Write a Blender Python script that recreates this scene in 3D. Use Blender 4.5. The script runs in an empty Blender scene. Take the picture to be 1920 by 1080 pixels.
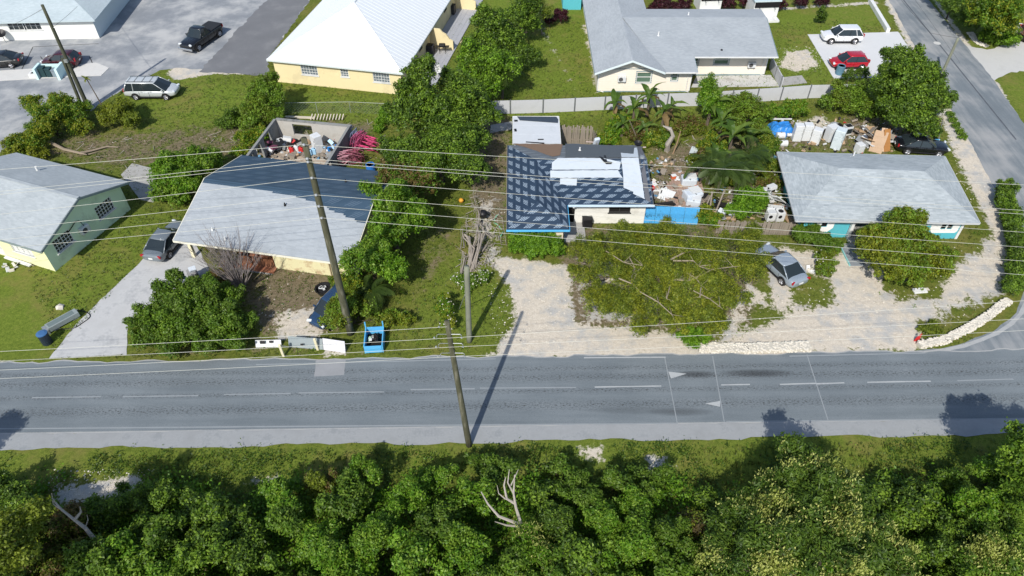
import bpy, bmesh, math, random
import numpy as np
from mathutils import Vector, Matrix
random.seed(7); RNG=np.random.default_rng(7)
S=bpy.context.scene; C=S.collection
# ---------------------------------------------------------------- camera, sky, sun, exposure
CAM_H=37.0; PITCH=math.radians(44.5); FOC=1350.0
cam=bpy.data.objects.new('camera',bpy.data.cameras.new('camera')); C.objects.link(cam)
cam.location=(0,0,CAM_H); cam.rotation_euler=(math.pi/2-PITCH,0,0)
cam.data.sensor_width=36; cam.data.lens=36*FOC/1920; cam.data.clip_end=6000; S.camera=cam
SUN_EL=math.radians(43); SUN_AZ=math.radians(19.7)          # azimuth the shadows fall to, from +Y towards +X
W=bpy.data.worlds.new('World'); S.world=W; W.use_nodes=True
nt=W.node_tree; sk=nt.nodes.new('ShaderNodeTexSky'); sk.sky_type='NISHITA'; sk.sun_disc=False
sk.sun_elevation=SUN_EL; sk.sun_rotation=SUN_AZ+math.pi
bg=nt.nodes['Background']; nt.links.new(sk.outputs[0],bg.inputs[0]); bg.inputs[1].default_value=0.14
sd=bpy.data.lights.new('sun','SUN'); sd.energy=4.5; sd.angle=math.radians(0.55); sd.color=(1,.95,.87)
sun=bpy.data.objects.new('sun',sd); C.objects.link(sun)
sun.rotation_euler=Vector((math.sin(SUN_AZ)*math.cos(SUN_EL),math.cos(SUN_AZ)*math.cos(SUN_EL),-math.sin(SUN_EL))).to_track_quat('-Z','Y').to_euler()
sun.location=(-20,-40,60)
V=S.view_settings; V.view_transform='Standard'; V.look='None'; V.gamma=1; V.exposure=0.16; V.use_curve_mapping=False
# ---------------------------------------------------------------- helpers
def P(u,v,z=0.0):
    """world point at height z seen at photo pixel (u,v) - used to survey the place from the photograph"""
    x=(u-960)/FOC; y=(540-v)/FOC
    d=(x,math.cos(PITCH)+y*math.sin(PITCH),-math.sin(PITCH)+y*math.cos(PITCH))
    t=(z-CAM_H)/d[2]; return Vector((d[0]*t,d[1]*t,z))
def PY(u,v,Y):
    x=(u-960)/FOC; y=(540-v)/FOC
    d=(x,math.cos(PITCH)+y*math.sin(PITCH),-math.sin(PITCH)+y*math.cos(PITCH))
    t=Y/d[1]; return Vector((d[0]*t,Y,CAM_H+d[2]*t))
def tag(o,label=None,cat=None,group=None,kind=None):
    if label:o['label']=label
    if cat:o['category']=cat
    if group:o['group']=group
    if kind:o['kind']=kind
    return o
def thing(name,label,cat,loc=(0,0,0),rz=0,group=None):
    o=bpy.data.objects.new(name,None); C.objects.link(o); o.empty_display_size=.3
    o.location=loc; o.rotation_euler=(0,0,rz); return tag(o,label,cat,group)
class MB:
    def __init__(s): s.v=[]; s.f=[]; s.tc=[]
    def add(s,vs,fs,tc=None):
        b=len(s.v); s.v+= [tuple(p) for p in vs]; s.f+=[tuple(b+i for i in f) for f in fs]
        s.tc+= tc if tc else [(p[0],p[1],p[2]) for p in vs]; return s
    def box(s,x0,x1,y0,y1,z0,z1,T=None):
        vs=[Vector(p) for p in ((x0,y0,z0),(x1,y0,z0),(x1,y1,z0),(x0,y1,z0),(x0,y0,z1),(x1,y0,z1),(x1,y1,z1),(x0,y1,z1))]
        if T is not None: vs=[T@p for p in vs]
        return s.add(vs,[(3,2,1,0),(4,5,6,7),(0,1,5,4),(1,2,6,5),(2,3,7,6),(3,0,4,7)])
    def bx(s,c,d,rz=0,rx=0,ry=0):
        T=Matrix.Translation(c)@Matrix.Rotation(rz,4,'Z')@Matrix.Rotation(ry,4,'Y')@Matrix.Rotation(rx,4,'X')
        return s.box(-d[0]/2,d[0]/2,-d[1]/2,d[1]/2,-d[2]/2,d[2]/2,T)
    def poly(s,pts): return s.add(pts,[tuple(range(len(pts)))])
    def prism(s,pts,h):
        n=len(pts); a=[Vector(p) for p in pts]; b=[p+Vector((0,0,h)) for p in a]
        return s.add(a+b,[tuple(range(n))[::-1],tuple(range(n,2*n))]+[(i,(i+1)%n,n+(i+1)%n,n+i) for i in range(n)])
    def tube(s,pts,r,n=6,cap=True):
        pts=[Vector(p) for p in pts]; m=len(pts)
        if not hasattr(r,'__len__'): r=[r]*m
        vs=[]
        for i,p in enumerate(pts):
            d=(pts[min(i+1,m-1)]-pts[max(i-1,0)])
            d=d.normalized() if d.length>1e-9 else Vector((0,0,1))
            a=d.cross(Vector((0,0,1)) if abs(d.z)<.9 else Vector((1,0,0))).normalized(); b=d.cross(a)
            vs+=[p+(a*math.cos(2*math.pi*k/n)+b*math.sin(2*math.pi*k/n))*r[i] for k in range(n)]
        fs=[(i*n+k,i*n+(k+1)%n,(i+1)*n+(k+1)%n,(i+1)*n+k) for i in range(m-1) for k in range(n)]
        if cap: fs+=[tuple(range(n))[::-1],tuple(range((m-1)*n,m*n))]
        return s.add(vs,fs)
    def lathe(s,prof,n=12,c=(0,0,0)):
        c=Vector(c); vs=[c+Vector((r*math.cos(2*math.pi*k/n),r*math.sin(2*math.pi*k/n),z)) for r,z in prof for k in range(n)]
        m=len(prof)
        return s.add(vs,[(i*n+k,i*n+(k+1)%n,(i+1)*n+(k+1)%n,(i+1)*n+k) for i in range(m-1) for k in range(n)]+[tuple(range(n))[::-1],tuple(range((m-1)*n,m*n))])
    def rock(s,c,r,sq=.7):
        t=[(0,0,1),(1,0,0),(0,1,0),(-1,0,0),(0,-1,0),(.6,.6,.6),(-.6,.6,.6),(-.6,-.6,.6),(.6,-.6,.6)]
        c=Vector(c); a=random.random()*6.3; R=Matrix.Rotation(a,3,'Z')
        vs=[c+R@Vector((x*r*random.uniform(.7,1.2),y*r*random.uniform(.7,1.1),z*r*sq*random.uniform(.7,1.2))) for x,y,z in t]
        return s.add(vs,[(0,5,6),(0,6,7),(0,7,8),(0,8,5),(1,2,5),(5,2,6),(2,3,6),(6,3,7),(3,4,7),(7,4,8),(4,1,8),(8,1,5)])
    def build(s,name,mat,parent=None,smooth=False,bevel=0,sub=0,tc=False,recalc=False):
        me=bpy.data.meshes.new(name); me.from_pydata(s.v,[],s.f); me.materials.append(mat)
        if tc:
            a=me.attributes.new('tc','FLOAT_VECTOR','POINT'); a.data.foreach_set('vector',np.array(s.tc,dtype=np.float32).ravel())
        if recalc:
            b=bmesh.new(); b.from_mesh(me); bmesh.ops.recalc_face_normals(b,faces=b.faces); b.to_mesh(me); b.free()
        if smooth: me.polygons.foreach_set('use_smooth',[True]*len(me.polygons))
        me.update(); o=bpy.data.objects.new(name,me); C.objects.link(o)
        if parent: o.parent=parent
        if bevel:
            m=o.modifiers.new('bevel','BEVEL'); m.width=bevel; m.segments=2; m.limit_method='ANGLE'; m.angle_limit=.6
        if sub:
            m=o.modifiers.new('sub','SUBSURF'); m.levels=sub; m.render_levels=sub
        return o
def npmesh(name,verts,faces,mat,parent=None,var=None):
    me=bpy.data.meshes.new(name); n=len(verts); k=faces.shape[1]; m=len(faces)
    me.vertices.add(n); me.vertices.foreach_set('co',verts.astype(np.float32).ravel())
    me.loops.add(m*k); me.loops.foreach_set('vertex_index',faces.astype(np.int32).ravel())
    me.polygons.add(m); me.polygons.foreach_set('loop_start',np.arange(0,m*k,k,dtype=np.int32))
    if var is not None:
        a=me.attributes.new('var','FLOAT','POINT'); a.data.foreach_set('value',var.astype(np.float32))
    me.update(calc_edges=True); me.materials.append(mat)
    o=bpy.data.objects.new(name,me); C.objects.link(o)
    if parent:o.parent=parent
    return o
def share(o,parent,loc=None,rot=None,scale=None):
    c=o.copy(); C.objects.link(c); c.parent=parent
    if loc is not None:c.location=loc
    if rot is not None:c.rotation_euler=rot
    if scale is not None:c.scale=scale
    return c
def copy_tree(o,parent=None):
    c=o.copy(); C.objects.link(c)
    if parent: c.parent=parent
    for ch in list(o.children): copy_tree(ch,c)
    return c
# ---------------------------------------------------------------- materials
class NT:
    def __init__(s,name):
        s.m=bpy.data.materials.new(name); s.m.use_nodes=True; s.t=s.m.node_tree; s.t.nodes.clear()
    def n(s,t,inp={},**at):
        k=s.t.nodes.new('ShaderNode'+t)
        for a,b in at.items(): setattr(k,a,b)
        for a,b in inp.items():
            i=k.inputs[a]
            if isinstance(b,bpy.types.NodeSocket): s.t.links.new(b,i)
            elif isinstance(b,bpy.types.Node): s.t.links.new(b.outputs[0],i)
            else:
                if hasattr(i.default_value,'__len__') and len(i.default_value)==4 and len(b)==3: b=(*b,1)
                i.default_value=b
        return k
    def math(s,op,a,b=0,c=None,clamp=False):
        k=s.n('Math',{0:a,1:b} if c is None else {0:a,1:b,2:c},operation=op,use_clamp=clamp); return k.outputs[0]
    def mix(s,f,a,b,mode='MIX'):
        k=s.n('Mix',{},data_type='RGBA',blend_type=mode); k.clamp_factor=True
        for i,x in ((0,f),(6,a),(7,b)):
            if isinstance(x,bpy.types.NodeSocket): s.t.links.new(x,k.inputs[i])
            else: k.inputs[i].default_value=(x if i==0 else (*x,1) if len(x)==3 else x)
        return k.outputs[2]
    def step(s,x,a,b): return s.n('MapRange',{0:x,1:a,2:b,3:0.,4:1.},interpolation_type='SMOOTHSTEP').outputs[0]
    def noise(s,vec,scale,detail=4,rough=.55,dist=0): return s.n('TexNoise',{'Vector':vec,'Scale':scale,'Detail':detail,'Roughness':rough,'Distortion':dist}).outputs[0]
    def pos(s): return s.n('NewGeometry').outputs['Position']
    def obj(s): return s.n('TexCoord').outputs['Object']
    def out(s,col,rough=.8,bump=None,bs=.3,bd=.02,metal=0,spec=.3,extra={}):
        d={'Base Color':col,'Roughness':rough,'Metallic':metal,'Specular IOR Level':spec}; d.update(extra)
        if bump is not None: d['Normal']=s.n('Bump',{'Height':bump,'Strength':bs,'Distance':bd}).outputs[0]
        b=s.n('BsdfPrincipled',d); o=s.n('OutputMaterial',{0:b}); return s.m
MATS={}
def mat(name,col,rough=.7,var=.15,scale=2.,bump=.2,metal=0,spec=.3,grime=0,gcol=(.12,.1,.07),stretch=None):
    """painted / plain surface with mottling, fine relief and wear"""
    if name in MATS: return MATS[name]
    t=NT(name); o=t.obj()
    if stretch: o=t.n('Mapping',{'Vector':o,'Scale':stretch}).outputs[0]
    n1=t.noise(o,scale,5); n2=t.noise(o,scale*9,4)
    c=t.mix(n1,tuple(x*(1-var) for x in col),tuple(min(1,x*(1+var)) for x in col))
    c=t.mix(t.math('MULTIPLY',n2,var),c,tuple(x*.6 for x in col))
    if grime: c=t.mix(t.math('MULTIPLY',t.step(t.math('ADD',n1,t.math('MULTIPLY',n2,.25)),.62,.85),grime),c,gcol)
    MATS[name]=t.out(c,rough,n2,bump,.01,metal,spec); return MATS[name]
def paint(name,col):
    if name in MATS: return MATS[name]
    t=NT(name); n=t.noise(t.obj(),14,3)
    c=t.mix(t.math('MULTIPLY',n,.25),col,tuple(x*.8+.01 for x in col))
    MATS[name]=t.out(c,t.math('MULTIPLY_ADD',n,.12,.22),metal=.15,spec=.5,extra={'Coat Weight':.6,'Coat Roughness':.08}); return MATS[name]
def shingle(name,c0,c1,w=.32,h=.14,streak=.5,rough=.9):
    t=NT(name); a=t.n('Attribute',{},attribute_name='tc').outputs['Vector']
    br=t.n('TexBrick',{'Vector':a,'Color1':(0,0,0),'Color2':(1,1,1),'Mortar':(0.2,.2,.2),'Scale':1.,'Mortar Size':.006,'Brick Width':w,'Row Height':h,'Bias':0.},offset=.37).outputs[0]
    m=t.n('Mapping',{'Vector':a,'Scale':(.5,3.5,1)}).outputs[0]
    n1=t.noise(m,2.2,5); n2=t.noise(a,30,3); n3=t.noise(a,.35,3)
    f=t.math('ADD',t.math('MULTIPLY',br,.35),t.math('MULTIPLY',n1,streak))
    f=t.math('ADD',f,t.math('MULTIPLY_ADD',n3,.9,-.4))
    c=t.mix(f,c0,c1); c=t.mix(t.math('MULTIPLY',n2,.35),c,tuple(x*.55 for x in c0))
    return t.out(c,rough,t.math('ADD',br,n2),.25,.01,spec=.2)
def leafmat(name,c0,c1,c2,tr=.36):
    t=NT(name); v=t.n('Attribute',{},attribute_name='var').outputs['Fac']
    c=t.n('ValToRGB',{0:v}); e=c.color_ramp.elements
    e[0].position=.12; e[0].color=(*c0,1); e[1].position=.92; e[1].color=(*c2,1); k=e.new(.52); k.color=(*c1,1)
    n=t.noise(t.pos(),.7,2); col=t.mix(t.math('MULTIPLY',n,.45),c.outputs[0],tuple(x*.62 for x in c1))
    d=t.n('BsdfPrincipled',{'Base Color':col,'Roughness':.5,'Specular IOR Level':.32})
    tl=t.n('BsdfTranslucent',{'Color':t.mix(.35,col,(min(1,c2[0]*1.2),min(1,c2[1]*1.2),c2[2]*.6))})
    mx=t.n('MixShader',{0:tr,1:d,2:tl}); t.n('OutputMaterial',{0:mx}); MATS[name]=t.m; return t.m
LF={
 'dark': leafmat('leaf_dark',(.03,.062,.008),(.07,.135,.014),(.165,.255,.03)),
 'mid':  leafmat('leaf_mid',(.042,.09,.007),(.1,.195,.014),(.235,.365,.036)),
 'lush': leafmat('leaf_lush',(.042,.105,.005),(.105,.235,.011),(.255,.44,.032)),
 'olive':leafmat('leaf_olive',(.065,.09,.012),(.135,.19,.018),(.28,.34,.035),.4),
 'yell': leafmat('leaf_yellowish',(.05,.08,.007),(.15,.185,.012),(.34,.37,.03)),
 'pale': leafmat('leaf_pale_tips',(.1,.17,.03),(.36,.43,.09),(.66,.68,.24)),
 'brown':leafmat('leaf_brownish',(.04,.035,.012),(.1,.075,.025),(.2,.14,.045)),
 'red':  leafmat('leaf_dark_red',(.02,.006,.009),(.05,.012,.018),(.1,.025,.035)),
 'flower':leafmat('petal_white',(.5,.48,.4),(.7,.68,.58),(.85,.83,.75)),
 'palm': leafmat('leaf_palm',(.025,.05,.01),(.06,.105,.018),(.14,.19,.04)),
 'banana':leafmat('leaf_banana',(.04,.09,.012),(.085,.16,.022),(.2,.27,.05),.4),
 'dead': leafmat('leaf_dead',(.11,.075,.035),(.2,.14,.06),(.32,.22,.1)),
}
M_BARK=mat('bark',(.13,.105,.08),.95,.35,3,.6,stretch=(1,1,.3))
M_DEADWOOD=mat('dead_wood',(.34,.31,.27),.95,.3,3,.6,stretch=(1,1,.3))
M_POLE=mat('pole_timber',(.085,.085,.052),.95,.5,1.6,.7,grime=.7,gcol=(.2,.19,.15),stretch=(3,3,.5))
M_POLE2=mat('pole_timber_grey',(.2,.21,.16),.95,.35,2,.6,stretch=(3,3,.4))
M_WHITE=mat('white_paint',(.66,.67,.66),.55,.07,1.5,.08,grime=.25)
M_GLASS=mat('window_glass',(.02,.028,.032),.08,.2,1,0,spec=.6)
M_GLASSG=mat('window_glass_green',(.1,.16,.12),.12,.25,1,0,spec=.6)
M_DARK=mat('dark_interior',(.012,.011,.01),.9,.2)
M_BLACK=mat('black_plastic',(.014,.014,.016),.45,.2,3,.1)
M_RUBBER=mat('tyre_rubber',(.018,.018,.018),.85,.2)
M_RIM=mat('wheel_rim',(.5,.5,.52),.3,.1,4,0,metal=.8)
M_STEEL=mat('galvanised_steel',(.42,.44,.45),.42,.2,4,.1,metal=.6)
M_CONC=mat('concrete',(.36,.355,.34),.92,.22,1.2,.35,grime=.5,gcol=(.16,.155,.14))
M_CONCD=mat('weathered_block',(.24,.245,.24),.95,.3,1.3,.5,grime=.75,gcol=(.08,.08,.075))
M_PLANK=mat('grey_plank',(.25,.215,.175),.92,.35,2.5,.5,stretch=(4,4,.5))
M_WOOD=mat('tan_wood',(.36,.25,.15),.85,.3,2,.4,stretch=(1,4,4))
M_RUST=mat('rust',(.22,.08,.035),.9,.4,2,.4)
M_APPL=mat('appliance_white',(.6,.62,.63),.35,.06,2,.05,grime=.25,gcol=(.35,.27,.18))
M_STONE=mat('limestone',(.62,.58,.5),.95,.2,2.5,.6,grime=.35,gcol=(.25,.23,.18))
M_RED=mat('red_plastic',(.5,.03,.03),.45,.2)
M_BLUEP=mat('blue_plastic',(.03,.16,.5),.4,.2,3,.1)
M_SKYB=mat('sky_blue_paint',(.1,.42,.72),.5,.12,2,.2,grime=.2)
M_TARP=mat('blue_tarp',(.03,.2,.55),.4,.25,3,.3)
M_LIGHTR=mat('tail_lamp_red',(.35,.01,.015),.2,.1,5,0,spec=.6)
M_LIGHTW=mat('head_lamp',(.62,.66,.68),.12,.1,5,0,spec=.8)
M_CREAM=mat('cream_post',(.7,.65,.45),.7,.12)
M_WIRE=mat('wire_aluminium',(.52,.52,.46),.5,.1,1,0)
M_DWIRE=mat('wire_dark',(.05,.05,.05),.6,.1,1,0)
# ---------------------------------------------------------------- ground, roads, paving
def pip(x,y,poly):
    r=np.zeros(x.shape,bool); n=len(poly)
    for i in range(n):
        (x0,y0),(x1,y1)=poly[i],poly[(i+1)%n]
        if y0==y1: continue
        r^=((y0>y)!=(y1>y))&(x<(x1-x0)*(y-y0)/(y1-y0)+x0)
    return r
def sdf(x,y,poly):
    d=np.full(x.shape,1e9); n=len(poly)
    for i in range(n):
        a=np.array(poly[i]); b=np.array(poly[(i+1)%n]); ab=b-a; L=max(ab@ab,1e-9)
        t=np.clip(((x-a[0])*ab[0]+(y-a[1])*ab[1])/L,0,1)
        d=np.minimum(d,np.hypot(x-a[0]-t*ab[0],y-a[1]-t*ab[1]))
    return np.where(pip(x,y,poly),d,-d)
def W2(l): return [tuple(P(u,v)[:2]) for u,v in l]
# (channel, weight, feather metres, polygon in photo pixels): 0 bare marl, 1 brown earth, 2 lush grass
ZONES=[
 (2,.9,3,[(-200,420),(330,400),(300,470),(90,680),(-300,690)]),
 (2,1.,2.5,[(225,160),(330,128),(520,160),(760,190),(740,235),(560,225),(450,225),(260,245),(230,200)]),
 (2,1.,2.5,[(820,190),(900,-20),(1095,-20),(1120,180),(930,190)]),
 (2,.95,2.5,[(1440,170),(1440,10),(1640,5),(1680,70),(1640,170)]),
 (2,.9,2,[(1720,-10),(1790,-10),(1880,90),(1820,85)]),(2,.9,2,[(1862,150),(2000,120),(2000,300),(1920,235)]),
 (2,.8,1.5,[(920,205),(1330,190),(1330,215),(1130,225),(920,235)]),
 (2,.8,2,[(700,640),(920,650),(955,560),(930,500),(840,460),(790,560)]),
 (2,.85,2,[(-300,835),(600,835),(1100,825),(2200,805),(2200,860),(1300,880),(700,900),(-300,900)]),
 (2,.8,1.5,[(1400,10),(1225,10),(1210,-30),(1400,-30)]),
 (1,.66,3,[(20,290),(120,240),(280,235),(520,215),(720,215),(720,300),(560,300),(430,300),(280,330),(200,330)]),
 (1,.6,2,[(200,330),(330,330),(330,380),(240,380)]),
 (1,.9,2,[(880,230),(960,215),(960,420),(900,430),(860,330)]),
 (1,.55,2.5,[(760,400),(870,420),(880,480),(800,560),(760,600)]),
 (1,.8,2,[(470,470),(650,490),(640,640),(480,640),(440,560)]),
 (1,.65,1.5,[(230,655),(480,640),(700,650),(700,675),(240,675)]),
 (1,.75,2,[(1210,270),(1330,250),(1330,420),(1210,410)]),
 (1,.7,3,[(1300,240),(1450,230),(1640,200),(1770,230),(1700,300),(1490,290),(1490,420),(1330,420)]),
 (1,.9,2.5,[(1060,420),(1330,420),(1440,450),(1420,620),(1060,640),(1040,520)]),
 (0,.62,2.5,[(1060,470),(1250,470),(1300,640),(1060,640)]),
 (1,.6,3,[(-300,1000),(2200,1000),(2200,1300),(-300,1300)]),
 (0,.95,1.2,[(905,480),(985,480),(1075,500),(1080,600),(1250,620),(1310,640),(1520,650),(1700,668),(925,680),(935,640),(960,600),(950,535)]),
 (0,.6,1.6,[(885,365),(940,365),(955,490),(900,500),(870,440)]),
 (0,.95,1.5,[(1440,455),(1530,470),(1600,470),(1650,540),(1750,545),(1800,480),(1850,430),(1790,300),(1755,210),(1790,195),(1880,330),(1905,430),(1880,560),(1720,665),(1310,665),(1390,600),(1440,560)]),
 (0,.75,1.2,[(1390,520),(1450,545),(1480,600),(1400,640),(1330,630)]),
 (0,1.,.8,[(1575,480),(1650,480),(1690,640),(1620,640)]),
 (0,.62,1.4,[(1700,560),(1850,500),(1830,610),(1720,640)]),
 (0,.9,1.5,[(1790,260),(1850,300),(1905,430),(1885,560),(1800,560),(1850,430)]),
 (0,.9,.7,[(325,112),(420,104),(480,128),(455,140),(400,140),(330,152),(310,140)]),
 (0,.75,.9,[(1470,95),(1520,90),(1540,125),(1490,140),(1455,125)]),
 (0,.7,1.,[(1550,210),(1480,225),(1500,250),(1570,240)]),
 (0,.8,1.2,[(95,905),(260,885),(290,905),(240,935),(130,970),(90,940)]),
 (0,.62,1.2,[(470,885),(590,870),(600,890),(400,930)]),
 (0,.8,1.,[(1060,832),(1130,828),(1150,860),(1110,880)]),(0,.8,1.,[(1195,850),(1265,850),(1275,880),(1210,885)]),
 (0,.6,1.,[(130,865),(160,865),(155,885),(130,880)]),
 (0,.8,1.2,[(500,580),(600,570),(620,640),(510,640)]),
 (0,.6,1.2,[(1000,50),(1020,40),(1100,190),(1085,190)]),(0,.75,.8,[(1440,14),(1650,0),(1650,9),(1440,22)]),
 (0,.6,.8,[(1085,45),(1110,40),(1130,180),(1112,180)]),
 (0,.9,1.,[(1650,-10),(1672,-10),(1735,100),(1840,300),(1800,230),(1700,90)]),
 (0,.8,.6,[(1760,20),(1735,-20),(1745,-20),(1875,155),(1925,240),(1915,245)]),
 (0,.9,.8,[(900,660),(1320,656),(1320,675),(900,675)]),(0,.7,.7,[(-200,672),(60,672),(60,690),(-200,690)]),
 (0,.7,.7,[(600,640),(660,645),(650,675),(600,675)]),
 (0,-.62,1.2,[(1490,500),(1560,520),(1575,570),(1500,585),(1480,555)]),(0,-.55,1.2,[(1400,570),(1480,580),(1470,610),(1395,620)]),
 (0,-.5,1.2,[(1660,535),(1750,545),(1745,560),(1680,570)]),(0,-.35,1.5,[(1780,460),(1850,450),(1870,480),(1800,480)]),
 (0,-.42,1.2,[(1790,340),(1840,400),(1860,450),(1830,440),(1800,380)]),
 (0,-.9,1.,[(1720,605),(1760,610),(1770,632),(1730,632)]),(0,-.4,1.2,[(1775,590),(1820,575),(1810,620),(1770,620)]),
 (0,-.28,1.2,[(1740,555),(1855,535),(1885,560),(1800,615),(1735,610)]),
 (0,-.95,.8,[(1770,655),(1890,580),(1925,540),(1930,565),(1890,605),(1830,637)]),
]
ZW=[(c,w,f,W2(p)) for c,w,f,p in ZONES]
def zones(x,y):
    z=np.zeros((3,)+x.shape)
    for c,w,f,p in ZW:
        pa=np.array(p); k=(x>pa[:,0].min()-f)&(x<pa[:,0].max()+f)&(y>pa[:,1].min()-f)&(y<pa[:,1].max()+f)
        if not k.any(): continue
        s=np.clip(sdf(x[k],y[k],p)/f*.5+.5,0,1); s=s*s*(3-2*s)
        if w>0: z[c][k]=np.maximum(z[c][k],w*s)
        else: z[c][k]*=1+w*s
    return z
gx=np.concatenate([[-2500,-1200,-600,-300,-160,-110],np.arange(-80,80.1,.45),[110,160,300,600,1200,2500]])
gy=np.concatenate([[-1500,-500,-150,-40,0,8],np.arange(12,104,.45),[120,160,300,700,1500,3500]])
X,Y=np.meshgrid(gx,gy); ny,nx=X.shape
Z=zones(X.ravel(),Y.ravel())
idx=np.arange(nx*ny).reshape(ny,nx)
q=np.stack([idx[:-1,:-1],idx[:-1,1:],idx[1:,1:],idx[1:,:-1]],-1).reshape(-1,4)
def ground_mat():
    t=NT('ground_cover'); p=t.pos()
    z=t.n('SeparateColor',{0:t.n('Attribute',{},attribute_name='zone').outputs['Color']})
    nA=t.noise(p,.16,4); nB=t.noise(p,.9,6,.6); nC=t.noise(p,4.,6,.65); nD=t.noise(p,16.,4,.7)
    f=t.math('ADD',t.math('MULTIPLY',nC,.6),t.math('MULTIPLY',nD,.5))
    g1=t.mix(t.step(f,.35,.75),(.05,.075,.011),(.16,.185,.032))
    g2=t.mix(t.step(f,.3,.8),(.068,.112,.012),(.185,.24,.036))
    g=t.mix(t.math('MULTIPLY_ADD',z.outputs[2],1.,t.math('MULTIPLY_ADD',nB,.9,-.5),True),g1,g2)
    dry=t.mix(nC,(.14,.13,.035),(.235,.2,.065))
    g=t.mix(t.math('MULTIPLY',t.step(t.math('MULTIPLY_ADD',nB,.6,t.math('MULTIPLY',nA,.6)),.56,.8),.75),g,dry)
    d=t.mix(t.step(f,.3,.8),(.085,.065,.042),(.25,.2,.14))
    s=t.mix(t.step(f,.3,.85),(.43,.375,.3),(.7,.645,.55)); s=t.mix(t.math('MULTIPLY',t.step(t.math('MULTIPLY_ADD',nB,.6,t.math('MULTIPLY',nA,.4)),.47,.62),.8),s,t.mix(nD,(.27,.28,.28),(.5,.51,.51))); s=t.mix(t.math('MULTIPLY',t.step(t.math('MULTIPLY_ADD',nC,.6,t.math('MULTIPLY',nB,.4)),.53,.66),.5),s,(.25,.2,.13))
    s=t.mix(t.math('MULTIPLY',t.step(nD,.64,.72),.55),s,(.16,.14,.1))
    n=t.math('MULTIPLY_ADD',nB,1.,t.math('MULTIPLY_ADD',nC,.75,-.9))
    c=t.mix(t.math('MULTIPLY',t.step(t.math('ADD',z.outputs[1],n),.42,.72),.9),g,d)
    c=t.mix(t.step(t.math('ADD',z.outputs[0],n),.47,.66),c,s)
    return t.out(c,.95,t.math('ADD',nC,nD),.6,.06,spec=.1)
gnd=npmesh('ground',np.stack([X.ravel(),Y.ravel(),np.zeros(nx*ny)],1),q,ground_mat())
a=gnd.data.attributes.new('zone','FLOAT_COLOR','POINT')
a.data.foreach_set('color',np.concatenate([np.clip(Z,0,1).T,np.ones((nx*ny,1))],1).astype(np.float32).ravel()); tag(gnd,kind='structure')
def asphalt(name,c0,c1,tracks=False,dust=None,sc=(.12,1.3,1)):
    t=NT(name); p=t.pos(); a=t.n('Attribute',{},attribute_name='tc').outputs['Vector']
    st=t.n('Mapping',{'Vector':p,'Scale':sc}).outputs[0]
    nA=t.noise(p,.22,4); nS=t.noise(st,1.5,6,.6); nD=t.noise(p,9,6,.75); nE=t.noise(p,30,3,.7)
    c=t.mix(t.math('MULTIPLY_ADD',nS,.7,t.math('MULTIPLY_ADD',nA,.6,-.2)),c0,c1)
    c=t.mix(t.math('MULTIPLY',t.step(nE,.48,.68),.42),c,tuple(x*.5 for x in c0))
    if tracks:
        ac=t.n('SeparateXYZ',{0:a}).outputs[1]; px=t.n('SeparateXYZ',{0:p})
        sp=t.noise(t.n('Mapping',{'Vector':p,'Scale':(3.5,8,1)}).outputs[0],1.7,6,.75)
        tr=None
        for c_,w_ in ((.33,.09),(.72,.1),(.52,.05),(.2,.06)):
            k=t.math('SUBTRACT',1,t.math('ABSOLUTE',t.math('DIVIDE',t.math('SUBTRACT',ac,c_),w_)),clamp=True)
            tr=k if tr is None else t.math('MAXIMUM',tr,k)
        c=t.mix(t.math('MULTIPLY',t.math('MULTIPLY',t.step(sp,.49,.6),tr),.9),c,(.035,.033,.032))
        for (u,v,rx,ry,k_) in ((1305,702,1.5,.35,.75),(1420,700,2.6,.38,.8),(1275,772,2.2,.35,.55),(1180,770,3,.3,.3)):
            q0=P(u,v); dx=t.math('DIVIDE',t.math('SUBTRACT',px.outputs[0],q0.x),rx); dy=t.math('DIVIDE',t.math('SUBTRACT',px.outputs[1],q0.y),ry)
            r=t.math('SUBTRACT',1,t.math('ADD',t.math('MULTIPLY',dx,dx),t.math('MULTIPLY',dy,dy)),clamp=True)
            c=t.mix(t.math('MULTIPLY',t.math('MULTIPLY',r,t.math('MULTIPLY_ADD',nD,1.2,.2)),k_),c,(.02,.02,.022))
        ed=t.math('MAXIMUM',t.step(ac,.04,-.005),t.math('MULTIPLY',t.step(ac,.955,1.),t.step(px.outputs[0],28.5,26.5)))
        c=t.mix(t.math('MULTIPLY',t.step(t.math('MULTIPLY_ADD',nD,.5,ed),.55,1.1),.8),c,(.38,.38,.37))
    if dust:
        c=t.mix(t.math('MULTIPLY',t.step(t.math('MULTIPLY_ADD',nA,1.,t.math('MULTIPLY',nS,.5)),.62,1.),.8),c,dust)
    return t.out(c,.9,t.math('ADD',nD,nE),.3,.015,spec=.15)
M_ROAD=asphalt('road_asphalt',(.1,.121,.136),(.235,.266,.284),True)
M_LANE=asphalt('lane_asphalt',(.115,.137,.154),(.24,.27,.29),dust=(.33,.33,.325),sc=(1.2,.12,1))
M_YARD=asphalt('yard_asphalt',(.17,.185,.205),(.31,.33,.35),dust=(.45,.45,.44),sc=(.5,.45,1))
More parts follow.
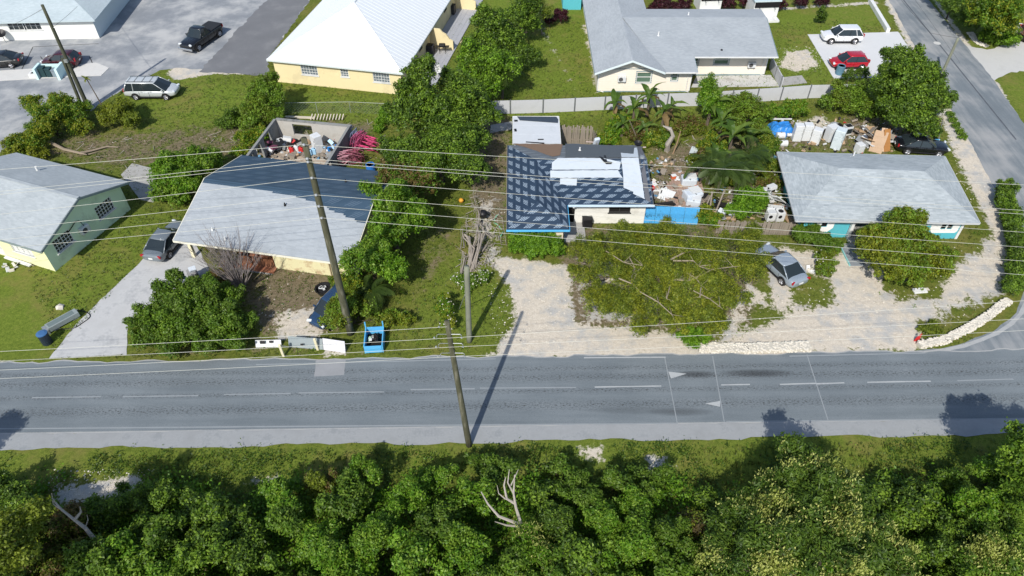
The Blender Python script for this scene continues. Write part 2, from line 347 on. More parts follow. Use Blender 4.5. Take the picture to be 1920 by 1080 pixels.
def line(name,a,b,w,m,z=.017):
    a=P(*a) if len(a)==2 else Vector(a); b=P(*b) if len(b)==2 else Vector(b); n=(b-a).to_2d().normalized(); n=Vector((-n.y,n.x))*w/2
    mb=MB(); k=max(2,int((b-a).length/.6)); vs=[]
    for i in range(k+1):
        p=a+(b-a)*(i/k); j=random.uniform(.75,1.1); vs+=[(p.x-n.x*j,p.y-n.y*j,z),(p.x+n.x*j,p.y+n.y*j,z)]
    mb.add(vs,[(2*i,2*i+2,2*i+3,2*i+1) for i in range(k)]); o=mb.build(name,m)
    if o.data.polygons[0].normal.z<0:o.data.flip_normals()
    return tag(o,kind='structure')
def ytop(x): return 31.16+.0166*x
def ybot(x): return 25.5+.018*x
def strip(name,f0,f1,x0,x1,z,m,nx=200,ny=8,jit=.07):
    mb=MB(); xs=np.linspace(x0,x1,nx); vs=[];tc=[];fs=[]
    for i,x in enumerate(xs):
        for j in range(ny+1):
            k=j/ny; yy=f0(x)*(1-k)+f1(x)*k
            if j==ny or (j==0 and name!='road'): yy+=random.uniform(-jit,jit)+jit*(0 if name=='sidewalk' and j==ny else 1)*(math.sin(x*1.3+j)+math.sin(x*.47+2*j)*.8+.6*math.sin(x*3.1))
            vs.append((x,yy,z)); tc.append((x,1-k,0))
    for i in range(nx-1):
        for j in range(ny): b=i*(ny+1)+j; fs.append((b,b+ny+1,b+ny+2,b+1))
    mb.add(vs,fs,tc); return tag(mb.build(name,m,tc=True,recalc=True),kind='structure')
def sheet(name,pts,z,m,jit=.08,step=.5,th=0):
    out=[]; n=len(pts)
    for i in range(n):
        a=Vector(pts[i]).to_2d(); b=Vector(pts[(i+1)%n]).to_2d(); k=max(1,int((b-a).length/step))
        nrm=Vector((-(b-a).y,(b-a).x)).normalized() if (b-a).length>0 else Vector((0,0))
        for j in range(k): p=a+(b-a)*(j/k)+nrm*random.uniform(-jit,jit); out.append((p.x,p.y,z))
    mb=MB()
    if th: mb.prism([(x,y,z-th) for x,y,_ in out],th)
    else: mb.poly(out)
    o=mb.build(name,m,tc=True,recalc=False)
    if not th and o.data.polygons[0].normal.z<0: o.data.flip_normals()
    return tag(o,kind='structure')
strip('road',ybot,ytop,-110,150,.012,M_ROAD,520)
LE=[(46.9,93),(46.3,86),(44.8,76),(42.5,58),(41.2,50),(40,43),(38.5,39),(37.6,37.6),(36.7,36.4),(35.7,35.2),(34.5,34.2),(33.2,33.4),(31.75,32.75),(30.3,32.2),(28.9,31.85),(27.4,31.62),(25,31.4)]
RE=[(56,30),(48.2,34),(47,40),(47.5,50),(48.9,60),(50,68.4),(51.5,88),(52,93)]
sheet('side_road',LE+[(26,30)]+RE,.007,M_LANE,.06)
for a_,b_ in zip(LE[4:-2],LE[5:-1]): line('edge_dust',(a_[0]+.3,a_[1]-.15,0),(b_[0]+.3,b_[1]-.15,0),.3,mat('edge_dust_pale',(.36,.37,.37),.95,.25,2,.3,grime=.5,gcol=(.25,.265,.28)),.0105)
sheet('side_lane',W2([(1800,84),(1850,93),(1925,74),(1990,66),(1990,125),(1890,137),(1862,152),(1830,112)]),.0045,mat('lane_marl',(.47,.47,.45),.95,.12,.6,.3,grime=.3,gcol=(.3,.3,.29)),.15)
strip('sidewalk',lambda x:24.42+.018*x+.05*math.sin(x*.4),lambda x:ybot(x)+.03,-110,150,.03,mat('pavement_concrete',(.29,.303,.31),.95,.25,.9,.4,grime=.7,gcol=(.2,.215,.225)),400,2,.06)
PL=[(-260,330),(0,288),(60,232),(125,202),(170,208),(200,185),(245,162),(300,131),(330,128),(420,132),(505,142),(500,112),(592,-15),(640,-60),(-300,-60)]
sheet('parking_lot',W2(PL),.005,M_YARD,.12)
sheet('lot_sidewalk',W2([(-60,137),(95,127),(180,118),(205,128),(190,142),(95,146),(0,152),(-60,157)]),.05,mat('pale_concrete',(.55,.545,.52),.9,.1,1,.2,grime=.3,gcol=(.36,.36,.34)),.02,th=.05)
M_DRIVE=mat('driveway_concrete',(.45,.455,.455),.95,.22,.6,.35,grime=.7,gcol=(.25,.26,.27))
sheet('driveway',W2([(92,672),(150,600),(277,478),(330,440),(370,462),(392,505),(360,560),(240,600),(238,665)]),.02,M_DRIVE,.05,th=.02)
sheet('dark_asphalt',W2([(372,135),(470,30),(520,-20),(592,-15),(500,112),(505,142)]),.010,mat('asphalt_grey',(.155,.16,.17),.92,.2,.4,.3,grime=.3,gcol=(.25,.25,.25)),.2)
sheet('concrete_pad',W2([(227,328),(248,307),(290,317),(300,352),(288,380),(262,374)]),.05,M_CONC,.02,th=.05)
sheet('yard_slab',W2([(1456,147),(1503,142),(1513,156),(1466,161)]),.06,M_CONC,.01,th=.06)
sheet('car_park',W2([(1514,65),(1600,63),(1684,60),(1700,84),(1720,112),(1650,146),(1563,147)]),.04,mat('car_park_concrete',(.55,.56,.565),.9,.06,.6,.1,grime=.2,gcol=(.42,.43,.43)),.02,th=.04)
sheet('house_apron',W2([(1296,164),(1306,143),(1445,141),(1462,162)]),.04,mat('apron_concrete',(.5,.5,.48),.9,.1,1,.2,grime=.4),.02,th=.04)
sheet('wall_footing',W2([(920,235),(960,228),(960,243),(918,250)]),.05,M_CONC,.02,th=.05)
# painted marks
M_PAINT=mat('road_paint',(.38,.4,.405),.8,.2,3,.2,grime=.75,gcol=(.24,.25,.27))
M_PAINT2=mat('road_paint_worn',(.25,.275,.29),.85,.2,3,.2,grime=.7,gcol=(.2,.215,.23))
for u0,u1,v0,v1 in ((60,190,746,744),(230,372,744,742),(420,545,740,738),(560,720,737,735),(770,890,731,729),(900,1080,728,727),(1115,1240,726,724),(1352,1406,722,721),(1462,1530,721,719),(1530,1583,720,718),(1626,1745,717,715),(1795,1900,714,711)):
    line('lane_dash',(u0,v0),(u1,v1),.1,M_PAINT if 1100<u0<1700 else M_PAINT2)
line('edge_line',(-100,805),(1270,794),.1,M_PAINT2); line('edge_line',(1362,791),(2100,783),.1,M_PAINT2)
line('edge_line',(480,684),(930,673),.09,M_PAINT2); line('edge_line',(1095,671),(1248,670),.1,M_PAINT); line('edge_line',(1480,668),(1735,662),.1,M_PAINT2)
for a,b in (((1246,669),(1270,795)),((1336,668),(1358,792)),((1513,665),(1553,790))): line('pavement_seam',a,b,.07,M_PAINT2,.0165)
line('pavement_seam',(1690,-5),(1905,262),.16,mat('seam_tar',(.09,.1,.115),.9,.3),.0125); line('pavement_seam',(1712,-5),(1800,118),.05,mat('seam_tar',(1,1,1)),.0125)
for pts in (((1253,697),(1287,701),(1258,710)),((1350,752),(1322,757),(1350,763))):
    mb=MB(); mb.poly([(*P(*p)[:2],.018) for p in pts]); o=mb.build('speed_bump_triangle',M_PAINT)
    if o.data.polygons[0].normal.z<0:o.data.flip_normals()
    tag(o,kind='structure')
sheet('road_patch',W2([(592,676),(648,673),(645,704),(590,706)]),.0155,mat('asphalt_patch',(.26,.27,.28),.95,.15,2,.3),.05)
mb=MB(); mb.lathe([(.38,0),(.38,.012)],20,P(1757,81)+Vector((0,0,.008))); tag(mb.build('manhole_cover',mat('cover_pale',(.5,.5,.48),.8)),'round pale manhole cover set in the side road','manhole')
# loose stones and grass tufts
PAVED=[W2([(92,672),(277,478),(330,440),(370,462),(392,505),(240,665)]),W2(PL),LE+[(26,30)]+RE,W2([(1514,65),(1684,60),(1720,112),(1563,147)])]
def free(x,y):
    ok=(y<23.9+.018*x)|(y>ytop(x)+.2)
    for p in PAVED: ok&=~pip(x,y,p)
    return ok
N=90000; x=RNG.uniform(-45,45,N); y=12+ (RNG.random(N)**1.4)*70; k=free(x,y)&(np.abs(x)<y*.72+8); x=x[k];y=y[k]; zz=zones(x,y)
g=(zz[0]+RNG.normal(0,.18,len(x))<.3); x=x[g];y=y[g]; n=len(x)
h=RNG.uniform(.05,.16,n)*np.where(y<25,1.6,1.); an=RNG.uniform(0,6.28,(n,3)); vs=[]
for j in range(3):
    a=an[:,j]; r=RNG.uniform(.03,.12,n); bx_=x+np.cos(a)*.05; by=y+np.sin(a)*.05; w=.03
    vs+=[np.stack([bx_-np.sin(a)*w,by+np.cos(a)*w,np.zeros(n)],1),np.stack([bx_+np.sin(a)*w,by-np.cos(a)*w,np.zeros(n)],1),np.stack([bx_+np.cos(a)*r,by+np.sin(a)*r,h],1)]
vv=np.stack(vs,1).reshape(-1,3); npmesh('grass',vv,np.arange(len(vv)).reshape(-1,3),leafmat('grass_blades',(.035,.05,.01),(.08,.11,.018),(.2,.2,.05),.3),var=np.repeat(np.clip(RNG.normal(.5,.2,n),0,1),9)); tag(bpy.data.objects['grass'],kind='stuff')
# broad leaved weeds in the grass, and low undergrowth under the near thicket
def weeds(name,x,y,k,size,hgt,rad,pal):
    n=len(x); r=RNG; i=np.repeat(np.arange(n),k); sc=r.uniform(.5,1.4,n)[i]; c=np.stack([x[i]+r.normal(0,rad,n*k)*sc,y[i]+r.normal(0,rad,n*k)*sc,.02+np.abs(r.normal(0,hgt,n*k))*sc],1)
    nr=r.normal(size=(n*k,3))*.55+np.array([0,0,.9]); nr/=np.linalg.norm(nr,axis=1,keepdims=True); v=np.clip(r.normal(.45,.2,n)[i]+r.normal(0,.13,n*k),0,1)
    t=np.cross(nr,r.normal(size=(n*k,3))); t/=np.linalg.norm(t,axis=1,keepdims=True); b=np.cross(nr,t); L=(size*r.uniform(.6,1.3,n*k))[:,None]
    q=np.stack([c-t*L*.5,c+b*L*.25,c+t*L*.5,c-b*L*.25],1).reshape(-1,3); tag(npmesh(name,q,np.arange(len(q)).reshape(-1,4),LF[pal],None,np.repeat(v,4)),kind='stuff')
xx=RNG.uniform(-45,48,5200); yy=15+RNG.random(5200)**1.3*68; kk=free(xx,yy)&(np.abs(xx)<yy*.72+8)&(zones(xx,yy)[0]+RNG.normal(0,.2,5200)<.45); weeds('weeds',xx[kk],yy[kk],11,.13,.07,.2,'mid')
xx=RNG.uniform(-30,34,6500); yy=RNG.uniform(10,22.6,6500); kk=(yy<21.2+.6*np.sin(xx*.9)+.5*np.sin(xx*2.1))&(zones(xx,yy)[0]<.4); x2=RNG.uniform(-32,36,2600); y2=RNG.uniform(20.3,24.1,2600)+.018*x2; k2=(zones(x2,y2)[0]+RNG.normal(0,.15,2600)<.35)&(np.sin(x2*.8+1)+np.sin(x2*.27)+RNG.normal(0,.8,2600)>-.3); weeds('verge_weeds',x2[k2],y2[k2],16,.13,.1,.2,'dark')
weeds('undergrowth',xx[kk],yy[kk],26,.2,.36,.3,'lush')
def pebbles(name,polys,n,r0,r1,m,thr=.2):
    mb=MB()
    for pl in polys:
        w=np.array(W2(pl)); c=0
        while c<n//len(polys):
            px,py=RNG.uniform(w[:,0].min(),w[:,0].max()),RNG.uniform(w[:,1].min(),w[:,1].max()); c+=1
            if pip(np.array([px]),np.array([py]),[tuple(q) for q in w])[0]: mb.rock((px,py,0),random.uniform(r0,r1)*random.uniform(.5,1.1))
    return tag(mb.build(name,m),kind='stuff')
pebbles('gravel',[[(1300,540),(1720,540),(1700,660),(1300,650)],[(905,480),(1075,500),(1080,650),(930,660)],[(1760,470),(1880,440),(1870,580),(1720,640)],[(1770,220),(1890,400),(1800,380)],[(1455,90),(1540,85),(1540,135),(1450,130)],[(90,880),(290,880),(280,960),(90,960)]],2600,.02,.07,M_STONE)
pebbles('litter',[[(470,500),(640,520),(630,640),(480,640)],[(1210,280),(1330,270),(1330,400),(1215,400)],[(1330,290),(1480,290),(1480,410),(1330,410)],[(880,360),(950,360),(940,500),(880,500)],[(1450,205),(1760,215),(1700,290),(1460,290)],[(100,270),(720,230),(720,300),(250,320)]],900,.03,.09,mat('litter_pale',(.42,.38,.32),.9,.4))

def litter(name,polys,n,r0,r1,m,thin=False):
    mb=MB()
    for pl in polys:
        w=np.array(W2(pl)); wl=[tuple(q) for q in w]
        for _ in range(n):
            px,py=RNG.uniform(w[:,0].min(),w[:,0].max()),RNG.uniform(w[:,1].min(),w[:,1].max())
            if pip(np.array([px]),np.array([py]),wl)[0]: s=random.uniform(r0,r1); mb.bx((px,py,random.uniform(.04,.25)),(s,.035,.03) if thin else (s,s*random.uniform(.2,.9),random.uniform(.03,s*.6)),random.uniform(0,3),random.uniform(-.5,.5),random.uniform(-.5,.5))
    return tag(mb.build(name,m),kind='stuff')
JY=[[(1215,300),(1330,290),(1330,405),(1215,400)],[(1330,300),(1480,290),(1485,415),(1330,415)],[(1440,212),(1690,235),(1680,292),(1450,285)],[(480,275),(625,270),(615,300),(480,300)]]
litter('rubbish_pale',JY,48,.1,.36,M_APPL); litter('rubbish_dark',JY,34,.1,.4,M_BLACK); litter('rubbish_wood',JY,60,.15,.7,M_PLANK); litter('rubbish_tan',JY,35,.1,.45,mat('rubbish_tan',(.42,.3,.19),.9,.3)); litter('rubbish_blue',JY,14,.1,.35,mat('rubbish_blue',(.12,.27,.42),.6,.3)); litter('rubbish_red',JY[:3],5,.1,.3,M_RED)
litter('dry_sticks',[[(880,370),(940,370),(940,500),(860,500)],[(100,270),(720,225),(720,300),(250,330)],[(1215,260),(1480,240),(1480,420),(1215,420)]],130,.2,.9,M_DEADWOOD,True)
# ---------------------------------------------------------------- buildings
def WT(x,y,deg): return Matrix.Translation((x,y,0))@Matrix.Rotation(math.radians(deg),4,'Z')   # a runs along the wall, -y is outdoors
def wall(mb,T,L,h,ops=(),d=.16):
    xs=sorted({0,L,*[o[0] for o in ops],*[o[1] for o in ops]}); zs=sorted({0,h,*[o[2] for o in ops],*[o[3] for o in ops]})
    for i in range(len(xs)-1):
        for j in range(len(zs)-1):
            cx,cz=(xs[i]+xs[i+1])/2,(zs[j]+zs[j+1])/2
            if any(o[0]<cx<o[1] and o[2]<cz<o[3] for o in ops): continue
            mb.poly([T@Vector(p) for p in ((xs[i],0,zs[j]),(xs[i+1],0,zs[j]),(xs[i+1],0,zs[j+1]),(xs[i],0,zs[j+1]))])
    for a0,a1,c0,c1 in [o[:4] for o in ops]:
        for p,q in (((a0,c0),(a1,c0)),((a1,c0),(a1,c1)),((a1,c1),(a0,c1)),((a0,c1),(a0,c0))):
            mb.poly([T@Vector(r) for r in ((p[0],0,p[1]),(q[0],0,q[1]),(q[0],d,q[1]),(p[0],d,p[1]))])
def window(par,T,a0,a1,c0,c1,cols=2,rows=2,fm=None,gm=None,sill=True,trim=0,tm=None,mun=.03):
    fm=fm or M_WHITE; gm=gm or M_GLASS; f=.055; mb=MB()
    mb.box(a0,a1,.03,.09,c0,c0+f,T); mb.box(a0,a1,.03,.09,c1-f,c1,T); mb.box(a0,a0+f,.03,.09,c0+f,c1-f,T); mb.box(a1-f,a1,.03,.09,c0+f,c1-f,T)
    for i in range(1,cols):
        x=a0+(a1-a0)*i/cols; w=mun*(1.6 if cols%2==0 and i==cols//2 else 1); mb.box(x-w/2,x+w/2,.04,.085,c0+f,c1-f,T)
    for j in range(1,rows):
        z=c0+(c1-c0)*j/rows; mb.box(a0+f,a1-f,.045,.08,z-mun/2,z+mun/2,T)
    o=mb.build('window',fm,par)
    MB().box(a0+f*.5,a1-f*.5,.1,.12,c0+f*.5,c1-f*.5,T).build('pane',gm,o)
    if sill: MB().box(a0-.08,a1+.08,-.07,.03,c0-.08,c0,T).build('sill',fm,o)
    if trim:
        m=MB(); t=trim
        m.box(a0-t,a1+t,-.025,0.0-.001,c1,c1+t,T); m.box(a0-t,a0,-.025,-.001,c0,c1,T); m.box(a1,a1+t,-.025,-.001,c0,c1,T); m.box(a0-t,a1+t,-.026,-.001,c0-t,c0,T)
        m.build('trim',tm or fm,o)
    return o
def beam(mb,p,q,w,h,drop=True):
    p=Vector(p);q=Vector(q); d=(q-p).normalized(); s=d.cross(Vector((0,0,1))).normalized()*w/2; u=Vector((0,0,-h)) if drop else Vector((0,0,h))
    vs=[p-s,p+s,q+s,q-s,p-s+u,p+s+u,q+s+u,q-s+u]
    mb.add(vs,[(0,1,2,3),(7,6,5,4),(0,4,5,1),(1,5,6,2),(2,6,7,3),(3,7,4,0)])
def slope(mb,A,B,Cr,D,exposure=.16,e=.014,th=.1):
    """one roof plane laid in stepped courses from the eave A-B up to the ridge Cr-D"""
    A,B,Cr,D=map(Vector,(A,B,Cr,D)); ux=(B-A).normalized(); n=(B-A).cross((D if (D-A).length>.01 else Cr)-A).normalized()
    if n.z<0:n=-n
    uv=n.cross(ux); H=max((D-A).dot(uv),(Cr-A).dot(uv)); N=max(1,int(H/exposure))
    def tc(p): return ((p-A).dot(ux),(p-A).dot(uv),0)
    for i in range(N):
        t0,t1=i/N,(i+1)/N
        a=A.lerp(D,t0)+n*e;b=B.lerp(Cr,t0)+n*e;c=B.lerp(Cr,t1);d=A.lerp(D,t1); a0=A.lerp(D,t0);b0=B.lerp(Cr,t0)
        vs=[a,b,c,d]; mb.add(vs,[(0,1,2,3)],[tc(p) for p in vs]); vs=[a0,b0,b,a]; mb.add(vs,[(0,1,2,3)],[tc(p) for p in vs])
    k=n*-th; vs=[A+k,B+k,Cr+k,D+k,A,B,Cr,D]
    mb.add(vs,[(3,2,1,0),(0,1,5,4),(1,2,6,5),(2,3,7,6),(3,0,4,7)],[tc(p) for p in vs])
def ac_unit(par,T,a,c,w=.82,h=.56,pipe=None):
    o=MB().box(a-w/2,a+w/2,-.34,-.04,c,c+h,T).build('condenser',M_APPL,par,bevel=.02)
    mb=MB(); cc=T@Vector((a-.1,-.345,c+h/2)); ax=(T.to_3x3()@Vector((1,0,0))); up=Vector((0,0,1)); out=(T.to_3x3()@Vector((0,-1,0)))
    for r in (.06,.13,.2): mb.tube([cc+out*.01+(ax*math.cos(t*math.pi/8)+up*math.sin(t*math.pi/8))*r for t in range(17)],.012,4)
    mb.build('fan_grille',M_BLACK,o)
    MB().tube([cc,cc+out*.004],.22,16).build('fan',mat('fan_grey',(.12,.12,.12),.7),o)
    [MB().box(x,x+.05,-.34,-.001,c-.06,c,T).build('bracket',M_STEEL,o) for x in (a-w/2+.1,a+w/2-.15)]
    if pipe: MB().tube([T@Vector(p) for p in pipe],.035,6).build('refrigerant_pipe',M_BLACK,o)
def stack(par,p,h=.35,r=.06,m=None): MB().lathe([(r*1.9,-.05),(r*1.6,.05),(r,.07),(r,h)],10,p).build('vent_pipe',m or M_WHITE,par,smooth=False)
R=math.radians
def tolocal(o,p): return Matrix.Rotation(-o.rotation_euler.z,3,'Z')@(Vector(p)-o.location)
SH_BLUE=shingle('shingle_pale_grey',(.29,.325,.345),(.47,.51,.53)); SH_GREY=shingle('shingle_grey',(.29,.32,.345),(.45,.485,.515))
SH_TURQ=shingle('shingle_weathered',(.21,.245,.265),(.5,.545,.565),.34,.15,.75)
# --- pale green gabled house
g=thing('house','pale green gabled house with two dark gridded windows at left of the lane','house',P(104.5,509),R(-20.5))
m_shade_wall=mat('house_wall_shade_tint',(.66,.8,.58),.85,.08,.8,.2,grime=.35,gcol=(.25,.28,.2)); m_sunlit_wall=mat('house_wall_sunlit_tint',(.68,.68,.42),.85,.08,.8,.2,grime=.3,gcol=(.4,.38,.25))  # one pale yellow-green paint; sunlit yellow and lifted shade green put into colour
L,D,ze,zr=10.6,8.0,2.62,4.12
opsR=[(.85,2.5,1.05,2.2),(5.1,6.8,1.05,2.2)]; mb=MB(); T=WT(0,0,90); wall(mb,T,D,ze,opsR)
mb.poly([T@Vector(p) for p in ((0,0,ze),(D,0,ze),(D/2-.05,0,zr))]); mb.build('gable_wall',m_shade_wall,g)
opsF=[(L-3.5,L-1.4,1.,2.),(L-5.7,L-4.75,.05,2.1),(1.2,3.0,1.,2.)]; mb=MB(); TF=WT(-L,0,0); wall(mb,TF,L,ze,opsF); mb.build('wall',m_sunlit_wall,g)
mb=MB(); wall(mb,WT(0,D,180),L,ze); wall(mb,WT(-L,D,-90),D,ze); mb.poly([(-L,D,ze),(-L,0,ze),(-L,D/2,zr)]); mb.build('wall',m_shade_wall,g)
for a0,a1,c0,c1 in opsR: window(g,T,a0,a1,c0,c1,6,4,mun=.035)
for o in (opsF[0],opsF[2]): window(g,TF,*o,4,6,gm=mat('louvre_white',(.6,.6,.56),.6),mun=.04)
MB().box(L-5.7,L-4.75,.06,.1,.05,2.1,TF).build('door',M_WHITE,g,bevel=.01)
mb=MB(); y0,y1,ym,x0,x1=-.52,8.45,3.95,-11.2,.62
slope(mb,(x0,y0,ze),(x1,y0,ze),(x1,ym,zr+.12),(x0,ym,zr+.12)); slope(mb,(x1,y1,ze),(x0,y1,ze),(x0,ym,zr+.12),(x1,ym,zr+.12))
rf=mb.build('roof',SH_BLUE,g,tc=True); mb=MB(); beam(mb,(x0,ym,zr+.15),(x1,ym,zr+.15),.28,.035); mb.build('ridge_cap',SH_BLUE,rf,tc=True)
m_fas=mat('fascia_grey_green',(.2,.25,.25),.7); mb=MB()
for p,q in (((x1+.02,y0,ze-.02),(x1+.02,ym,zr+.1)),((x1+.02,ym,zr+.1),(x1+.02,y1,ze-.02)),((x0,y0-.02,ze-.01),(x1,y0-.02,ze-.01)),((x0,y1+.02,ze-.01),(x1,y1+.02,ze-.01)),((x0-.02,y0,ze-.02),(x0-.02,ym,zr+.1)),((x0-.02,ym,zr+.1),(x0-.02,y1,ze-.02))): beam(mb,p,q,.03,.17)
mb.build('fascia',m_fas,rf); stack(rf,(-6.3,6.4,3.3),.45,.09)
ac_unit(g,T,3.5,1.15,pipe=[(2.3,.02,2.02),(2.3,-.1,2.05),(2.6,-.14,2.2),(3.15,-.14,2.42),(3.45,-.16,2.3),(3.6,-.18,1.72)])
# --- house with half-finished reroofing
g=thing('house','long house with half grey shingle and half dark felt roof behind the bare tree','house',(-24.84,40.13,0),R(-11))
ze,zr,ym,X1,Y1=2.45,4.0,5.65,13.7,11.2
m_py=mat('stained_yellow_wall',(.66,.62,.38),.9,.14,1.2,.3,grime=.75,gcol=(.36,.22,.13)); m_fe=None
def feltmat(name,c0,c1,amt,sc=(1.1,.62),lines=True):
    t=NT(name); a=t.n('SeparateXYZ',{0:t.n('Attribute',{},attribute_name='tc').outputs['Vector']}); u,v=a.outputs[0],a.outputs[1]
    o=t.n('Attribute',{},attribute_name='tc').outputs['Vector']; nA=t.noise(o,.5,4); nB=t.noise(o,7,4,.7)
    row=t.math('FLOOR',t.math('DIVIDE',v,sc[1])); uu=t.math('FRACT',t.math('ADD',t.math('DIVIDE',u,sc[0]),t.math('MULTIPLY',row,.37)))
    vv=t.math('FRACT',t.math('DIVIDE',v,sc[1])); x=t.math('SUBTRACT',uu,.5); y=t.math('SUBTRACT',vv,.5)
    xs=t.math('SUBTRACT',x,t.math('MULTIPLY',y,.6))                       # slanted block of print
    ins=t.math('MULTIPLY',t.step(t.math('ABSOLUTE',xs),.27,.24),t.step(t.math('ABSOLUTE',y),.3,.27))
    bars=t.math('SINE',t.math('MULTIPLY',t.math('ADD',xs,t.math('MULTIPLY',y,-.2)),38)); gl=t.noise(t.n('CombineXYZ',{0:t.math('MULTIPLY',xs,14),1:t.math('MULTIPLY',y,5),2:0.}).outputs[0],1.7,2)
    mk=t.math('MULTIPLY',ins,t.math('MULTIPLY',t.step(bars,-.1,.3),t.step(gl,.3,.42)))
    sm=t.math('MULTIPLY',t.step(t.math('ABSOLUTE',y),.455,.49),.5)
    c=t.mix(nA,c0,tuple(x*1.5 for x in c0)); c=t.mix(t.math('MULTIPLY',sm,.8),c,tuple(x*.35 for x in c0))
    c=t.mix(t.math('MULTIPLY',mk,t.math('MULTIPLY_ADD',nB,amt,amt*.35)),c,c1)
    return t.out(c,.62,nB,.2,.01,spec=.25)
FELT=feltmat('roof_felt_dark',(.02,.036,.062),(.42,.52,.62),.85,(1.12,.62)); FELT2=feltmat('roof_felt_faded',(.03,.055,.085),(.14,.19,.25),.45,(1.6,.95)); FELTG=feltmat('roof_felt_grey',(.1,.115,.13),(.3,.33,.36),.6,(1.5,.55))
mb=MB(); slope(mb,(X1,Y1,ze),(0,Y1,ze),(0,ym,zr),(X1,ym,zr),.9,.008); slope(mb,(0,0,ze),(X1,0,ze),(X1,ym,zr),(0,ym,zr),.9,.008)
rf=mb.build('roof',FELT2,g,tc=True); rf['label']='dark felt underlay roof'
sl=Vector((0,ym,zr-ze)).normalized(); nn=Vector((0,-sl.z,sl.y)); mb=MB(); y=0
def xr(y): return X1 if y<3.3 else np.interp(y,[3.3,4.75,4.9,5.3],[X1-.1,8.8,7.8,3.2]) if y<5.3 else 0
dy=.145
while y<5.2:
    xe=xr(y)+(.28 if int(y/dy)%2 else 0); xe=min(xe,X1); z0=ze+(zr-ze)*y/ym; z1=ze+(zr-ze)*(y+dy)/ym
    a=[Vector((-.03,y,z0))+nn*.045,Vector((xe,y,z0))+nn*.045,Vector((xe,y+dy,z1))+nn*.03,Vector((-.03,y+dy,z1))+nn*.03,Vector((-.03,y,z0)),Vector((xe,y,z0)),Vector((xe,y+dy,z1)),Vector((-.03,y+dy,z1))]
    mb.add(a,[(0,1,2,3),(4,5,1,0),(5,6,2,1),(7,4,0,3),(6,7,3,2)],[(p.x,y if i in(0,1,4,5) else y+dy,0) for i,p in enumerate(a)]); y+=dy
mb.build('shingle_layer',SH_GREY,rf,tc=True)
mb=MB()
for p,q in (((-.04,-.03,ze),(X1,-.03,ze)),((-.05,0,ze+.04),(-.05,ym,zr+.04)),((-.05,ym,zr+.04),(-.05,Y1,ze+.04)),((X1+.03,0,ze),(X1+.03,ym,zr)),((X1+.03,ym,zr),(X1+.03,Y1,ze))): beam(mb,p,q,.05,.15)
mb.build('fascia',mat('fascia_cream',(.68,.66,.55),.7,.1),rf)
for p in ((2.6,1.2,2.9),(7.2,4.1,3.65),(10.4,8.2,3.3),(3.9,.55,2.75)): stack(rf,p,.22,.05,M_DARK if p[0]>7 else None)
opsF=[(4.6,5.75,1.25,2.1)]; mb=MB(); TF=WT(7.0,1.0,0); wall(mb,TF,6.3,ze,opsF); mb.build('wall',m_py,g)
window(g,TF,*opsF[0],5,1,fm=mat('louvre_brown',(.16,.08,.05),.6),gm=M_DARK,sill=False,mun=.09)
MB().tube([(11.45,.93,.05),(11.45,.93,2.4)],.045,6).build('downpipe',mat('pipe_rusty',(.35,.28,.18),.8),g)
mb=MB(); wall(mb,WT(13.3,1.,90),9.7,ze); wall(mb,WT(13.3,10.7,180),10.9,ze); mb.poly([(13.3,1.,ze),(13.3,10.7,ze),(13.3,5.7,zr-.1)]); wall(mb,WT(2.4,10.7,-90),5.7,ze); mb.build('wall',m_py,g)
mb=MB(); wall(mb,WT(2.4,5.0,0),4.6,ze,[(.7,1.6,.02,2.05),(2.5,3.8,1.,2.)]); wall(mb,WT(7.0,5.,-90),4.0,ze); mb.build('porch_wall',mat('rust_stained_wall',(.3,.2,.13),.95,.3,1.2,.3,grime=.7,gcol=(.1,.05,.03)),g)
MB().box(3.1,4.0,5.06,5.1,.02,2.05).build('door',mat('door_dark',(.05,.04,.035),.6),g); MB().box(4.9,6.2,5.06,5.1,1.,2.).build('window',M_DARK,g)
for x in (.18,3.9): MB().box(x,x+.24,.9,1.14,0,ze).build('porch_post',M_CREAM,g,bevel=.01)
m_tile=mat('terracotta_tile',(.36,.15,.085),.85,.3,1.5,.3,grime=.5,gcol=(.14,.1,.08))
mb=MB()
for i in range(9):
    for j in range(8): mb.box(2.6+i*.5,2.6+i*.5+.485,.35+j*.5,.35+j*.5+.485,.05,.085)
tag(mb.build('porch_tile',m_tile,g),kind='stuff'); MB().box(2.5,7.0,.25,4.99,0,.05).build('porch_slab',M_CONC,g)
mb=MB(); mb.box(4.0,6.95,.98,1.1,.09,.75); mb.build('porch_parapet',mat('rust_panel',(.28,.12,.06),.9,.35,1.5,.4,grime=.6,gcol=(.06,.045,.04)),g)
# --- roofless block shell behind it
g=thing('ruin','roofless grey block shell stuffed with junk behind the felt-roofed house','ruined building',P(517,223,2.1)-Vector((0,0,2.1)),R(-9.5))
w,dp,h=7.05,6.5,2.1
def thick(mb,T,L,h,ops,d=.2):
    xs=sorted({0,L,*[o[0] for o in ops],*[o[1] for o in ops]}); zs=sorted({0,h,*[o[2] for o in ops],*[o[3] for o in ops]})
    for i in range(len(xs)-1):
        for j in range(len(zs)-1):
            cx,cz=(xs[i]+xs[i+1])/2,(zs[j]+zs[j+1])/2
            if any(o[0]<cx<o[1] and o[2]<cz<o[3] for o in ops): continue
            mb.box(xs[i],xs[i+1],0,d,zs[j],zs[j+1],T)
m_blk=mat('block_wall_pale',(.42,.405,.37),.95,.25,1.2,.5,grime=.45,gcol=(.2,.17,.14))
mb=MB(); thick(mb,WT(0,0,0),w,h-.14,[(1.45,3.3,.6,1.72)]); mb.build('back_wall',m_blk,g)
mb=MB(); mb.box(-.02,w+.02,-.015,.215,h-.14,h); mb.build('tie_beam',M_CONCD,g)
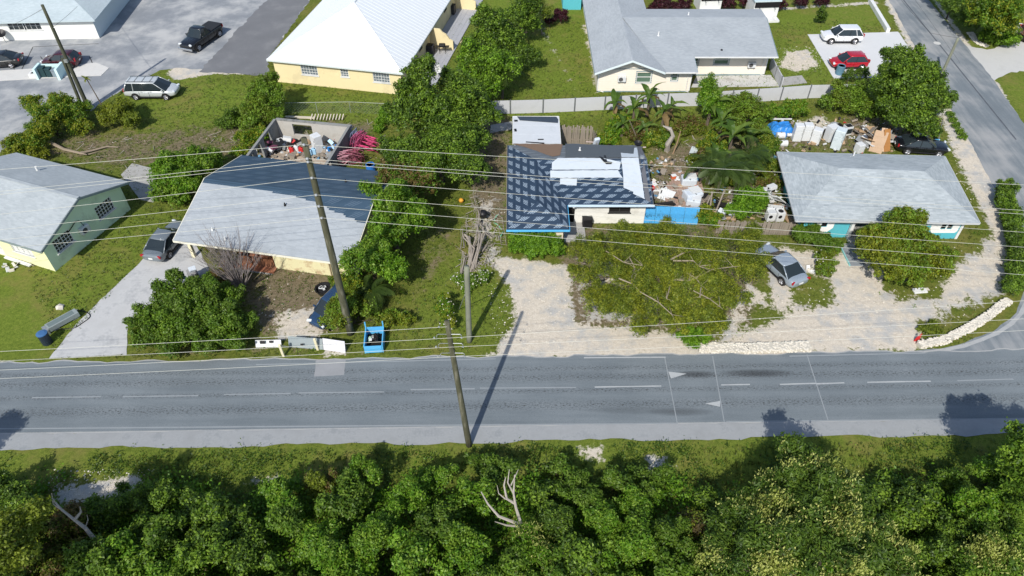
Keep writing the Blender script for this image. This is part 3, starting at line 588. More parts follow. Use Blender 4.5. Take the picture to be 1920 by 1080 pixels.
mb=MB(); thick(mb,WT(0,-dp,90),dp-.005,h-.14,[(.5,1.5,.6,1.8),(2.0,3.1,.0,1.85),(3.6,5.0,.5,1.85)]); mb.build('left_wall',M_CONCD,g)
mb=MB(); mb.box(-.215,.015,-dp,-.02,h-.14,h); mb.build('tie_beam',M_CONCD,g)
mb=MB(); thick(mb,WT(w,-dp,90),dp-.005,h-.14,[(.6,1.5,0,1.8)]); mb.build('right_wall',M_CONCD,g)
mb=MB(); mb.box(w-.215,w+.015,-dp,-.02,h-.14,h); mb.build('tie_beam',M_CONCD,g)
MB().box(0.01,w-.21,-dp,-.01,0,.06).build('floor_slab',mat('dusty_slab',(.4,.33,.26),.95,.2,1,.3,grime=.5),g)
RUIN=g
# --- house under dark printed felt and white sheets
g=thing('house','house with printed dark blue roof felt and white sheets, blue eaves, white front','house',(-.4,41.55,0))
ze,zr=2.3,3.2; EZ=lambda x,y:0
A=lambda x,y,z=ze:(x,y,z)
mb=MB(); slope(mb,A(0,11.3),A(0,0),A(2.35,2.3,zr),A(2.35,7.9,zr),.95,.006); slope(mb,A(0,0),A(4.7,0),A(2.35,2.3,zr),A(2.35,2.3,zr),.95,.006)
slope(mb,A(4.7,0),A(4.7,3.0),A(2.35,7.9,zr),A(2.35,2.3,zr),.95,.006); slope(mb,A(4.7,3.0),A(11.4,3.0),A(11.4,7.9,zr),A(2.35,7.9,zr),.95,.006)
rf=mb.build('roof',FELT,g,tc=True)
mb=MB(); slope(mb,A(11.4,11.3),A(0,11.3),A(2.35,7.9,zr),A(11.4,7.9,zr),.95,.006); mb.build('back_slope',FELTG,rf,tc=True)
def roofz(X,Y):
    x,y=X+.4,Y-41.55; fr=2.3+.9*(y-3)/4.9; bk=2.3+.9*(11.3-y)/3.4; lf=2.3+.9*x/2.35; fh=2.3+.9*y/2.3; rt=2.3+.9*(4.7-x)/2.35
    w_=min(lf,fh,max(rt,fr)) if x<4.7 else fr
    return min(w_,bk)
def onroof(u,v,lift,loc=g.location):
    z=2.8
    for _ in range(12): p=P(u,v,z); z=roofz(p.x,p.y)
    return P(u,v,z)+Vector((0,0,lift))-Vector(loc)
M_SHEET=mat('white_underlay',(.52,.57,.62),.5,.12,1.6,.2,grime=.4,gcol=(.36,.42,.48))
def roof_sheet(name,px,lift,m,par=rf,lab=None):
    c=np.mean(px,0); ring=[]
    for i in range(len(px)):
        a=np.array(px[i]);b=np.array(px[(i+1)%len(px)]); k=max(1,int(np.hypot(*(b-a))/6))
        ring+=[tuple(a+(b-a)*j/k+RNG.uniform(-.35,.35,2)) for j in range(k)]
    mb=MB(); top=[onroof(u,v,lift+random.uniform(0,.02)) for u,v in ring]; bot=[p-Vector((0,0,.02)) for p in top]; n=len(ring)
    mb.add(top+bot,[tuple(range(n))]+[(i,(i+1)%n,n+(i+1)%n,n+i) for i in range(n)]); o=mb.build(name,m,par)
    if lab:o['label']=lab
roof_sheet('felt_sheet',[(1046,297.5),(1131,297.5),(1139,300),(1164,305),(1161,319),(1035,319),(1035,306)],.06,M_SHEET)
roof_sheet('felt_sheet',[(1032,321),(1158,320),(1167,334),(1032,334)],.05,M_SHEET)
roof_sheet('felt_sheet',[(1050,335.5),(1082,335.5),(1081,349),(1050,346)],.045,M_SHEET)
roof_sheet('felt_sheet',[(1165,298),(1197,297.5),(1208.5,375),(1187,365),(1187,361),(1169,353),(1169,336.5),(1165,304)],.09,M_SHEET)
roof_sheet('felt_flap',[(1164,288),(1188,290.5),(1189,279),(1194,278),(1197,296),(1188,296),(1165,296)],.08,M_SHEET)
roof_sheet('grey_felt_strip',[(1060,270),(1189,275),(1187,290),(1163,288),(1163,296),(1140,296),(1060,296)],.05,FELTG)
roof_sheet('black_flap',[(1123,296),(1127,296),(1138,305),(1148,307),(1146,310),(1136,310)],.13,M_BLACK); roof_sheet('black_flap',[(1132,293.5),(1136,293.5),(1138,304),(1134,303)],.12,M_BLACK)
roof_sheet('plywood_deck',[(962,270),(1055,271),(1050,291),(1036,294),(1000,281)],.035,mat('plywood_deck',(.23,.15,.1),.9,.3,2,.3,stretch=(.6,5,1),grime=.4))
roof_sheet('gable_strip',[(1196,277),(1203,276),(1220,380),(1210,374)],.03,mat('strip_grey',(.12,.125,.14),.8,.2))
stack(rf,tuple(onroof(1087,283,.05)),.3,.07); stack(rf,tuple(onroof(1204,296,.06)),.12,.12,M_STEEL)
mb=MB(); pp=onroof(1196,273,.05)
mb.lathe([(.02,0),(.3,.1),(.36,.26),(.2,.12)],12,pp); mb.build('roof_cowl',M_BLACK,rf)
mb=MB(); beam(mb,(-.03,-.04,ze-.0),(4.73,-.04,ze),.06,.16); beam(mb,(4.74,-.04,ze),(4.74,2.96,ze),.04,.16); mb.build('fascia',M_SKYB,rf); mb=MB(); beam(mb,(-.03,0,ze),(-.03,11.3,ze),.04,.12); mb.build('fascia',M_PLANK,rf)
mb=MB(); beam(mb,(4.78,2.9,ze+.04),(11.5,2.9,ze+.04),.14,.12); mb.build('gutter',mat('gutter_pale',(.55,.68,.78),.5,.1),rf)
mb=MB(); beam(mb,(11.43,2.95,ze),(11.43,7.9,zr),.05,.14); beam(mb,(11.43,7.9,zr),(11.43,11.3,ze),.05,.14); mb.build('fascia',mat('edge_dark_grey',(.1,.11,.12),.8),rf)
opW=[(1.0,2.0,1.0,2.0)]; mb=MB(); TF=WT(.4,.55,0); wall(mb,TF,3.9,ze,opW); mb.build('wall',M_SKYB,g); window(g,TF,*opW[0],2,3)
MB().box(3.55,4.3,.48,.54,.0,1.9).build('door',mat('door_cream',(.66,.6,.48),.7),g)
mb=MB(); wall(mb,WT(4.3,.55,90),2.9,ze); wall(mb,WT(.4,11,-90),10.45,ze); wall(mb,WT(11.,11,180),10.6,ze); wall(mb,WT(11.,3.55,90),7.45,ze); mb.poly([(11.,3.55,ze),(11.,11.,ze),(11.,7.9,zr-.12)]); mb.build('wall',M_SKYB,g)
opM=[(.1,1.0,.02,2.1),(3.7,5.4,1.1,2.0)]; mb=MB(); TM=WT(4.4,3.55,0); wall(mb,TM,6.6,ze,opM); mb.build('front_wall',mat('white_wall',(.74,.73,.68),.8,.08,1,.2,grime=.35,gcol=(.4,.38,.32)),g)
MB().box(.1,1.0,.2,.22,.02,2.1,TM).build('doorway',M_DARK,g); window(g,TM,*opM[1],2,1,gm=M_DARK,fm=mat('frame_dark',(.05,.05,.05),.6))
MB().lathe([(.12,0),(.1,.12),(.02,.16)],10,(5.25,3.1,1.98)).build('porch_lamp',M_WHITE,g)
MB().box(4.5,6.2,1.2,3.5,0,.12).build('porch_slab',M_CONC,g)
# --- white shed and plank pen behind it
g=thing('shed','small white flat-roofed shed with torn dark strip behind the felt-roofed house','shed',(.1,53.2,0))
mb=MB(); 
for T,L in ((WT(.1,.1,0),3.85),(WT(3.95,.1,90),3.7),(WT(3.95,3.8,180),3.85),(WT(.1,3.8,-90),3.7)): wall(mb,T,L,2.2)
mb.build('wall',M_WHITE,g); mb=MB(); slope(mb,(0,0,2.25),(4.1,0,2.25),(4.1,3.95,2.5),(0,3.95,2.5),1.2,.01); rf=mb.build('roof',mat('white_sheet_roof',(.5,.53,.56),.55,.1,1,.15,grime=.4,gcol=(.35,.38,.4)),g)
mb=MB(); mb.add([(.35,3.95,2.53),(.6,3.35,2.5),(4.0,2.95,2.475),(4.05,3.5,2.51),(3.9,3.9,2.535)],[(0,1,2,3,4)]); mb.build('torn_strip',mat('tar_strip',(.04,.055,.075),.6),rf)
for p,s in (((.2,1.9,2.4),(.2,.4)),((.25,3.3,2.49),(.3,.25)),((2.4,.55,2.31),(.5,.12)),((1.9,.1,2.28),(1.6,.12))): MB().bx(p,(s[0],s[1],.04),rz=random.uniform(-.2,.2)).build('patch',M_BLACK,rf)
mb=MB(); beam(mb,(-.03,-.03,2.27),(-.03,3.98,2.52),.05,.1); beam(mb,(4.13,-.03,2.27),(4.13,3.98,2.52),.05,.1); beam(mb,(-.03,3.99,2.53),(4.13,3.99,2.53),.05,.1); mb.build('edge_trim',M_WHITE,rf)
def plank_fence(name,label,a,b,h,wd=.14,m=M_PLANK,lean=.03,n=None,ragged=.08):
    a=Vector(a);b=Vector(b); d=b-a; g=thing(name,label,'fence',a,math.atan2(d.y,d.x)); L=d.length; n=n or int(L/wd)
    first=None
    for i in range(n):
        x=(i+.5)*L/n
        if first is None: first=MB().box(-wd*.46,wd*.46,-.012,.012,0,h).build('plank',m,g); o=first
        else: o=share(first,g)
        o.location=(x,random.uniform(-.012,.012),0); o.rotation_euler=(random.gauss(0,.03),random.gauss(0,lean),random.gauss(0,.06)); o.scale=(1,1,1+random.uniform(-ragged,ragged))
    for z in (h*.25,h*.8): MB().box(0,L,.03,.07,z,z+.08).build('rail',m,g)
    return g
plank_fence('plank_fence','grey plank fence at the back of the pen beside the white shed',(4.35,56.6,0),(7.3,56.4,0),1.9)
plank_fence('plank_fence','short grey plank fence closing the right side of the pen',(7.35,56.3,0),(7.45,53.4,0),1.8)
plank_fence('plank_fence','weathered grey plank fence between the blue metal panels and turquoise house',P(1341,437),P(1490,441),1.25,.17)
g=thing('lumber','long pale bars laid across the top of the plank pen','lumber',(4.3,53.6,1.75))
for i,(x0,x1,y,z,r) in enumerate(((0,3.4,0,0,.05),(3.2,7.4,-.1,-.05,.05),(2.2,3.3,.5,.1,.04))): MB().tube([(x0,y,z),(x1,y+random.uniform(-.15,.15),z-.03)],r,6).build('bar',mat('bar_pinkish',(.52,.42,.38),.7,.2),g)
MB().bx((3.1,.4,.15),(.5,.3,.9),rx=.3,rz=.4).build('sack',M_SHEET,g,bevel=.08)
# --- turquoise house
g=thing('house','turquoise and white house with streaked grey hip roof near the corner','house',(21.57,42.6,0))
ze,zr=2.35,3.85; A,B,Cc,Dd=Vector((0,0,ze)),Vector((13.82,-.32,ze)),Vector((14.95,8.52,ze)),Vector((.99,9.16,ze)); R0,R1=Vector((4.3,4.7,zr)),Vector((10.9,4.25,zr))
mb=MB()
for q in ((A,B,R1,R0),(B,Cc,R1,R1),(Cc,Dd,R0,R1),(Dd,A,R0,R0)): slope(mb,*q,.15,.012)
rf=mb.build('roof',SH_TURQ,g,tc=True); mb=MB()
for p,q in ((A,B),(B,Cc),(Cc,Dd),(Dd,A)): o=(q-p).cross(Vector((0,0,1))).normalized()*.03; beam(mb,p+o,q+o,.05,.15)
mb.build('fascia',mat('fascia_grey',(.45,.47,.48),.7),rf)
for p,h in (((7.1,8.3,2.4),.55),((6.7,7.9,2.55),.15)): stack(rf,p,h,.06)
m_tq=mat('turquoise_wall',(.09,.42,.5),.8,.1,1,.2,grime=.15); m_ww=mat('white_band',(.78,.78,.76),.75,.06)
opF=[(1.4,1.8,1.1,2.05),(10.65,11.0,1.0,2.05),(11.15,11.5,1.0,2.05)]; TF=WT(1.1,.75,0); mb=MB(); wall(mb,TF,3.6,ze,opF[:1]); mb.build('front_wall',m_tq,g); mb=MB(); wall(mb,WT(1.1+6.6,.6,0),5.55,ze,[(a-6.6,b-6.6,c,d) for a,b,c,d in opF[1:]]); mb.build('front_wall',m_tq,g)
mb=MB(); wall(mb,WT(13.25,.6,90),7.6,ze); wall(mb,WT(13.25,8.2,180),11.8,ze); wall(mb,WT(1.45,8.2,-90),7.45,ze); wall(mb,WT(4.7,2.6,0),3.,ze,[(.8,1.7,.1,2.1)]); wall(mb,WT(4.7,.75,90),1.85,ze); wall(mb,WT(7.7,2.6,-90),2.,ze); mb.build('wall',m_tq,g)
MB().box(5.5,6.4,2.65,2.7,.1,2.1).build('door',M_WHITE,g)
def blob(T,pts,name): 
    mb=MB(); a=[T@Vector((x,-.03,z)) for x,z in pts]; b=[T@Vector((x,-.001,z)) for x,z in pts]; n=len(pts); mb.add(a+b,[tuple(range(n))]+[(i,(i+1)%n,n+(i+1)%n,n+i) for i in range(n)]); return mb.build(name,m_ww,g)
for x0,x1 in ((9.85,10.62),(11.53,12.15)): pass
T2=WT(1.1,.6,0)
blob(T2,[(9.85,2.3),(9.85,1.0),(10.1,.62),(11.9,.62),(12.05,.75),(12.05,2.3),(11.52,2.3),(11.52,.98),(11.13,.98),(11.13,2.3),(11.02,2.3),(11.02,.98),(10.63,.98),(10.63,2.3)],'white_surround')
blob(TF,[(1.0,2.3),(.95,.9),(1.1,.55),(2.0,.6),(2.35,1.0),(2.35,2.3),(1.82,2.3),(1.82,1.08),(1.38,1.08),(1.38,2.3)],'white_surround')
for o in opF[1:]: window(g,T2,*o,1,3,gm=M_DARK,fm=M_BLACK,sill=False)
window(g,TF,*opF[0],2,3,gm=M_DARK,fm=M_BLACK,sill=False)
MB().box(13.26,13.46,.55,.8,0,ze).build('corner_pilaster',M_WHITE,g); MB().box(4.72,4.95,.5,.74,.2,ze).build('porch_post',M_WHITE,g)
MB().box(4.75,7.65,-.1,2.58,0,.2).build('porch_slab',M_CONC,g); MB().box(4.0,5.1,-2.6,-.4,0,.1).build('entry_path',mat('path_grey',(.22,.24,.26),.9,.2),g); MB().box(4.0,5.1,-.4,-.11,0,.12).build('step',M_CONC,g)
MB().box(3.93,3.99,-2.6,-.2,0,.14).build('kerb_edge',mat('kerb_turq',(.25,.55,.56),.8),g)
# --- cream bungalow with grey roof
g=thing('house','cream weatherboard bungalow with grey shingle roof beside the car park','house',(8.6,65.64,0))
O=Vector((8.6,65.64,0)); l=lambda x,y,z:Vector((x,y,z))-O
mb=MB(); slope(mb,l(8.15,92,2.55),l(8.15,65.15,2.55),l(11.7,65.15,3.9),l(11.7,92,3.9)); slope(mb,l(15.1,65.15,2.6),l(15.1,92,2.6),l(11.7,92,3.9),l(11.7,65.15,3.9))
slope(mb,l(14.95,65.3,2.55),l(18.25,65.3,2.55),l(18.25,74.4,4.05),l(11.72,74.4,4.05)); slope(mb,l(18.251,67.75,2.95),l(26.64,67.75,2.95),l(26.9,74.4,4.05),l(18.251,74.4,4.05))
slope(mb,l(27.6,78.6,3.1),l(14.6,78.6,3.1),l(11.72,74.4,4.05),l(26.9,74.4,4.05))
rf=mb.build('roof',SH_GREY,g,tc=True)
mb=MB(); mg=mat('trim_bluegrey',(.2,.28,.31),.6,.1)
for p,q in ((l(8.12,65.11,2.53),l(11.7,65.11,3.88)),(l(11.7,65.11,3.88),l(15.05,65.11,2.6))): beam(mb,p,q,.05,.2)
mb.build('rake_board',mat('rake_pale',(.6,.68,.7),.6,.1),rf); mb=MB()
for p,q in ((l(15.05,65.25,2.55),l(18.3,65.25,2.55)),(l(18.3,67.68,2.95),l(26.7,67.68,2.95))): beam(mb,p,q,.12,.11)
mb.build('gutter',M_WHITE,rf); mb=MB()
for p,q in ((l(18.28,65.3,2.55),l(18.28,67.7,2.95)),(l(26.7,67.75,2.95),l(26.95,74.4,4.05)),(l(8.12,65.15,2.53),l(8.12,92,2.53))): beam(mb,p,q,.04,.15)
mb.build('fascia',mg,rf); stack(rf,l(15.1,71.2,3.5),.45,.07); stack(rf,l(18.9,75.5,3.8),.3,.06); stack(rf,l(21.2,68.8,3.1),.12,.08,M_BLACK)
m_cr=mat('cream_board',(.72,.66,.57),.75,.05,1.5,.1)
def clad(mb,T,L,h,ops,top=None):
    """weatherboards: each course a tilted strip, cut round the openings"""
    n=int(h/.19)
    for j in range(n):
        z0,z1=j*h/n,(j+1)*h/n; cut=sorted([(o[0],o[1]) for o in ops if o[2]<(z0+z1)/2<o[3]]); x=0; sp=[]
        for a,b in cut: sp.append((x,a)); x=b
        sp.append((x,L))
        for a,b in sp:
            if b-a>.01: mb.poly([T@Vector(p) for p in ((a,-.03,z0),(b,-.03,z0),(b,-.004,z1),(a,-.004,z1))]); mb.poly([T@Vector(p) for p in ((b,-.03,z0),(a,-.03,z0),(a,-.004,z0),(b,-.004,z0))])
TA=WT(0,.42,0); opA=[(3.85,5.3,1.0,2.2),(7.35,7.95,1.2,2.2)]; mb=MB(); wall(mb,TA,9.35,2.5,opA); clad(mb,TA,9.35,2.5,opA); mb.poly([(0,.42,2.5),(6.3,.42,2.5),(3.1,.42,3.78)]); mb.build('wall',m_cr,g)
TB=WT(9.7,3.85,0); opB=[(.1,.95,.75,2.3),(2.6,4.1,1.2,2.2)]; mb=MB(); wall(mb,TB,8.1,2.85,opB); clad(mb,TB,8.1,2.85,opB); mb.build('wall',m_cr,g)
mb=MB(); wall(mb,WT(9.35,.42,90),3.43,2.7); wall(mb,WT(17.8,3.85,90),8.8,2.8); wall(mb,WT(0,26,-90),25.58,2.5); wall(mb,WT(17.8,12.65,180),11,2.8); mb.build('wall',m_cr,g)
for T,o in ((TA,opA[0]),(TA,opA[1]),(TB,opB[0]),(TB,opB[1])): window(g,T,*o,1,2,gm=M_GLASSG,trim=.1,tm=mg,mun=.07)
ac_unit(g,TA,2.35,1.25); ac_unit(g,TB,6.5,1.0)
mb=MB(); mb.box(-.02,9.37,.36,.385,.0,.12); mb.box(9.68,17.82,3.79,3.815,0,.14); mb.build('base_board',mg,g)
for T,a in ((TA,.04),(TA,9.31),(TB,8.06)): MB().box(a-.05,a+.05,-.06,-.031,0,2.45,T).build('corner_board',M_WHITE,g)
mb=MB()
for T,a,z in ((TA,8.95,2.4),(TA,.35,.3),(TB,7.7,2.7)): MB().tube([T@Vector(p) for p in ((a,-.09,z),(a,-.09,.12),(a+.3,-.2,.08))],.045,6).build('downpipe',M_WHITE,g)
MB().box(.9,5.2,.36,.385,2.5,2.56).build('gable_band',mg,g)
# --- yellow house with white standing-seam roof
g=thing('house','pale yellow house with bright white standing-seam hip roof','house',(-24.69,67.78,0),R(-11.5))
ze,zr,W_,px_,py_=2.6,6.0,14.3,7.15,7.2
M_SEAM=mat('white_metal_roof',(.68,.71,.73),.38,.04,.8,.03,grime=.08,gcol=(.6,.63,.65))
mb=MB(); YB=32
def plane(q): mb.add(q,[tuple(range(len(q)))]); mb.add([Vector(p)-Vector((0,0,.12)) for p in q],[tuple(range(len(q)))[::-1]])
plane([(0,0,ze),(W_,0,ze),(px_,py_,zr)]); plane([(W_,0,ze),(W_,YB,ze),(px_,YB,zr),(px_,py_,zr)]); plane([(0,YB,ze),(0,0,ze),(px_,py_,zr),(px_,YB,zr)])
rf=mb.build('roof',M_SEAM,g); mb=MB(); k=(zr-ze)/py_; 
for i in range(1,int(W_/.42)):
    x=i*.42; y1=min(x,W_-x)*py_/px_; mb.tube([(x,0.02,ze+.012),(x,y1,ze+(zr-ze)*y1/py_+.012)],.018,4,False)
k2=(zr-ze)/px_
for i in range(0,int(YB/.6)):
    y=.6*i+.2; t=min(1,y/py_)
    for s in (0,1):
        xa=0 if s==0 else W_; xb=px_*t if s==0 else W_-px_*t; mb.tube([(xa,y,ze+.012),(xb,y,ze+k2*px_*t+.012)],.016,4,False)
tag(mb.build('standing_seam',mat('seam_white',(.6,.63,.66),.45,.05),rf),kind='stuff')
mb=MB(); 
for p,q in (((0,0,ze+.03),(px_,py_,zr+.03)),((W_,0,ze+.03),(px_,py_,zr+.03)),((px_,py_,zr+.03),(px_,YB,zr+.03))): mb.tube([p,q],.06,5)
mb.build('ridge_cap',M_SEAM,rf); mb=MB(); beam(mb,(-.02,-.03,ze),(W_+.02,-.03,ze),.04,.14); beam(mb,(W_+.03,0,ze),(W_+.03,YB,ze),.04,.14); beam(mb,(-.03,0,ze),(-.03,YB,ze),.04,.14); mb.build('fascia',mat('fascia_pale',(.55,.6,.6),.6,.05),rf)
stack(rf,(8.8,1.9,3.4),.15,.05)
m_yw=mat('yellow_wall',(.7,.6,.36),.8,.08,.7,.15,grime=.35,gcol=(.42,.35,.22))
opF=[(2.9,4.7,1.15,2.35),(7.15,8.0,1.35,2.35),(10.55,12.3,1.15,2.35)]; TF=WT(.4,.4,0); mb=MB(); wall(mb,TF,13.5,ze,opF)
opS=[(6.2,7.4,1.5,2.2),(16.,17.2,1.5,2.2)]; TS=WT(13.9,.4,90); wall(mb,TS,YB,ze,opS); wall(mb,WT(.4,YB,-90),YB-.4,ze); mb.build('wall',m_yw,g)
for o in opF: window(g,TF,*o,6 if o[1]-o[0]>1 else 3,4,gm=mat('pane_grey',(.13,.16,.18),.15,.2),mun=.03)
for o in opS: window(g,TS,*o,2,1,gm=M_GLASS,fm=M_BLACK,sill=False)
MB().box(13.91,16.6,-.2,YB,0,.1).build('patio_slab',M_CONC,g)
mb=MB()
for i in range(66):
    for j in range(5): mb.box(13.95+j*.53,13.95+j*.53+.515,-.15+i*.47,-.15+i*.47+.455,.1,.118)
tag(mb.build('patio_tile',mat('patio_tile_grey',(.36,.37,.4),.6,.12,.8,.1),g),kind='stuff')
for u,v in ((843,95),(882,20)):
    q=tolocal(g,P(u,v)); y=q.y; x1=16.45
    pr=[(13.9,0),(x1,0),(x1,1.15),(x1-.35,1.3),(x1-.75,1.85),(x1-1.1,2.0),(x1-1.4,2.35),(13.9,2.4)]; n=len(pr); vs=[(a,y,z) for a,z in pr]+[(a,y+.18,z) for a,z in pr]
    mb=MB(); mb.add(vs,[tuple(range(n)),tuple(range(n,2*n))[::-1]]+[(i,n+i,n+(i+1)%n,(i+1)%n) for i in range(n)]); mb.build('privacy_wall',m_yw,g,recalc=True)
YEL=g
# --- white building at top left
g=thing('building','white building with pale blue-grey hip roof at top left corner','building',P(187,72),R(3))
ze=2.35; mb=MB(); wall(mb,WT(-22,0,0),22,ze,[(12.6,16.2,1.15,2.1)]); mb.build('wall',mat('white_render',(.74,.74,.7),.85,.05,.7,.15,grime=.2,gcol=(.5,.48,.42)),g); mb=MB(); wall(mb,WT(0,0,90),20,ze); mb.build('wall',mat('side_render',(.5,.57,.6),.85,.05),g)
T=WT(-22,0,0); window(g,T,12.6,14.3,1.15,2.1,3,2,gm=M_GLASS); window(g,T,14.5,16.2,1.15,2.1,3,2,gm=M_GLASS)
mb=MB(); a,b=-22.5,.5; slope(mb,(a,-.5,ze),(b,-.5,ze),(b-8,8,5.2),(a,8,5.2)); slope(mb,(b,-.5,ze),(b,22,ze),(b-8,22,5.2),(b-8,8,5.2)); rf=mb.build('roof',shingle('shingle_pale_blue',(.36,.43,.46),(.55,.62,.65)),g,tc=True)
mb=MB(); beam(mb,(a,-.53,ze),(b,-.53,ze),.05,.16); beam(mb,(b+.03,-.5,ze),(b+.03,22,ze),.05,.16); mb.build('fascia',mat('fascia_bluegrey',(.45,.53,.56),.7),rf)
# --- distant bits along the top edge
for (u,v,w,lab) in ((1330,23,2.6,'white kiosk with grey roof and dark awning, left of the two behind the bungalow'),(1432,36,3.0,'white kiosk with spotted pale roof and dark awning, right of the two behind the bungalow')):
    g=thing('kiosk',lab,'kiosk',P(u,v),R(4)); MB().box(-w/2,w/2,0,2.6,0,2.1).build('body',M_WHITE,g,bevel=.03)
    MB().box(-w/2-.1,w/2+.1,-.15,2.8,2.1,2.25).build('roof',mat('roof_pale_aqua',(.5,.6,.62),.6),g); MB().box(-w/2+.05,w/2-.05,-.12,-.02,1.45,2.08).build('serving_hatch',M_BLACK,g); MB().box(-w/2,w/2,-1.,-.05,0,.25).build('step',M_WHITE,g)
    if w>2.8:
        for q in ((-.4,.9),(.1,1.3),(.5,1.),(.8,1.6)): MB().bx((q[0],q[1],2.28),(.25,.12,.06),rz=q[0]).build('roof_bracket',M_BLACK if q[0]<.5 else M_RED,g)
    for s in (-1,1): MB().tube([(s*w*.3,-.06,1.5),(s*w*.3,-.5,1.35)],.03,5).build('hinge',M_BLACK,g)
g=thing('shed','small turquoise-roofed shed at the top edge left of the bungalow','shed',P(1072,19)); MB().box(-1.1,1.1,.1,3,0,2.1).build('wall',m_tq,g); mb=MB(); slope(mb,(-1.3,-.1,2.1),(1.3,-.1,2.1),(1.3,3.2,2.5),(-1.3,3.2,2.5),.5,.02); mb.build('roof',mat('turquoise_roof',(.12,.42,.46),.6),g)
# --- grey panel wall across the back
g=thing('boundary_wall','long pale grey panel wall with dark posts behind the back yards','wall',P(921,214))
m_pan=mat('panel_grey',(.47,.48,.5),.85,.1,.8,.25,grime=.35,gcol=(.32,.33,.34)); pu=[921,957,1018,1077,1133,1190,1250,1309,1370,1417,1462,1514,1571,1602]
def wb(u): return np.interp(u,[921,1020,1135,1250,1310,1462,1515,1602],[214,211.5,206,200,198.5,188,184,182])
fs=None
for i,u in enumerate(pu):
    a=P(u,wb(u))-g.location
    o=MB().box(-.05,.05,-.06,.06,0,1.5).build('post',mat('post_dark_grey',(.13,.14,.15),.7),g) if i==0 else share(fs,g)
    fs=fs or o; o.location=a
    if i<len(pu)-1:
        b=P(pu[i+1],wb(pu[i+1]))-g.location; d=(b-a); T=Matrix.Translation(a)@Matrix.Rotation(math.atan2(d.y,d.x),4,'Z'); MB().box(.07,d.length-.07,-.035,.035,.02,1.42,T).build('panel',m_pan,g)
g=thing('boundary_wall','short grey panel wall running back beside the bungalow corner','wall',P(1466,168)); MB().bx((-.1,2.4,.6),(.09,4.6,1.2)).build('panel',m_pan,g)
for y in (.4,2.4,4.6): MB().bx((-.1,y,.65),(.13,.1,1.3)).build('post',mat('post_dark_grey',(0,0,0)),g)
# low white wall round the lawn
mb=MB(); a,b=P(1630,4),P(1664,61); d=b-a; T=Matrix.Translation(a)@Matrix.Rotation(math.atan2(d.y,d.x),4,'Z'); mb.box(0,d.length,-.2,.2,0,.5,T); tag(mb.build('garden_wall',M_WHITE,bevel=.02),'low white wall along the right edge of the bungalow lawn','wall')
# ---------------------------------------------------------------- vegetation
def leaf_quads(cen,nrm,size,asp=.5,seed=0,upright=False):
    n=len(cen); r=np.random.default_rng(seed); up=r.normal(size=(n,3)); t=np.cross(nrm,up)
    if upright: t=np.array([0,0,1.])+nrm*.5+up*.35; nrm=np.cross(t,up); nrm/=np.linalg.norm(nrm,axis=1,keepdims=True); nrm*=np.sign(nrm[:,1:2]-.3*nrm[:,2:3])*-1
    t/=np.linalg.norm(t,axis=1,keepdims=True)+1e-9
    b=np.cross(nrm,t); L=(size*r.uniform(.65,1.35,n))[:,None]; w=L*asp*.5
    return np.stack([cen-t*L*.5,cen+b*w+nrm*L*.07,cen+t*L*.5-nrm*L*.08,cen-b*w+nrm*L*.07],1)
def crown_pts(blobs,size,dens,seed,clump=.26,shell=.45,up=.45,spread=.5):
    clump*=.8
    """leaf centres, facings and tints for clumps of leaves spread through ellipsoids"""
    r=np.random.default_rng(seed); Cn=[];Nn=[];Vn=[]
    for b in blobs:
        c=np.array(b[0]); rad=np.array(b[1]); rm=rad.mean(); area=4*np.pi*((rad[0]*rad[1])**1.6/3+2*(rad[0]*rad[2])**1.6/3)**(1/1.6)
        n=int(dens*area*1.5/(.25*size*size)); cr=max(clump*rm,size*1.2); nc=max(8,int(area/(cr*cr*1.6)))
        d=r.normal(size=(nc,3)); d/=np.linalg.norm(d,axis=1,keepdims=True); lo=d[:,2]<-.35; d[lo,2]*=-1
        rho=(shell+(1-shell)*r.random(nc)**.6)*r.uniform(.8,1.12,nc); cc=d*rho[:,None]; w=r.uniform(.4,1.4,nc); w/=w.sum()
        k=r.choice(nc,n,p=w); tint=r.normal(.52,.22,nc); off=r.normal(size=(n,3)); on=np.linalg.norm(off,axis=1,keepdims=True); off/=on; rr=r.random(n)**.45*np.where(r.random(n)<.16,r.uniform(1,1.45,n),1)
        p=cc[k]*rad+off*(rr*cr*r.uniform(.75,1.25,nc)[k])[:,None]; p[:,2]=np.maximum(p[:,2]+c[2],.06)-c[2]
        nr=off*.55+d[k]*.35+np.array([0,0,up])+r.normal(size=(n,3))*spread; nr/=np.linalg.norm(nr,axis=1,keepdims=True)
        Cn.append(p+c);Nn.append(nr);Vn.append(np.clip(tint[k]+r.normal(0,.13,n)+.22*(rr-.6)+.1*off[:,2],0,1))  # upper and outer leaves of a clump tinted lighter, top light in the colour
    return np.concatenate(Cn),np.concatenate(Nn),np.concatenate(Vn)
SEED=[100]
def foliage(name,pts,pal,parent,size,asp=.5,sel=None):
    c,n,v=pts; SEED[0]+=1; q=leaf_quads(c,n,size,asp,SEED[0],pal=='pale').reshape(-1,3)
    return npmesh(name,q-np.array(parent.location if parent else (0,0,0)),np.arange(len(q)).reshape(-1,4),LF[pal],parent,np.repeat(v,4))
def limbs(mb,base,targets,r0,n=4,wig=.25,rng=random,split=.45):
    base=Vector(base)
    for t in targets:
        t=Vector(t); pts=[base]; m=base.lerp(t,split); m.z=base.z+(t.z-base.z)*min(.8,split+.25)
        for k in range(1,n+1):
            f=k/n; p=(base.lerp(m,f*2) if f<.5 else m.lerp(t,f*2-1)); pts.append(p+Vector((rng.uniform(-1,1),rng.uniform(-1,1),rng.uniform(-.4,.4)))*wig*(1 if k<n else .3))
        mb.tube(pts,[r0*(1-.8*k/n) for k in range(n+1)],6)
NTRI=[0]
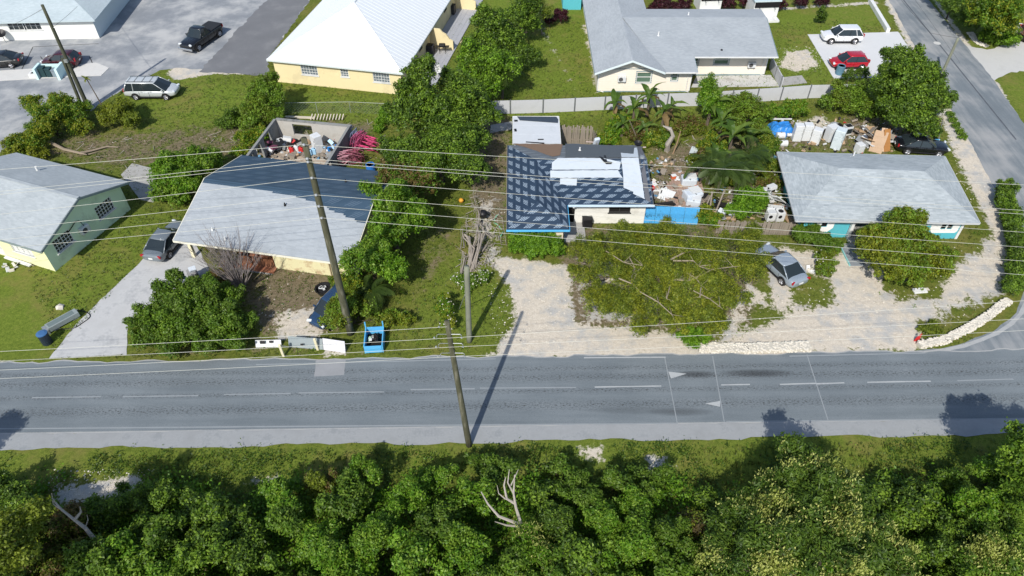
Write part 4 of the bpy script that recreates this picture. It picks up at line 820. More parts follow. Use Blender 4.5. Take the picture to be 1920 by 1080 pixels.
def tree(name,label,cat,blobs,pal='mid',size=.22,dens=1.,group=None,base=None,trunk=.14,asp=.5,clump=.24,shell=.45,pal2=None,f2=.3,bark=None,twigs=4,flower=0,up=.35):
    """blobs: (u, v, z, r[, rz/r]) - a clump centre surveyed at pixel (u,v), height z and radius r in metres"""
    B=[]
    for b in blobs:
        p=P(b[0],b[1],b[2]); s=b[4] if len(b)>4 else .85; B.append(((p.x,p.y,p.z),(b[3],b[3],b[3]*s)))
    mean=np.mean([b[0] for b in B],0); root=P(*base) if base else Vector((mean[0],mean[1],0)); root.z=0
    g=thing(name,label,cat,root,0,group); SEED[0]+=1; size=size*.82; main=list(B)
    if cat!='bush':
        B=[(c,tuple(x*.93 for x in r)) for c,r in main]
        for c,r in main:
            for _ in range(4):
                d=Vector((random.gauss(0,1),random.gauss(0,1),abs(random.gauss(.1,.8)))).normalized(); k=random.uniform(.2,.4)
                B.append(((c[0]+d.x*r[0]*.98,c[1]+d.y*r[1]*.98,max(.15,c[2]+d.z*r[2]*.98)),(r[0]*k,r[1]*k,r[0]*k*random.uniform(.9,1.5))))
    pts=crown_pts(B,size,dens,SEED[0],clump,shell,up)
    if pal2:
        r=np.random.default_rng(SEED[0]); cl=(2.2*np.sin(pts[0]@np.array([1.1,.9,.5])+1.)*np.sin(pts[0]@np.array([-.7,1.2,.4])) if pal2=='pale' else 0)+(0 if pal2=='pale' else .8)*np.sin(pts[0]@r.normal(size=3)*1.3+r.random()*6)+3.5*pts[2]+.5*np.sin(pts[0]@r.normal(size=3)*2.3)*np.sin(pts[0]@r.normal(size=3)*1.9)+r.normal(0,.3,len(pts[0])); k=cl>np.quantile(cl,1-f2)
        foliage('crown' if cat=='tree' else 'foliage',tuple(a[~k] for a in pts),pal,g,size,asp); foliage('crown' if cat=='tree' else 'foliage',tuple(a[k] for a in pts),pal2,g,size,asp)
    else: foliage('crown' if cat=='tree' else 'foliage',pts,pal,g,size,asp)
    NTRI[0]+=len(pts[0])*2
    if flower:
        k=np.random.default_rng(1).choice(len(pts[0]),flower); foliage('flower',(pts[0][k]+pts[1][k]*.12,pts[1][k]*.3+np.array([0,-.3,.9]),pts[2][k]),'flower',g,size*.95,.9)['kind']='stuff'
    if trunk:
        mb=MB(); top=Vector((root.x*.6+mean[0]*.4,root.y*.6+mean[1]*.4,max(.25,min(b[0][2]-b[1][2]*.45 for b in main))))-root
        mb.tube([(0,0,-.1),(top*.5)+Vector((random.uniform(-.1,.1),random.uniform(-.1,.1),0)),top],[trunk*1.35,trunk*1.05,trunk*.85],8)
        limbs(mb,top,[Vector(b[0])-root for b in main],trunk*.62,6,.3)
        for b in main:
            o=Vector(b[0])-root; tg=[]
            for _ in range(twigs): d=Vector((random.gauss(0,1),random.gauss(0,1),abs(random.gauss(.3,.6)))).normalized(); tg.append(o+Vector((d.x*b[1][0],d.y*b[1][1],d.z*b[1][2]))*.8)
            limbs(mb,o,tg,trunk*.2,3,.12); mb.build('trunk' if cat=='tree' else 'stem',bark or M_BARK,g)
    return g
def blade(L,w,droop,n=6,fold=.25,ragged=0):
    """a long leaf arching out along +x and drooping"""
    vs=[];fs=[]; x=z=0; a=math.radians(58)
    for i in range(n+1):
        t=i/n; ww=w*math.sin(math.pi*min(1,.12+.88*t)**.75)*(.5 if i==0 else 1); j=random.uniform(-ragged,ragged)*w
        vs+=[(x,-ww/2,z+ww*fold+j),(x,0,z),(x,ww/2,z+ww*fold-j)]; a-=math.radians(droop)/n; x+=math.cos(a)*L/n; z+=math.sin(a)*L/n
    for i in range(n): b=i*3; fs+=[(b,b+3,b+4,b+1),(b+1,b+4,b+5,b+2)]
    return vs,fs
def frond(L,droop,nl=22,ll=.5):
    vs=[];fs=[]; x=z=0;a=math.radians(60); pts=[]
    for i in range(nl+1):
        pts.append((x,z,a)); a-=math.radians(droop)/nl; x+=math.cos(a)*L/nl; z+=math.sin(a)*L/nl
    for i,(x,z,a) in enumerate(pts):
        t=i/nl; l=ll*(math.sin(math.pi*(.1+.85*t))**.6); 
        for s in (-1,1):
            b=len(vs); dx=math.cos(a)*l*.45; sw=.028
            vs+=[(x-sw,0,z),(x+sw,0,z),(x+dx+.02,s*l*.9,z-l*.35+math.sin(a)*l*.3),(x+dx-.03,s*l*.85,z-l*.3+math.sin(a)*l*.3)]; fs.append((b,b+1,b+2,b+3))
        if i<nl:
            b=len(vs); x2,z2,_=pts[i+1]; vs+=[(x,-.015,z+.004),(x,.015,z+.004),(x2,.015,z2+.004),(x2,-.015,z2+.004)]; fs.append((b,b+1,b+2,b+3))
    return vs,fs
LEAFMESH={}
def leafmesh(kind,k,pal):
    key=(kind,k,pal)
    if key not in LEAFMESH:
        if kind=='leaf': vs,fs=blade([1.9,1.5,2.2][k],[.52,.42,.55][k],[95,130,75][k],7,.22,.12)
        else: vs,fs=frond([1.9,2.3,1.5][k],[95,120,140][k],24,[.5,.6,.4][k])
        me=bpy.data.meshes.new(kind); me.from_pydata(vs,[],fs); me.materials.append(LF[pal]); a=me.attributes.new('var','FLOAT','POINT')
        a.data.foreach_set('value',np.full(len(vs),.35+.18*k,dtype=np.float32)+np.random.default_rng(k).normal(0,.06,len(vs)).astype(np.float32)); LEAFMESH[key]=me
    return LEAFMESH[key]
def rosette(name,label,cat,base,h,kind,n,pal,scale=1.,group=None,stem=.11,dead=0,lean=(0,0)):
    g=thing(name,label,cat,base,0,group); mb=MB(); top=Vector((lean[0],lean[1],h)); mb.tube([(0,0,-.05),top*.5+Vector((.04,-.03,0)),top],[stem*1.3,stem,stem*.8],7); mb.build('trunk',M_BARK,g)
    for i in range(n):
        dd=i<dead; o=bpy.data.objects.new(kind,leafmesh(kind,i%3,'dead' if dd else pal)); C.objects.link(o); o.parent=g
        o.location=top+Vector((0,0,-.1 if dd else 0)); t=i/n; o.rotation_euler=(random.uniform(-.3,.3),(.75 if dd else .45-.95*t)+random.uniform(-.15,.15),i*2.399+random.uniform(-.3,.3)); o.scale=[scale*random.uniform(.8,1.15)]*3
        if dd: o['label']='withered brown '+kind
    return g
# big trees between the two middle houses
tree('leafy_tree','tall dark tree whose narrow top hides the yellow house corner','tree',[(790,140,6.2,1.5,1.1),(775,180,4.8,1.8),(820,205,4.2,1.9),(765,225,3.6,1.9),(830,240,3.2,2.0)],'dark',.26,1.,None,(800,262),.2,pal2='mid',f2=.25)
tree('leafy_tree','dense dark tree rising behind the tall narrow one beside the white wall end','tree',[(880,190,4.0,2.1),(850,165,3.8,1.6),(905,215,3.0,1.5),(860,225,3.,1.9)],'dark',.26,1.,None,(880,248),.18,pal2='mid',f2=.3)
tree('leafy_tree','broad mid green tree left of the brown path behind the felt roof house','tree',[(860,270,3.6,1.9),(895,262,3.,1.3),(815,295,3.2,2.0),(870,315,2.8,1.8),(760,300,3.,1.7),(735,280,2.4,1.2)],'dark',.24,1.,None,(830,340),.2,pal2='mid',f2=.4)
tree('leafy_tree','olive tinted tree hiding the right end of the dark felt roof','tree',[(745,330,2.9,1.5),(790,345,2.6,1.6),(720,345,2.4,1.0)],'mid',.24,1.,None,(760,372),.15,pal2='brown',f2=.35)
tree('leafy_tree','bright green tree overlapping the right end of the grey shingle roof','tree',[(740,385,3.6,1.8),(775,410,3.2,1.6),(700,375,3.,1.3),(730,430,3.,1.6),(680,365,2.6,.9)],'lush',.24,1.,None,(745,470),.18,pal2='mid',f2=.45)
tree('leafy_tree','rounded green tree in front of the grey shingle house, palm at its foot','tree',[(700,480,2.8,1.5),(665,490,2.4,1.2),(735,500,2.3,1.2),(715,455,2.6,1.2)],'lush',.22,1.,None,(705,535),.15,pal2='mid',f2=.4)
rosette('palm','low dark palm with arching fronds at the foot of the rounded tree','palm',P(700,570),1.2,'frond',22,'palm',.9)
tree('shrub','yellow green shrub round the base of the tallest pole','shrub',[(636,578,1.7,1.0),(632,592,1.4,.9),(655,560,1.2,1.0),(628,600,1.1,.8),(645,592,1.5,.8),(690,575,.9,.9),(610,605,.5,.6),(725,600,.6,.8),(760,600,.5,.6)],'yell',.16,.9,None,(660,612),.05,pal2='mid',f2=.4)
tree('shrub','thin straggly shrub between the palm and the tall pole','shrub',[(640,530,1.1,.9),(665,540,1.2,.8)],'mid',.15,.8,None,(655,560),.04,pal2='yell',f2=.35)
# back gardens, top
tree('leafy_tree','slim dark tree at the lawn edge by the top of the picture','tree',[(925,50,4.4,1.8,1.1),(930,85,3.,1.9),(905,95,2.8,1.7)],'dark',.28,1.,None,(915,128),.16,pal2='mid',f2=.35)
tree('leafy_tree','sunlit tree beside the patio lawn with drooping palm like leaves','tree',[(890,120,3.,2.0),(935,130,3.2,2.1),(870,150,2.2,1.3),(915,165,2.2,1.5)],'mid',.28,1.,None,(910,190),.16,pal2='lush',f2=.3)
rosette('palm','feathery palm growing through the tree by the patio lawn','palm',P(942,185),2.6,'frond',22,'palm',1.25)
tree('leafy_tree','dark round tree at the top edge left of the bare pinkish shrub','tree',[(985,15,3.4,1.9),(960,40,3.,1.8),(990,45,2.4,1.5),(960,80,2.4,1.8),(980,105,1.8,1.5)],'dark',.28,1.,None,(975,118),.16,pal2='mid',f2=.25)
tree('shrub','sparse pinkish twiggy shrub at the lawn corner by the bungalow','shrub',[(1015,25,2.2,1.3),(1005,5,2.4,1.1)],'olive',.16,.3,None,(1017,66),.06,twigs=9,bark=mat('bark_pink',(.42,.33,.29),.9))
rb=[(1052,33,'round dark red shrub behind the bungalow lawn'),(1030,40,'small dark red shrub nearest the twiggy pink shrub'),(1229,17,'dark red shrub right behind the bungalow ridge'),(1257,15,'dark red shrub in the middle of the row behind the roof'),(1281,13,'dark red shrub beside the left kiosk'),(1366,8,'broad dark red shrub between the two kiosks'),(1396,6,'narrow dark red shrub touching the right kiosk'),(1459,8,'dark red shrub right of the right kiosk'),(1502,4,'dark red shrub behind the lawn edging'),(1540,2,'dark red shrub rightmost along the lawn edging'),(1241,0,'dark red shrub with yellow rim up on the far lawn')]
for u,v,lb in rb: tree('red_shrub',lb,'shrub',[(u,v,.7,.95 if u not in(1030,1396) else .65,.8)],'red',.22,.9,'dark red shrubs along the back fence',None,.04,twigs=1)
tree('conifer','small dark cone shaped conifer standing alone on the bungalow lawn','tree',[(1539,34,.7,.65,.9),(1540,26,1.4,.48,1.2),(1541,17,2.1,.28,1.4)],'dark',.15,1.1,None,(1539,42),.05,twigs=1)
tree('shrub','small sparse dark shrub below the red car','shrub',[(1592,143,.9,.65,1.2)],'dark',.15,.8,None,None,.04); tree('shrub','upright dark shrub right of the one below the red car','shrub',[(1617,140,1.,.7,1.2)],'dark',.15,.9,None,None,.04)
tree('leafy_tree','big dense tree beside the side road above the black car','tree',[(1690,115,5.6,1.6),(1700,150,5.,2.2),(1740,165,4.4,1.9),(1665,165,4.,1.8),(1715,195,3.6,2.2),(1765,190,3.2,1.2),(1690,215,2.8,1.9),(1725,235,2.2,1.6),(1680,180,3.,1.7)],'dark',.27,1.1,None,(1705,268),.26,pal2='mid',f2=.35)
tree('shrub','broad olive bush left of the big roadside tree','shrub',[(1590,185,1.5,1.7),(1560,195,1.,1.1),(1620,205,1.2,1.4),(1650,215,1.,1.1)],'olive',.2,1.,None,(1595,215),.08,pal2='mid',f2=.55)
tree('leafy_tree','big round tree at the top right corner over the garden path','tree',[(1860,15,4.4,2.4),(1890,-10,4.6,2.2),(1840,35,3.,1.7),(1880,45,3.,1.8)],'mid',.28,1.,None,(1857,64),.2,pal2='yell',f2=.25)
rosette('palm','yellow green palm below the top right tree','palm',P(1868,75),1.3,'frond',24,'palm',1.2); tree('shrub','low dense bush at the mouth of the side lane','shrub',[(1880,72,.8,1.3),(1850,70,.7,1.0),(1895,78,.6,.9)],'mid',.2,1.,None,None,.05,pal2='lush',f2=.4)
tree('hedge','tall dark hedge along the verge at the top of the side road','hedge',[(1775,0,1.6,1.4),(1795,18,1.6,1.5),(1815,38,1.5,1.4),(1760,-14,1.6,1.4)],'dark',.26,1.1,None,None,.08)
# backyard banana grove
for i,(u,v,h,sc,n,d,lb) in enumerate(((1150,222,1.6,.95,8,3,'banana plant by the grey wall with many withered leaves'),(1185,235,1.8,1.,9,2,'banana plant left of the bare stump behind the dark roof'),(1212,218,2.1,1.05,9,2,'tall banana plant with upright bright leaves by the wall'),(1240,240,1.7,1.,8,3,'banana plant touching the bent dead trunk'),(1165,255,1.2,.85,8,1,'short banana plant just behind the plank pen'),(1255,222,1.3,.8,7,3,'banana plant with a folded tan leaf by the wall'),(1205,262,1.2,.85,8,1,'small banana plant behind the roof corner'),(1325,235,2.2,1.1,9,1,'banana plant among bushes right of the grass gap'),(1362,300,2.4,1.2,10,2,'banana plant with star of long leaves over the junk yard'),(1345,265,2.0,1.05,9,0,'banana plant behind the star leaved one'),(1398,290,1.8,1.,8,3,'banana plant beside the dried bent stalk'),(1335,325,1.6,.9,8,1,'banana plant at the left edge of the leafy clump'))):
    rosette('banana_plant',lb,'banana plant',P(u,v),h,'leaf',n,'banana',sc,'banana plants in the back yard',.13,d)
for u,v,h,lb in ((1345,360,2.3,'feathery palm over the pink deck of the junk yard'),(1375,362,2.0,'feathery palm right of its twin over the junk yard'),(1325,345,1.8,'yellowish palm at the left of the palm clump'),(1395,330,1.9,'palm behind the white scrap heap')): rosette('palm',lb,'palm',P(u,v),h,'frond',20,'palm',1.1,'palms in the junk yard')
tree('shrub','leafy bush on the junk yard beside the plank fence','shrub',[(1400,375,1.2,1.3),(1390,395,.9,1.0),(1420,385,.9,.9)],'lush',.18,1.,None,None,.05)
tree('shrub','sunlit bush at the right end of the blue metal panels','shrub',[(1325,408,.8,.9),(1340,415,.6,.7)],'lush',.18,.9,None,None,.05,pal2='yell',f2=.4)
tree('leafy_tree','slender upright tree against the grey panel wall','tree',[(1330,165,3.4,.8,1.4),(1325,190,2.4,1.1,1.2),(1340,205,1.8,1.2)],'lush',.22,.9,None,(1330,222),.08,pal2='mid',f2=.4)
tree('shrub','wide olive thicket along the grey wall behind the junk yard','shrub',[(1370,205,1.6,1.6),(1405,205,1.5,1.5),(1430,215,1.1,1.1),(1375,240,1.2,1.4),(1420,250,1.,1.3)],'olive',.2,1.,None,None,.07,pal2='mid',f2=.5)
tree('shrub','grassy bright bush at the wall left of the marl heap','shrub',[(1485,205,.9,1.1),(1460,212,.7,.9),(1505,210,.5,.6)],'lush',.2,.9,None,None,.04,pal2='olive',f2=.3)
tree('shrub','bushy growth at the left rake of the turquoise house','shrub',[(1445,275,1.,1.1),(1425,290,1.,1.),(1450,310,.9,.9),(1435,260,.9,.9)],'mid',.18,1.,None,None,.05,pal2='olive',f2=.4)
for u,v,r,pal,lb in ((1160,240,1.2,'lush','low growth between the banana plants by the grey wall'),(1200,248,1.3,'olive','olive undergrowth in the middle of the banana grove'),(1235,262,1.1,'mid','undergrowth left of the bent trunk'),(1140,262,.8,'lush','weeds at the right end of the plank pen'),(1290,238,1.2,'olive','grassy clump right of the bent trunk'),(1335,280,1.4,'mid','thick undergrowth below the wall side bananas'),(1370,330,1.4,'lush','undergrowth between the star leaved banana and the palms'),(1310,300,.9,'olive','dry weeds at the end of the trough'),(1400,310,1.2,'mid','green tangle around the dried bent stalk'),(1440,340,.9,'olive','weeds by the turquoise house rake')):
    tree('shrub',lb,'shrub',[(u,v,.5,r,.7),(u+14,v+4,.4,r*.7,.8),(u-13,v+3,.4,r*.7,.8)],pal,.2,.8,None,None,.04,pal2='brown' if pal=='olive' else 'yell',f2=.3,twigs=2)
# front gardens
tree('shrub','bright green bush in front of the sky blue wall','shrub',[(985,450,1.0,1.1),(1015,458,1.0,1.15),(1040,462,.8,.9),(970,462,.7,.8),(1000,470,.6,.9)],'lush',.15,1.2,None,None,.05)
SPR=tree('leafy_tree','sprawling thin leaved olive tree over the gravel yard, limbs showing','tree',[(1100,470,2.3,1.7,.4),(1170,455,2.9,1.9,.4),(1250,450,3.2,2.,.4),(1330,470,3.1,2.,.4),(1395,500,2.6,1.7,.45),(1350,545,2.4,1.8,.4),(1280,530,2.9,1.9,.4),(1200,520,2.7,1.9,.35),(1120,560,1.7,1.5,.4),(1190,585,1.7,1.6,.4),(1270,595,1.8,1.7,.4),(1340,600,1.6,1.3,.4),(1400,455,2.4,1.5,.4),(1095,515,1.8,1.1,.4),(1240,495,3.0,1.7,.4),(1310,500,3.0,1.7,.4),(1160,505,2.7,1.5,.4),(1230,560,2.5,1.7,.4),(1310,570,2.3,1.7,.4),(1150,560,2.2,1.5,.4),(1210,470,3.0,1.6,.4)],'olive',.14,.72,None,(1245,560),.2,.42,clump=.24,shell=.25,bark=mat('bark_olive_grey',(.24,.2,.145),.95,.3,3,.5),twigs=5,pal2='yell',f2=.3)
tree('shrub','small green shrub at the kerb under the sprawling tree','shrub',[(1290,628,.4,.7),(1320,632,.35,.6),(1300,645,.3,.5)],'lush',.13,.9,None,None,.03)
tree('leafy_tree','round yellow green tree in front of the turquoise house','tree',[(1688,445,3.,1.9),(1655,455,2.5,1.5),(1718,458,2.4,1.4),(1690,420,3.3,1.3),(1660,495,1.9,1.5),(1700,500,1.8,1.7),(1740,495,1.6,1.5),(1765,485,1.3,1.),(1630,470,1.9,1.)],'yell',.2,1.15,None,(1695,525),.2,pal2='mid',f2=.33)
tree('shrub','dark green shrubs beside the turquoise porch','shrub',[(1505,440,.9,.8),(1525,448,.8,.8),(1545,455,.7,.8),(1560,462,.6,.7),(1518,430,.9,.7)],'mid',.16,1.,None,None,.05,pal2='dark',f2=.3)
tree('shrub','rounded flowering shrub beside the gravel path','shrub',[(1548,490,.6,.75),(1545,505,.5,.7),(1560,475,.5,.5)],'yell',.13,1.,None,None,.04,pal2='mid',f2=.4,flower=30)
tree('shrub','big dark glossy bush at the road by the concrete driveway','shrub',[(330,560,1.7,1.6),(380,565,1.8,1.6),(290,600,1.3,1.4),(345,610,1.4,1.7),(410,600,1.5,1.5),(270,635,.8,.9),(320,645,.8,1.),(390,645,.9,1.),(440,640,.8,.9),(430,560,1.3,1.1),(455,610,.9,.9)],'mid',.2,1.15,None,(360,640),.12,pal2='dark',f2=.35)
tree('shrub','big bush beside the concrete pad at the green house','shrub',[(330,310,1.6,1.5),(375,305,1.6,1.5),(310,340,1.4,1.4),(350,345,1.4,1.4),(400,300,1.4,1.),(300,365,.8,.8),(335,372,.7,.9)],'lush',.2,1.,None,None,.08,pal2='mid',f2=.4)
tree('leafy_tree','small tree at the back left corner of the block ruin','tree',[(500,165,2.6,1.2,1.1),(485,190,2.2,1.4),(515,185,2.2,1.2),(480,215,1.6,1.3),(505,215,1.4,1.2),(470,235,1.,1.)],'olive',.2,.95,None,(497,242),.1,pal2='mid',f2=.6)
tree('shrub','bush pressed against the left wall of the block ruin','shrub',[(470,262,.9,1.1),(490,255,1.,.9),(450,285,.6,.8)],'lush',.18,.9,None,None,.05,pal2='yell',f2=.4)
tree('shrub','round dark bush on the lawn below the parked van','shrub',[(436,225,.8,1.0),(425,232,.6,.8),(450,230,.6,.7)],'mid',.2,1.,None,None,.05,pal2='dark',f2=.5)
tree('shrub','straggly dark bush with dead twigs at the twin pole','shrub',[(100,215,2.,1.7),(85,240,1.4,1.4),(140,210,1.8,1.4),(115,195,2.6,1.2),(70,265,.9,1.2),(40,275,.7,1.),(60,195,2.2,1.),(150,240,.9,1.1)],'mid',.19,.7,None,(110,255),.09,pal2='yell',f2=.35,twigs=9)
tree('shrub','yellowish bush on the lawn edge left of the parked van','shrub',[(225,215,1.2,1.3),(245,225,.9,1.),(205,220,1.,1.),(235,200,1.2,.9)],'yell',.19,1.,None,None,.05,pal2='olive',f2=.4)
tree('shrub','olive bush patch in the brown yard behind the green house','shrub',[(30,280,.5,1.2,.6),(70,290,.5,1.,.6)],'yell',.19,.8,None,None,.04)
tree('shrub','dry yellow brown shrub under the bare tree','shrub',[(400,470,.8,.8),(425,490,.7,.8),(445,455,1.,.7),(415,520,.5,.7),(440,520,.6,.7)],'yell',.14,.55,None,None,.05,pal2='brown',f2=.5,twigs=7)
tree('shrub','small flowering shrub with white blossom behind the roadside pole','shrub',[(836,580,.9,.62,1.),(842,605,.6,.55),(830,560,1.1,.42)],'lush',.13,1.,None,(838,618),.04,pal2='yell',f2=.4,flower=45)
tree('shrub','white blossoming bush at the foot of the dead trunk pile','shrub',[(862,525,.5,.55),(885,530,.5,.6),(905,520,.5,.5),(875,540,.35,.5)],'mid',.13,.8,None,None,.03,flower=190)
tree('shrub','single small green clump in the brown yard by the ruin','shrub',[(709,243,.3,.5,.8)],'lush',.14,.9,None,None,.02); tree('shrub','low shrub over the red patch by the yellow house fence','shrub',[(725,218,.6,.9),(715,228,.4,.6)],'lush',.17,.9,None,None,.03)
tree('shrub','scrubby low growth on the sandy corner by the kerb stones','shrub',[(1735,617,.12,.5,.5),(1752,622,.12,.55,.5),(1750,607,.1,.4,.5)],'olive',.12,.8,None,None,0); 
hp=[(1880,362),(1888,385),(1896,410),(1903,440),(1908,470),(1906,500),(1902,525),(1893,548),(1915,455),(1918,490),(1925,520)]
tree('hedge','long curved dark hedge on the right edge above the stone kerb','hedge',[(u+random.uniform(-4,4),v+random.uniform(-3,3),random.uniform(.5,.7),random.uniform(.62,.85),1.05) for u,v in [((a[0]*(1-t)+b[0]*t),(a[1]*(1-t)+b[1]*t)) for a,b in zip(hp[:7],hp[1:8]) for t in (0,.33,.66)]+hp[8:]],'dark',.17,1.2,None,None,.05,pal2='mid',f2=.3,twigs=1)
tree('hedge','thin low hedge between the marl strip and the side road','hedge',[(u,v,.2,.38,.8) for u,v in ((1780,215),(1787,226),(1793,237),(1800,248),(1806,258))],'mid',.13,.9,None,None,.02,twigs=1)
# papaya
rosette('papaya','thin papaya stalk with a small leafy head by the twin pole','tree',P(195,205),3.0,'leaf',10,'yell',.32,None,.05,0,(-.55,.3))
# far bits outside the photo's right and left
# foreground thicket: individual bushes along the near side of the road
th=[(-30,930,1.,1.6,'dark'),(40,960,1.6,1.8,'dark'),(20,1010,2.2,2.,'olive'),(110,990,1.8,1.7,'olive'),(180,960,1.2,1.4,'dark'),(60,1060,2.,1.8,'olive'),(170,1060,2.2,1.7,'mid'),(250,940,1.,1.3,'dark'),(310,930,1.1,1.2,'dark'),(370,950,1.4,1.5,'dark'),(430,970,1.5,1.5,'dark'),(300,1000,1.7,1.6,'mid'),(390,1020,2.,1.7,'dark'),(460,1050,2.2,1.8,'dark'),(520,930,2.,1.3,'lush'),(545,975,2.2,1.5,'mid'),(600,900,1.,1.,'olive'),(590,1020,2.4,1.7,'lush'),(650,960,2.2,1.6,'mid'),(690,880,1.7,1.0,'lush'),(665,910,1.6,1.2,'mid'),(720,990,2.4,1.7,'lush'),(640,1070,2.4,1.8,'lush'),(760,930,2.1,1.4,'lush'),(790,1040,2.6,1.8,'lush'),(830,970,2.3,1.6,'mid'),(820,900,1.4,1.2,'lush'),(880,930,1.9,1.3,'lush'),(900,870,.9,1.,'mid'),(880,1020,2.3,1.5,'lush'),(950,880,1.3,1.2,'mid'),(1010,930,1.6,1.4,'dark'),(1040,980,2.,1.6,'dark'),(1080,910,1.5,1.3,'mid'),(1050,870,.9,.9,'mid'),(1120,970,2.2,1.6,'lush'),(1150,900,1.4,1.2,'mid'),(1100,1050,2.4,1.7,'dark'),(1180,1030,2.4,1.7,'lush'),(1200,950,1.9,1.4,'lush'),(1230,900,1.2,1.1,'mid'),(1250,1000,2.2,1.5,'mid'),(1260,1070,2.2,1.6,'mid'),(1330,940,1.1,1.3,'dark'),(1300,980,1.2,1.2,'brown'),(1650,930,1.2,1.5,'dark'),(1690,970,1.5,1.7,'dark'),(1740,940,1.6,1.6,'dark'),(1790,900,1.4,1.3,'mid'),(1780,1000,1.8,1.7,'dark'),(1830,950,2.2,1.5,'lush'),(1870,890,1.8,1.4,'lush'),(1880,985,2.3,1.7,'mid'),(1920,930,2.4,1.6,'mid'),(1720,1040,1.5,1.5,'dark'),(1890,850,1.6,.9,'lush'),(1850,1030,1.8,1.6,'mid'),(960,1060,2.,1.5,'mid'),(1030,1060,2.2,1.5,'mid'),(330,1075,1.8,1.6,'lush'),(240,1045,1.9,1.5,'lush')]+[(u,1118,1.6,1.7,random.choice(['mid','lush','dark','mid'])) for u in range(20,1300,85)]+[(1730,1110,1.5,1.6,'mid'),(1800,1090,1.6,1.5,'dark')]
for i,(u,v,z,r,pal) in enumerate(th):
    bl=[(u,v,z*.9,r*.5,1.2)]+[(u+random.uniform(-1,1)*r*27,v+random.uniform(-.8,1.)*r*22,max(.4,z+random.uniform(-.9,.7)),r*random.uniform(.2,.45),random.uniform(1.,1.7)) for _ in range(8)]
    tree('bush','leafy green bush in the roadside thicket along the near edge','bush',bl,pal,(.2 if pal!='olive' else .14)*random.uniform(.75,1.2),.6,'bushes of the roadside thicket',None,.05,.5,.3,.35,{'dark':'mid','mid':'dark','lush':'mid','olive':'brown','brown':'olive'}[pal],.38,twigs=3,up=.5)
mb=[(1500,870,4.2,1.3),(1540,900,4.6,1.6),(1470,930,4.,1.6),(1580,940,4.4,1.5),(1410,960,3.4,1.4),(1520,970,4.6,1.8),(1600,990,3.6,1.4),(1450,1010,4.2,1.7),(1360,1010,2.8,1.2),(1560,1050,4.2,1.8),(1640,1030,3.,1.3),(1340,1050,2.6,1.2),(1410,1070,3.4,1.6),(1680,1070,2.4,1.3)]
tree('leafy_tree','large tree tipped with pale yellow green leaf spikes in the right foreground','tree',mb,'dark',.25,.95,None,(1530,1060),.25,.32,.28,.5,'pale',.27,up=.8)
tree('leafy_tree','pale tipped small tree at the bottom right corner','tree',[(1840,1060,2.8,1.4),(1900,1040,2.6,1.3),(1890,1085,2.8,1.5)],'mid',.24,.8,None,None,.12,.34,.24,.5,'pale',.4,up=.8)
tree('shrub','upright shrub with feathery spiky shoots at the bottom centre','shrub',[(985,1010,2.2,.8,1.2),(1010,1040,2.,.9,1.2),(970,1050,1.8,.9)],'lush',.24,.7,None,None,.05,.22,.3,.4,'pale',.25,up=.2)
tree('shrub','feathery pale green shrub at the verge left of the thicket','shrub',[(597,905,1.6,.55,1.6),(600,925,.9,.6,1.2)],'olive',.14,.6,None,None,.03)
# tall trees just below and beside the frame whose shadows reach the road
tree('leafy_tree','tall tree at the lower left beyond the frame','tree',[(20,1010,5.8,1.7),(-40,1060,6.,1.9)],'olive',.2,.55,None,(0,1120),.25); 
tree('leafy_tree','tall tree at the right edge of the foreground','tree',[(1925,860,5.6,1.5,1.3),(1960,900,5.,2.),(1990,860,5.,1.9)],'mid',.24,.9,None,(1960,960),.2)
for pts,r in (([(1210,448),(1222,456),(1232,466)],.1),([(1257,487),(1280,475),(1295,464),(1302,467),(1335,485),(1345,487)],.085),([(1262,489),(1300,489),(1310,499),(1342,496)],.075),([(1255,527),(1270,524),(1290,527),(1305,522),(1315,535),(1312,557)],.1),([(1160,522),(1185,532),(1200,547),(1235,567),(1260,590)],.07),([(1180,482),(1190,502),(1188,512)],.05),([(1235,475),(1245,500),(1258,530),(1250,560)],.09),([(1305,522),(1335,505),(1375,500)],.06),([(1135,470),(1170,492),(1205,498)],.05),([(1300,545),(1330,560),(1350,575)],.05)):
    mb=MB(); q=[P(u,v,3.35+.15*math.sin(i*2+u))-SPR.location for i,(u,v) in enumerate(pts)]; mb.tube(q,[r*.75*(1-.5*i/(len(q)-1)) for i in range(len(q))],6)
    for p in q[1:]:
        for _ in range(3): mb.tube([p,p+Vector((random.uniform(-.7,.7),random.uniform(-.7,.7),random.uniform(.0,.4)))],[.02,.006],4,False)
    mb.build('branch',mat('bark_pale_grey',(.29,.245,.175),.95,.3,3,.5),SPR)
tree('leafy_tree','tall tree standing left of the frame whose shadow falls across the near road edge','tree',[(-286,864,5.6,1.1),(-310,880,4.9,1.2),(-270,880,4.8,1.0)],'mid',.24,.8,None,None,.2)
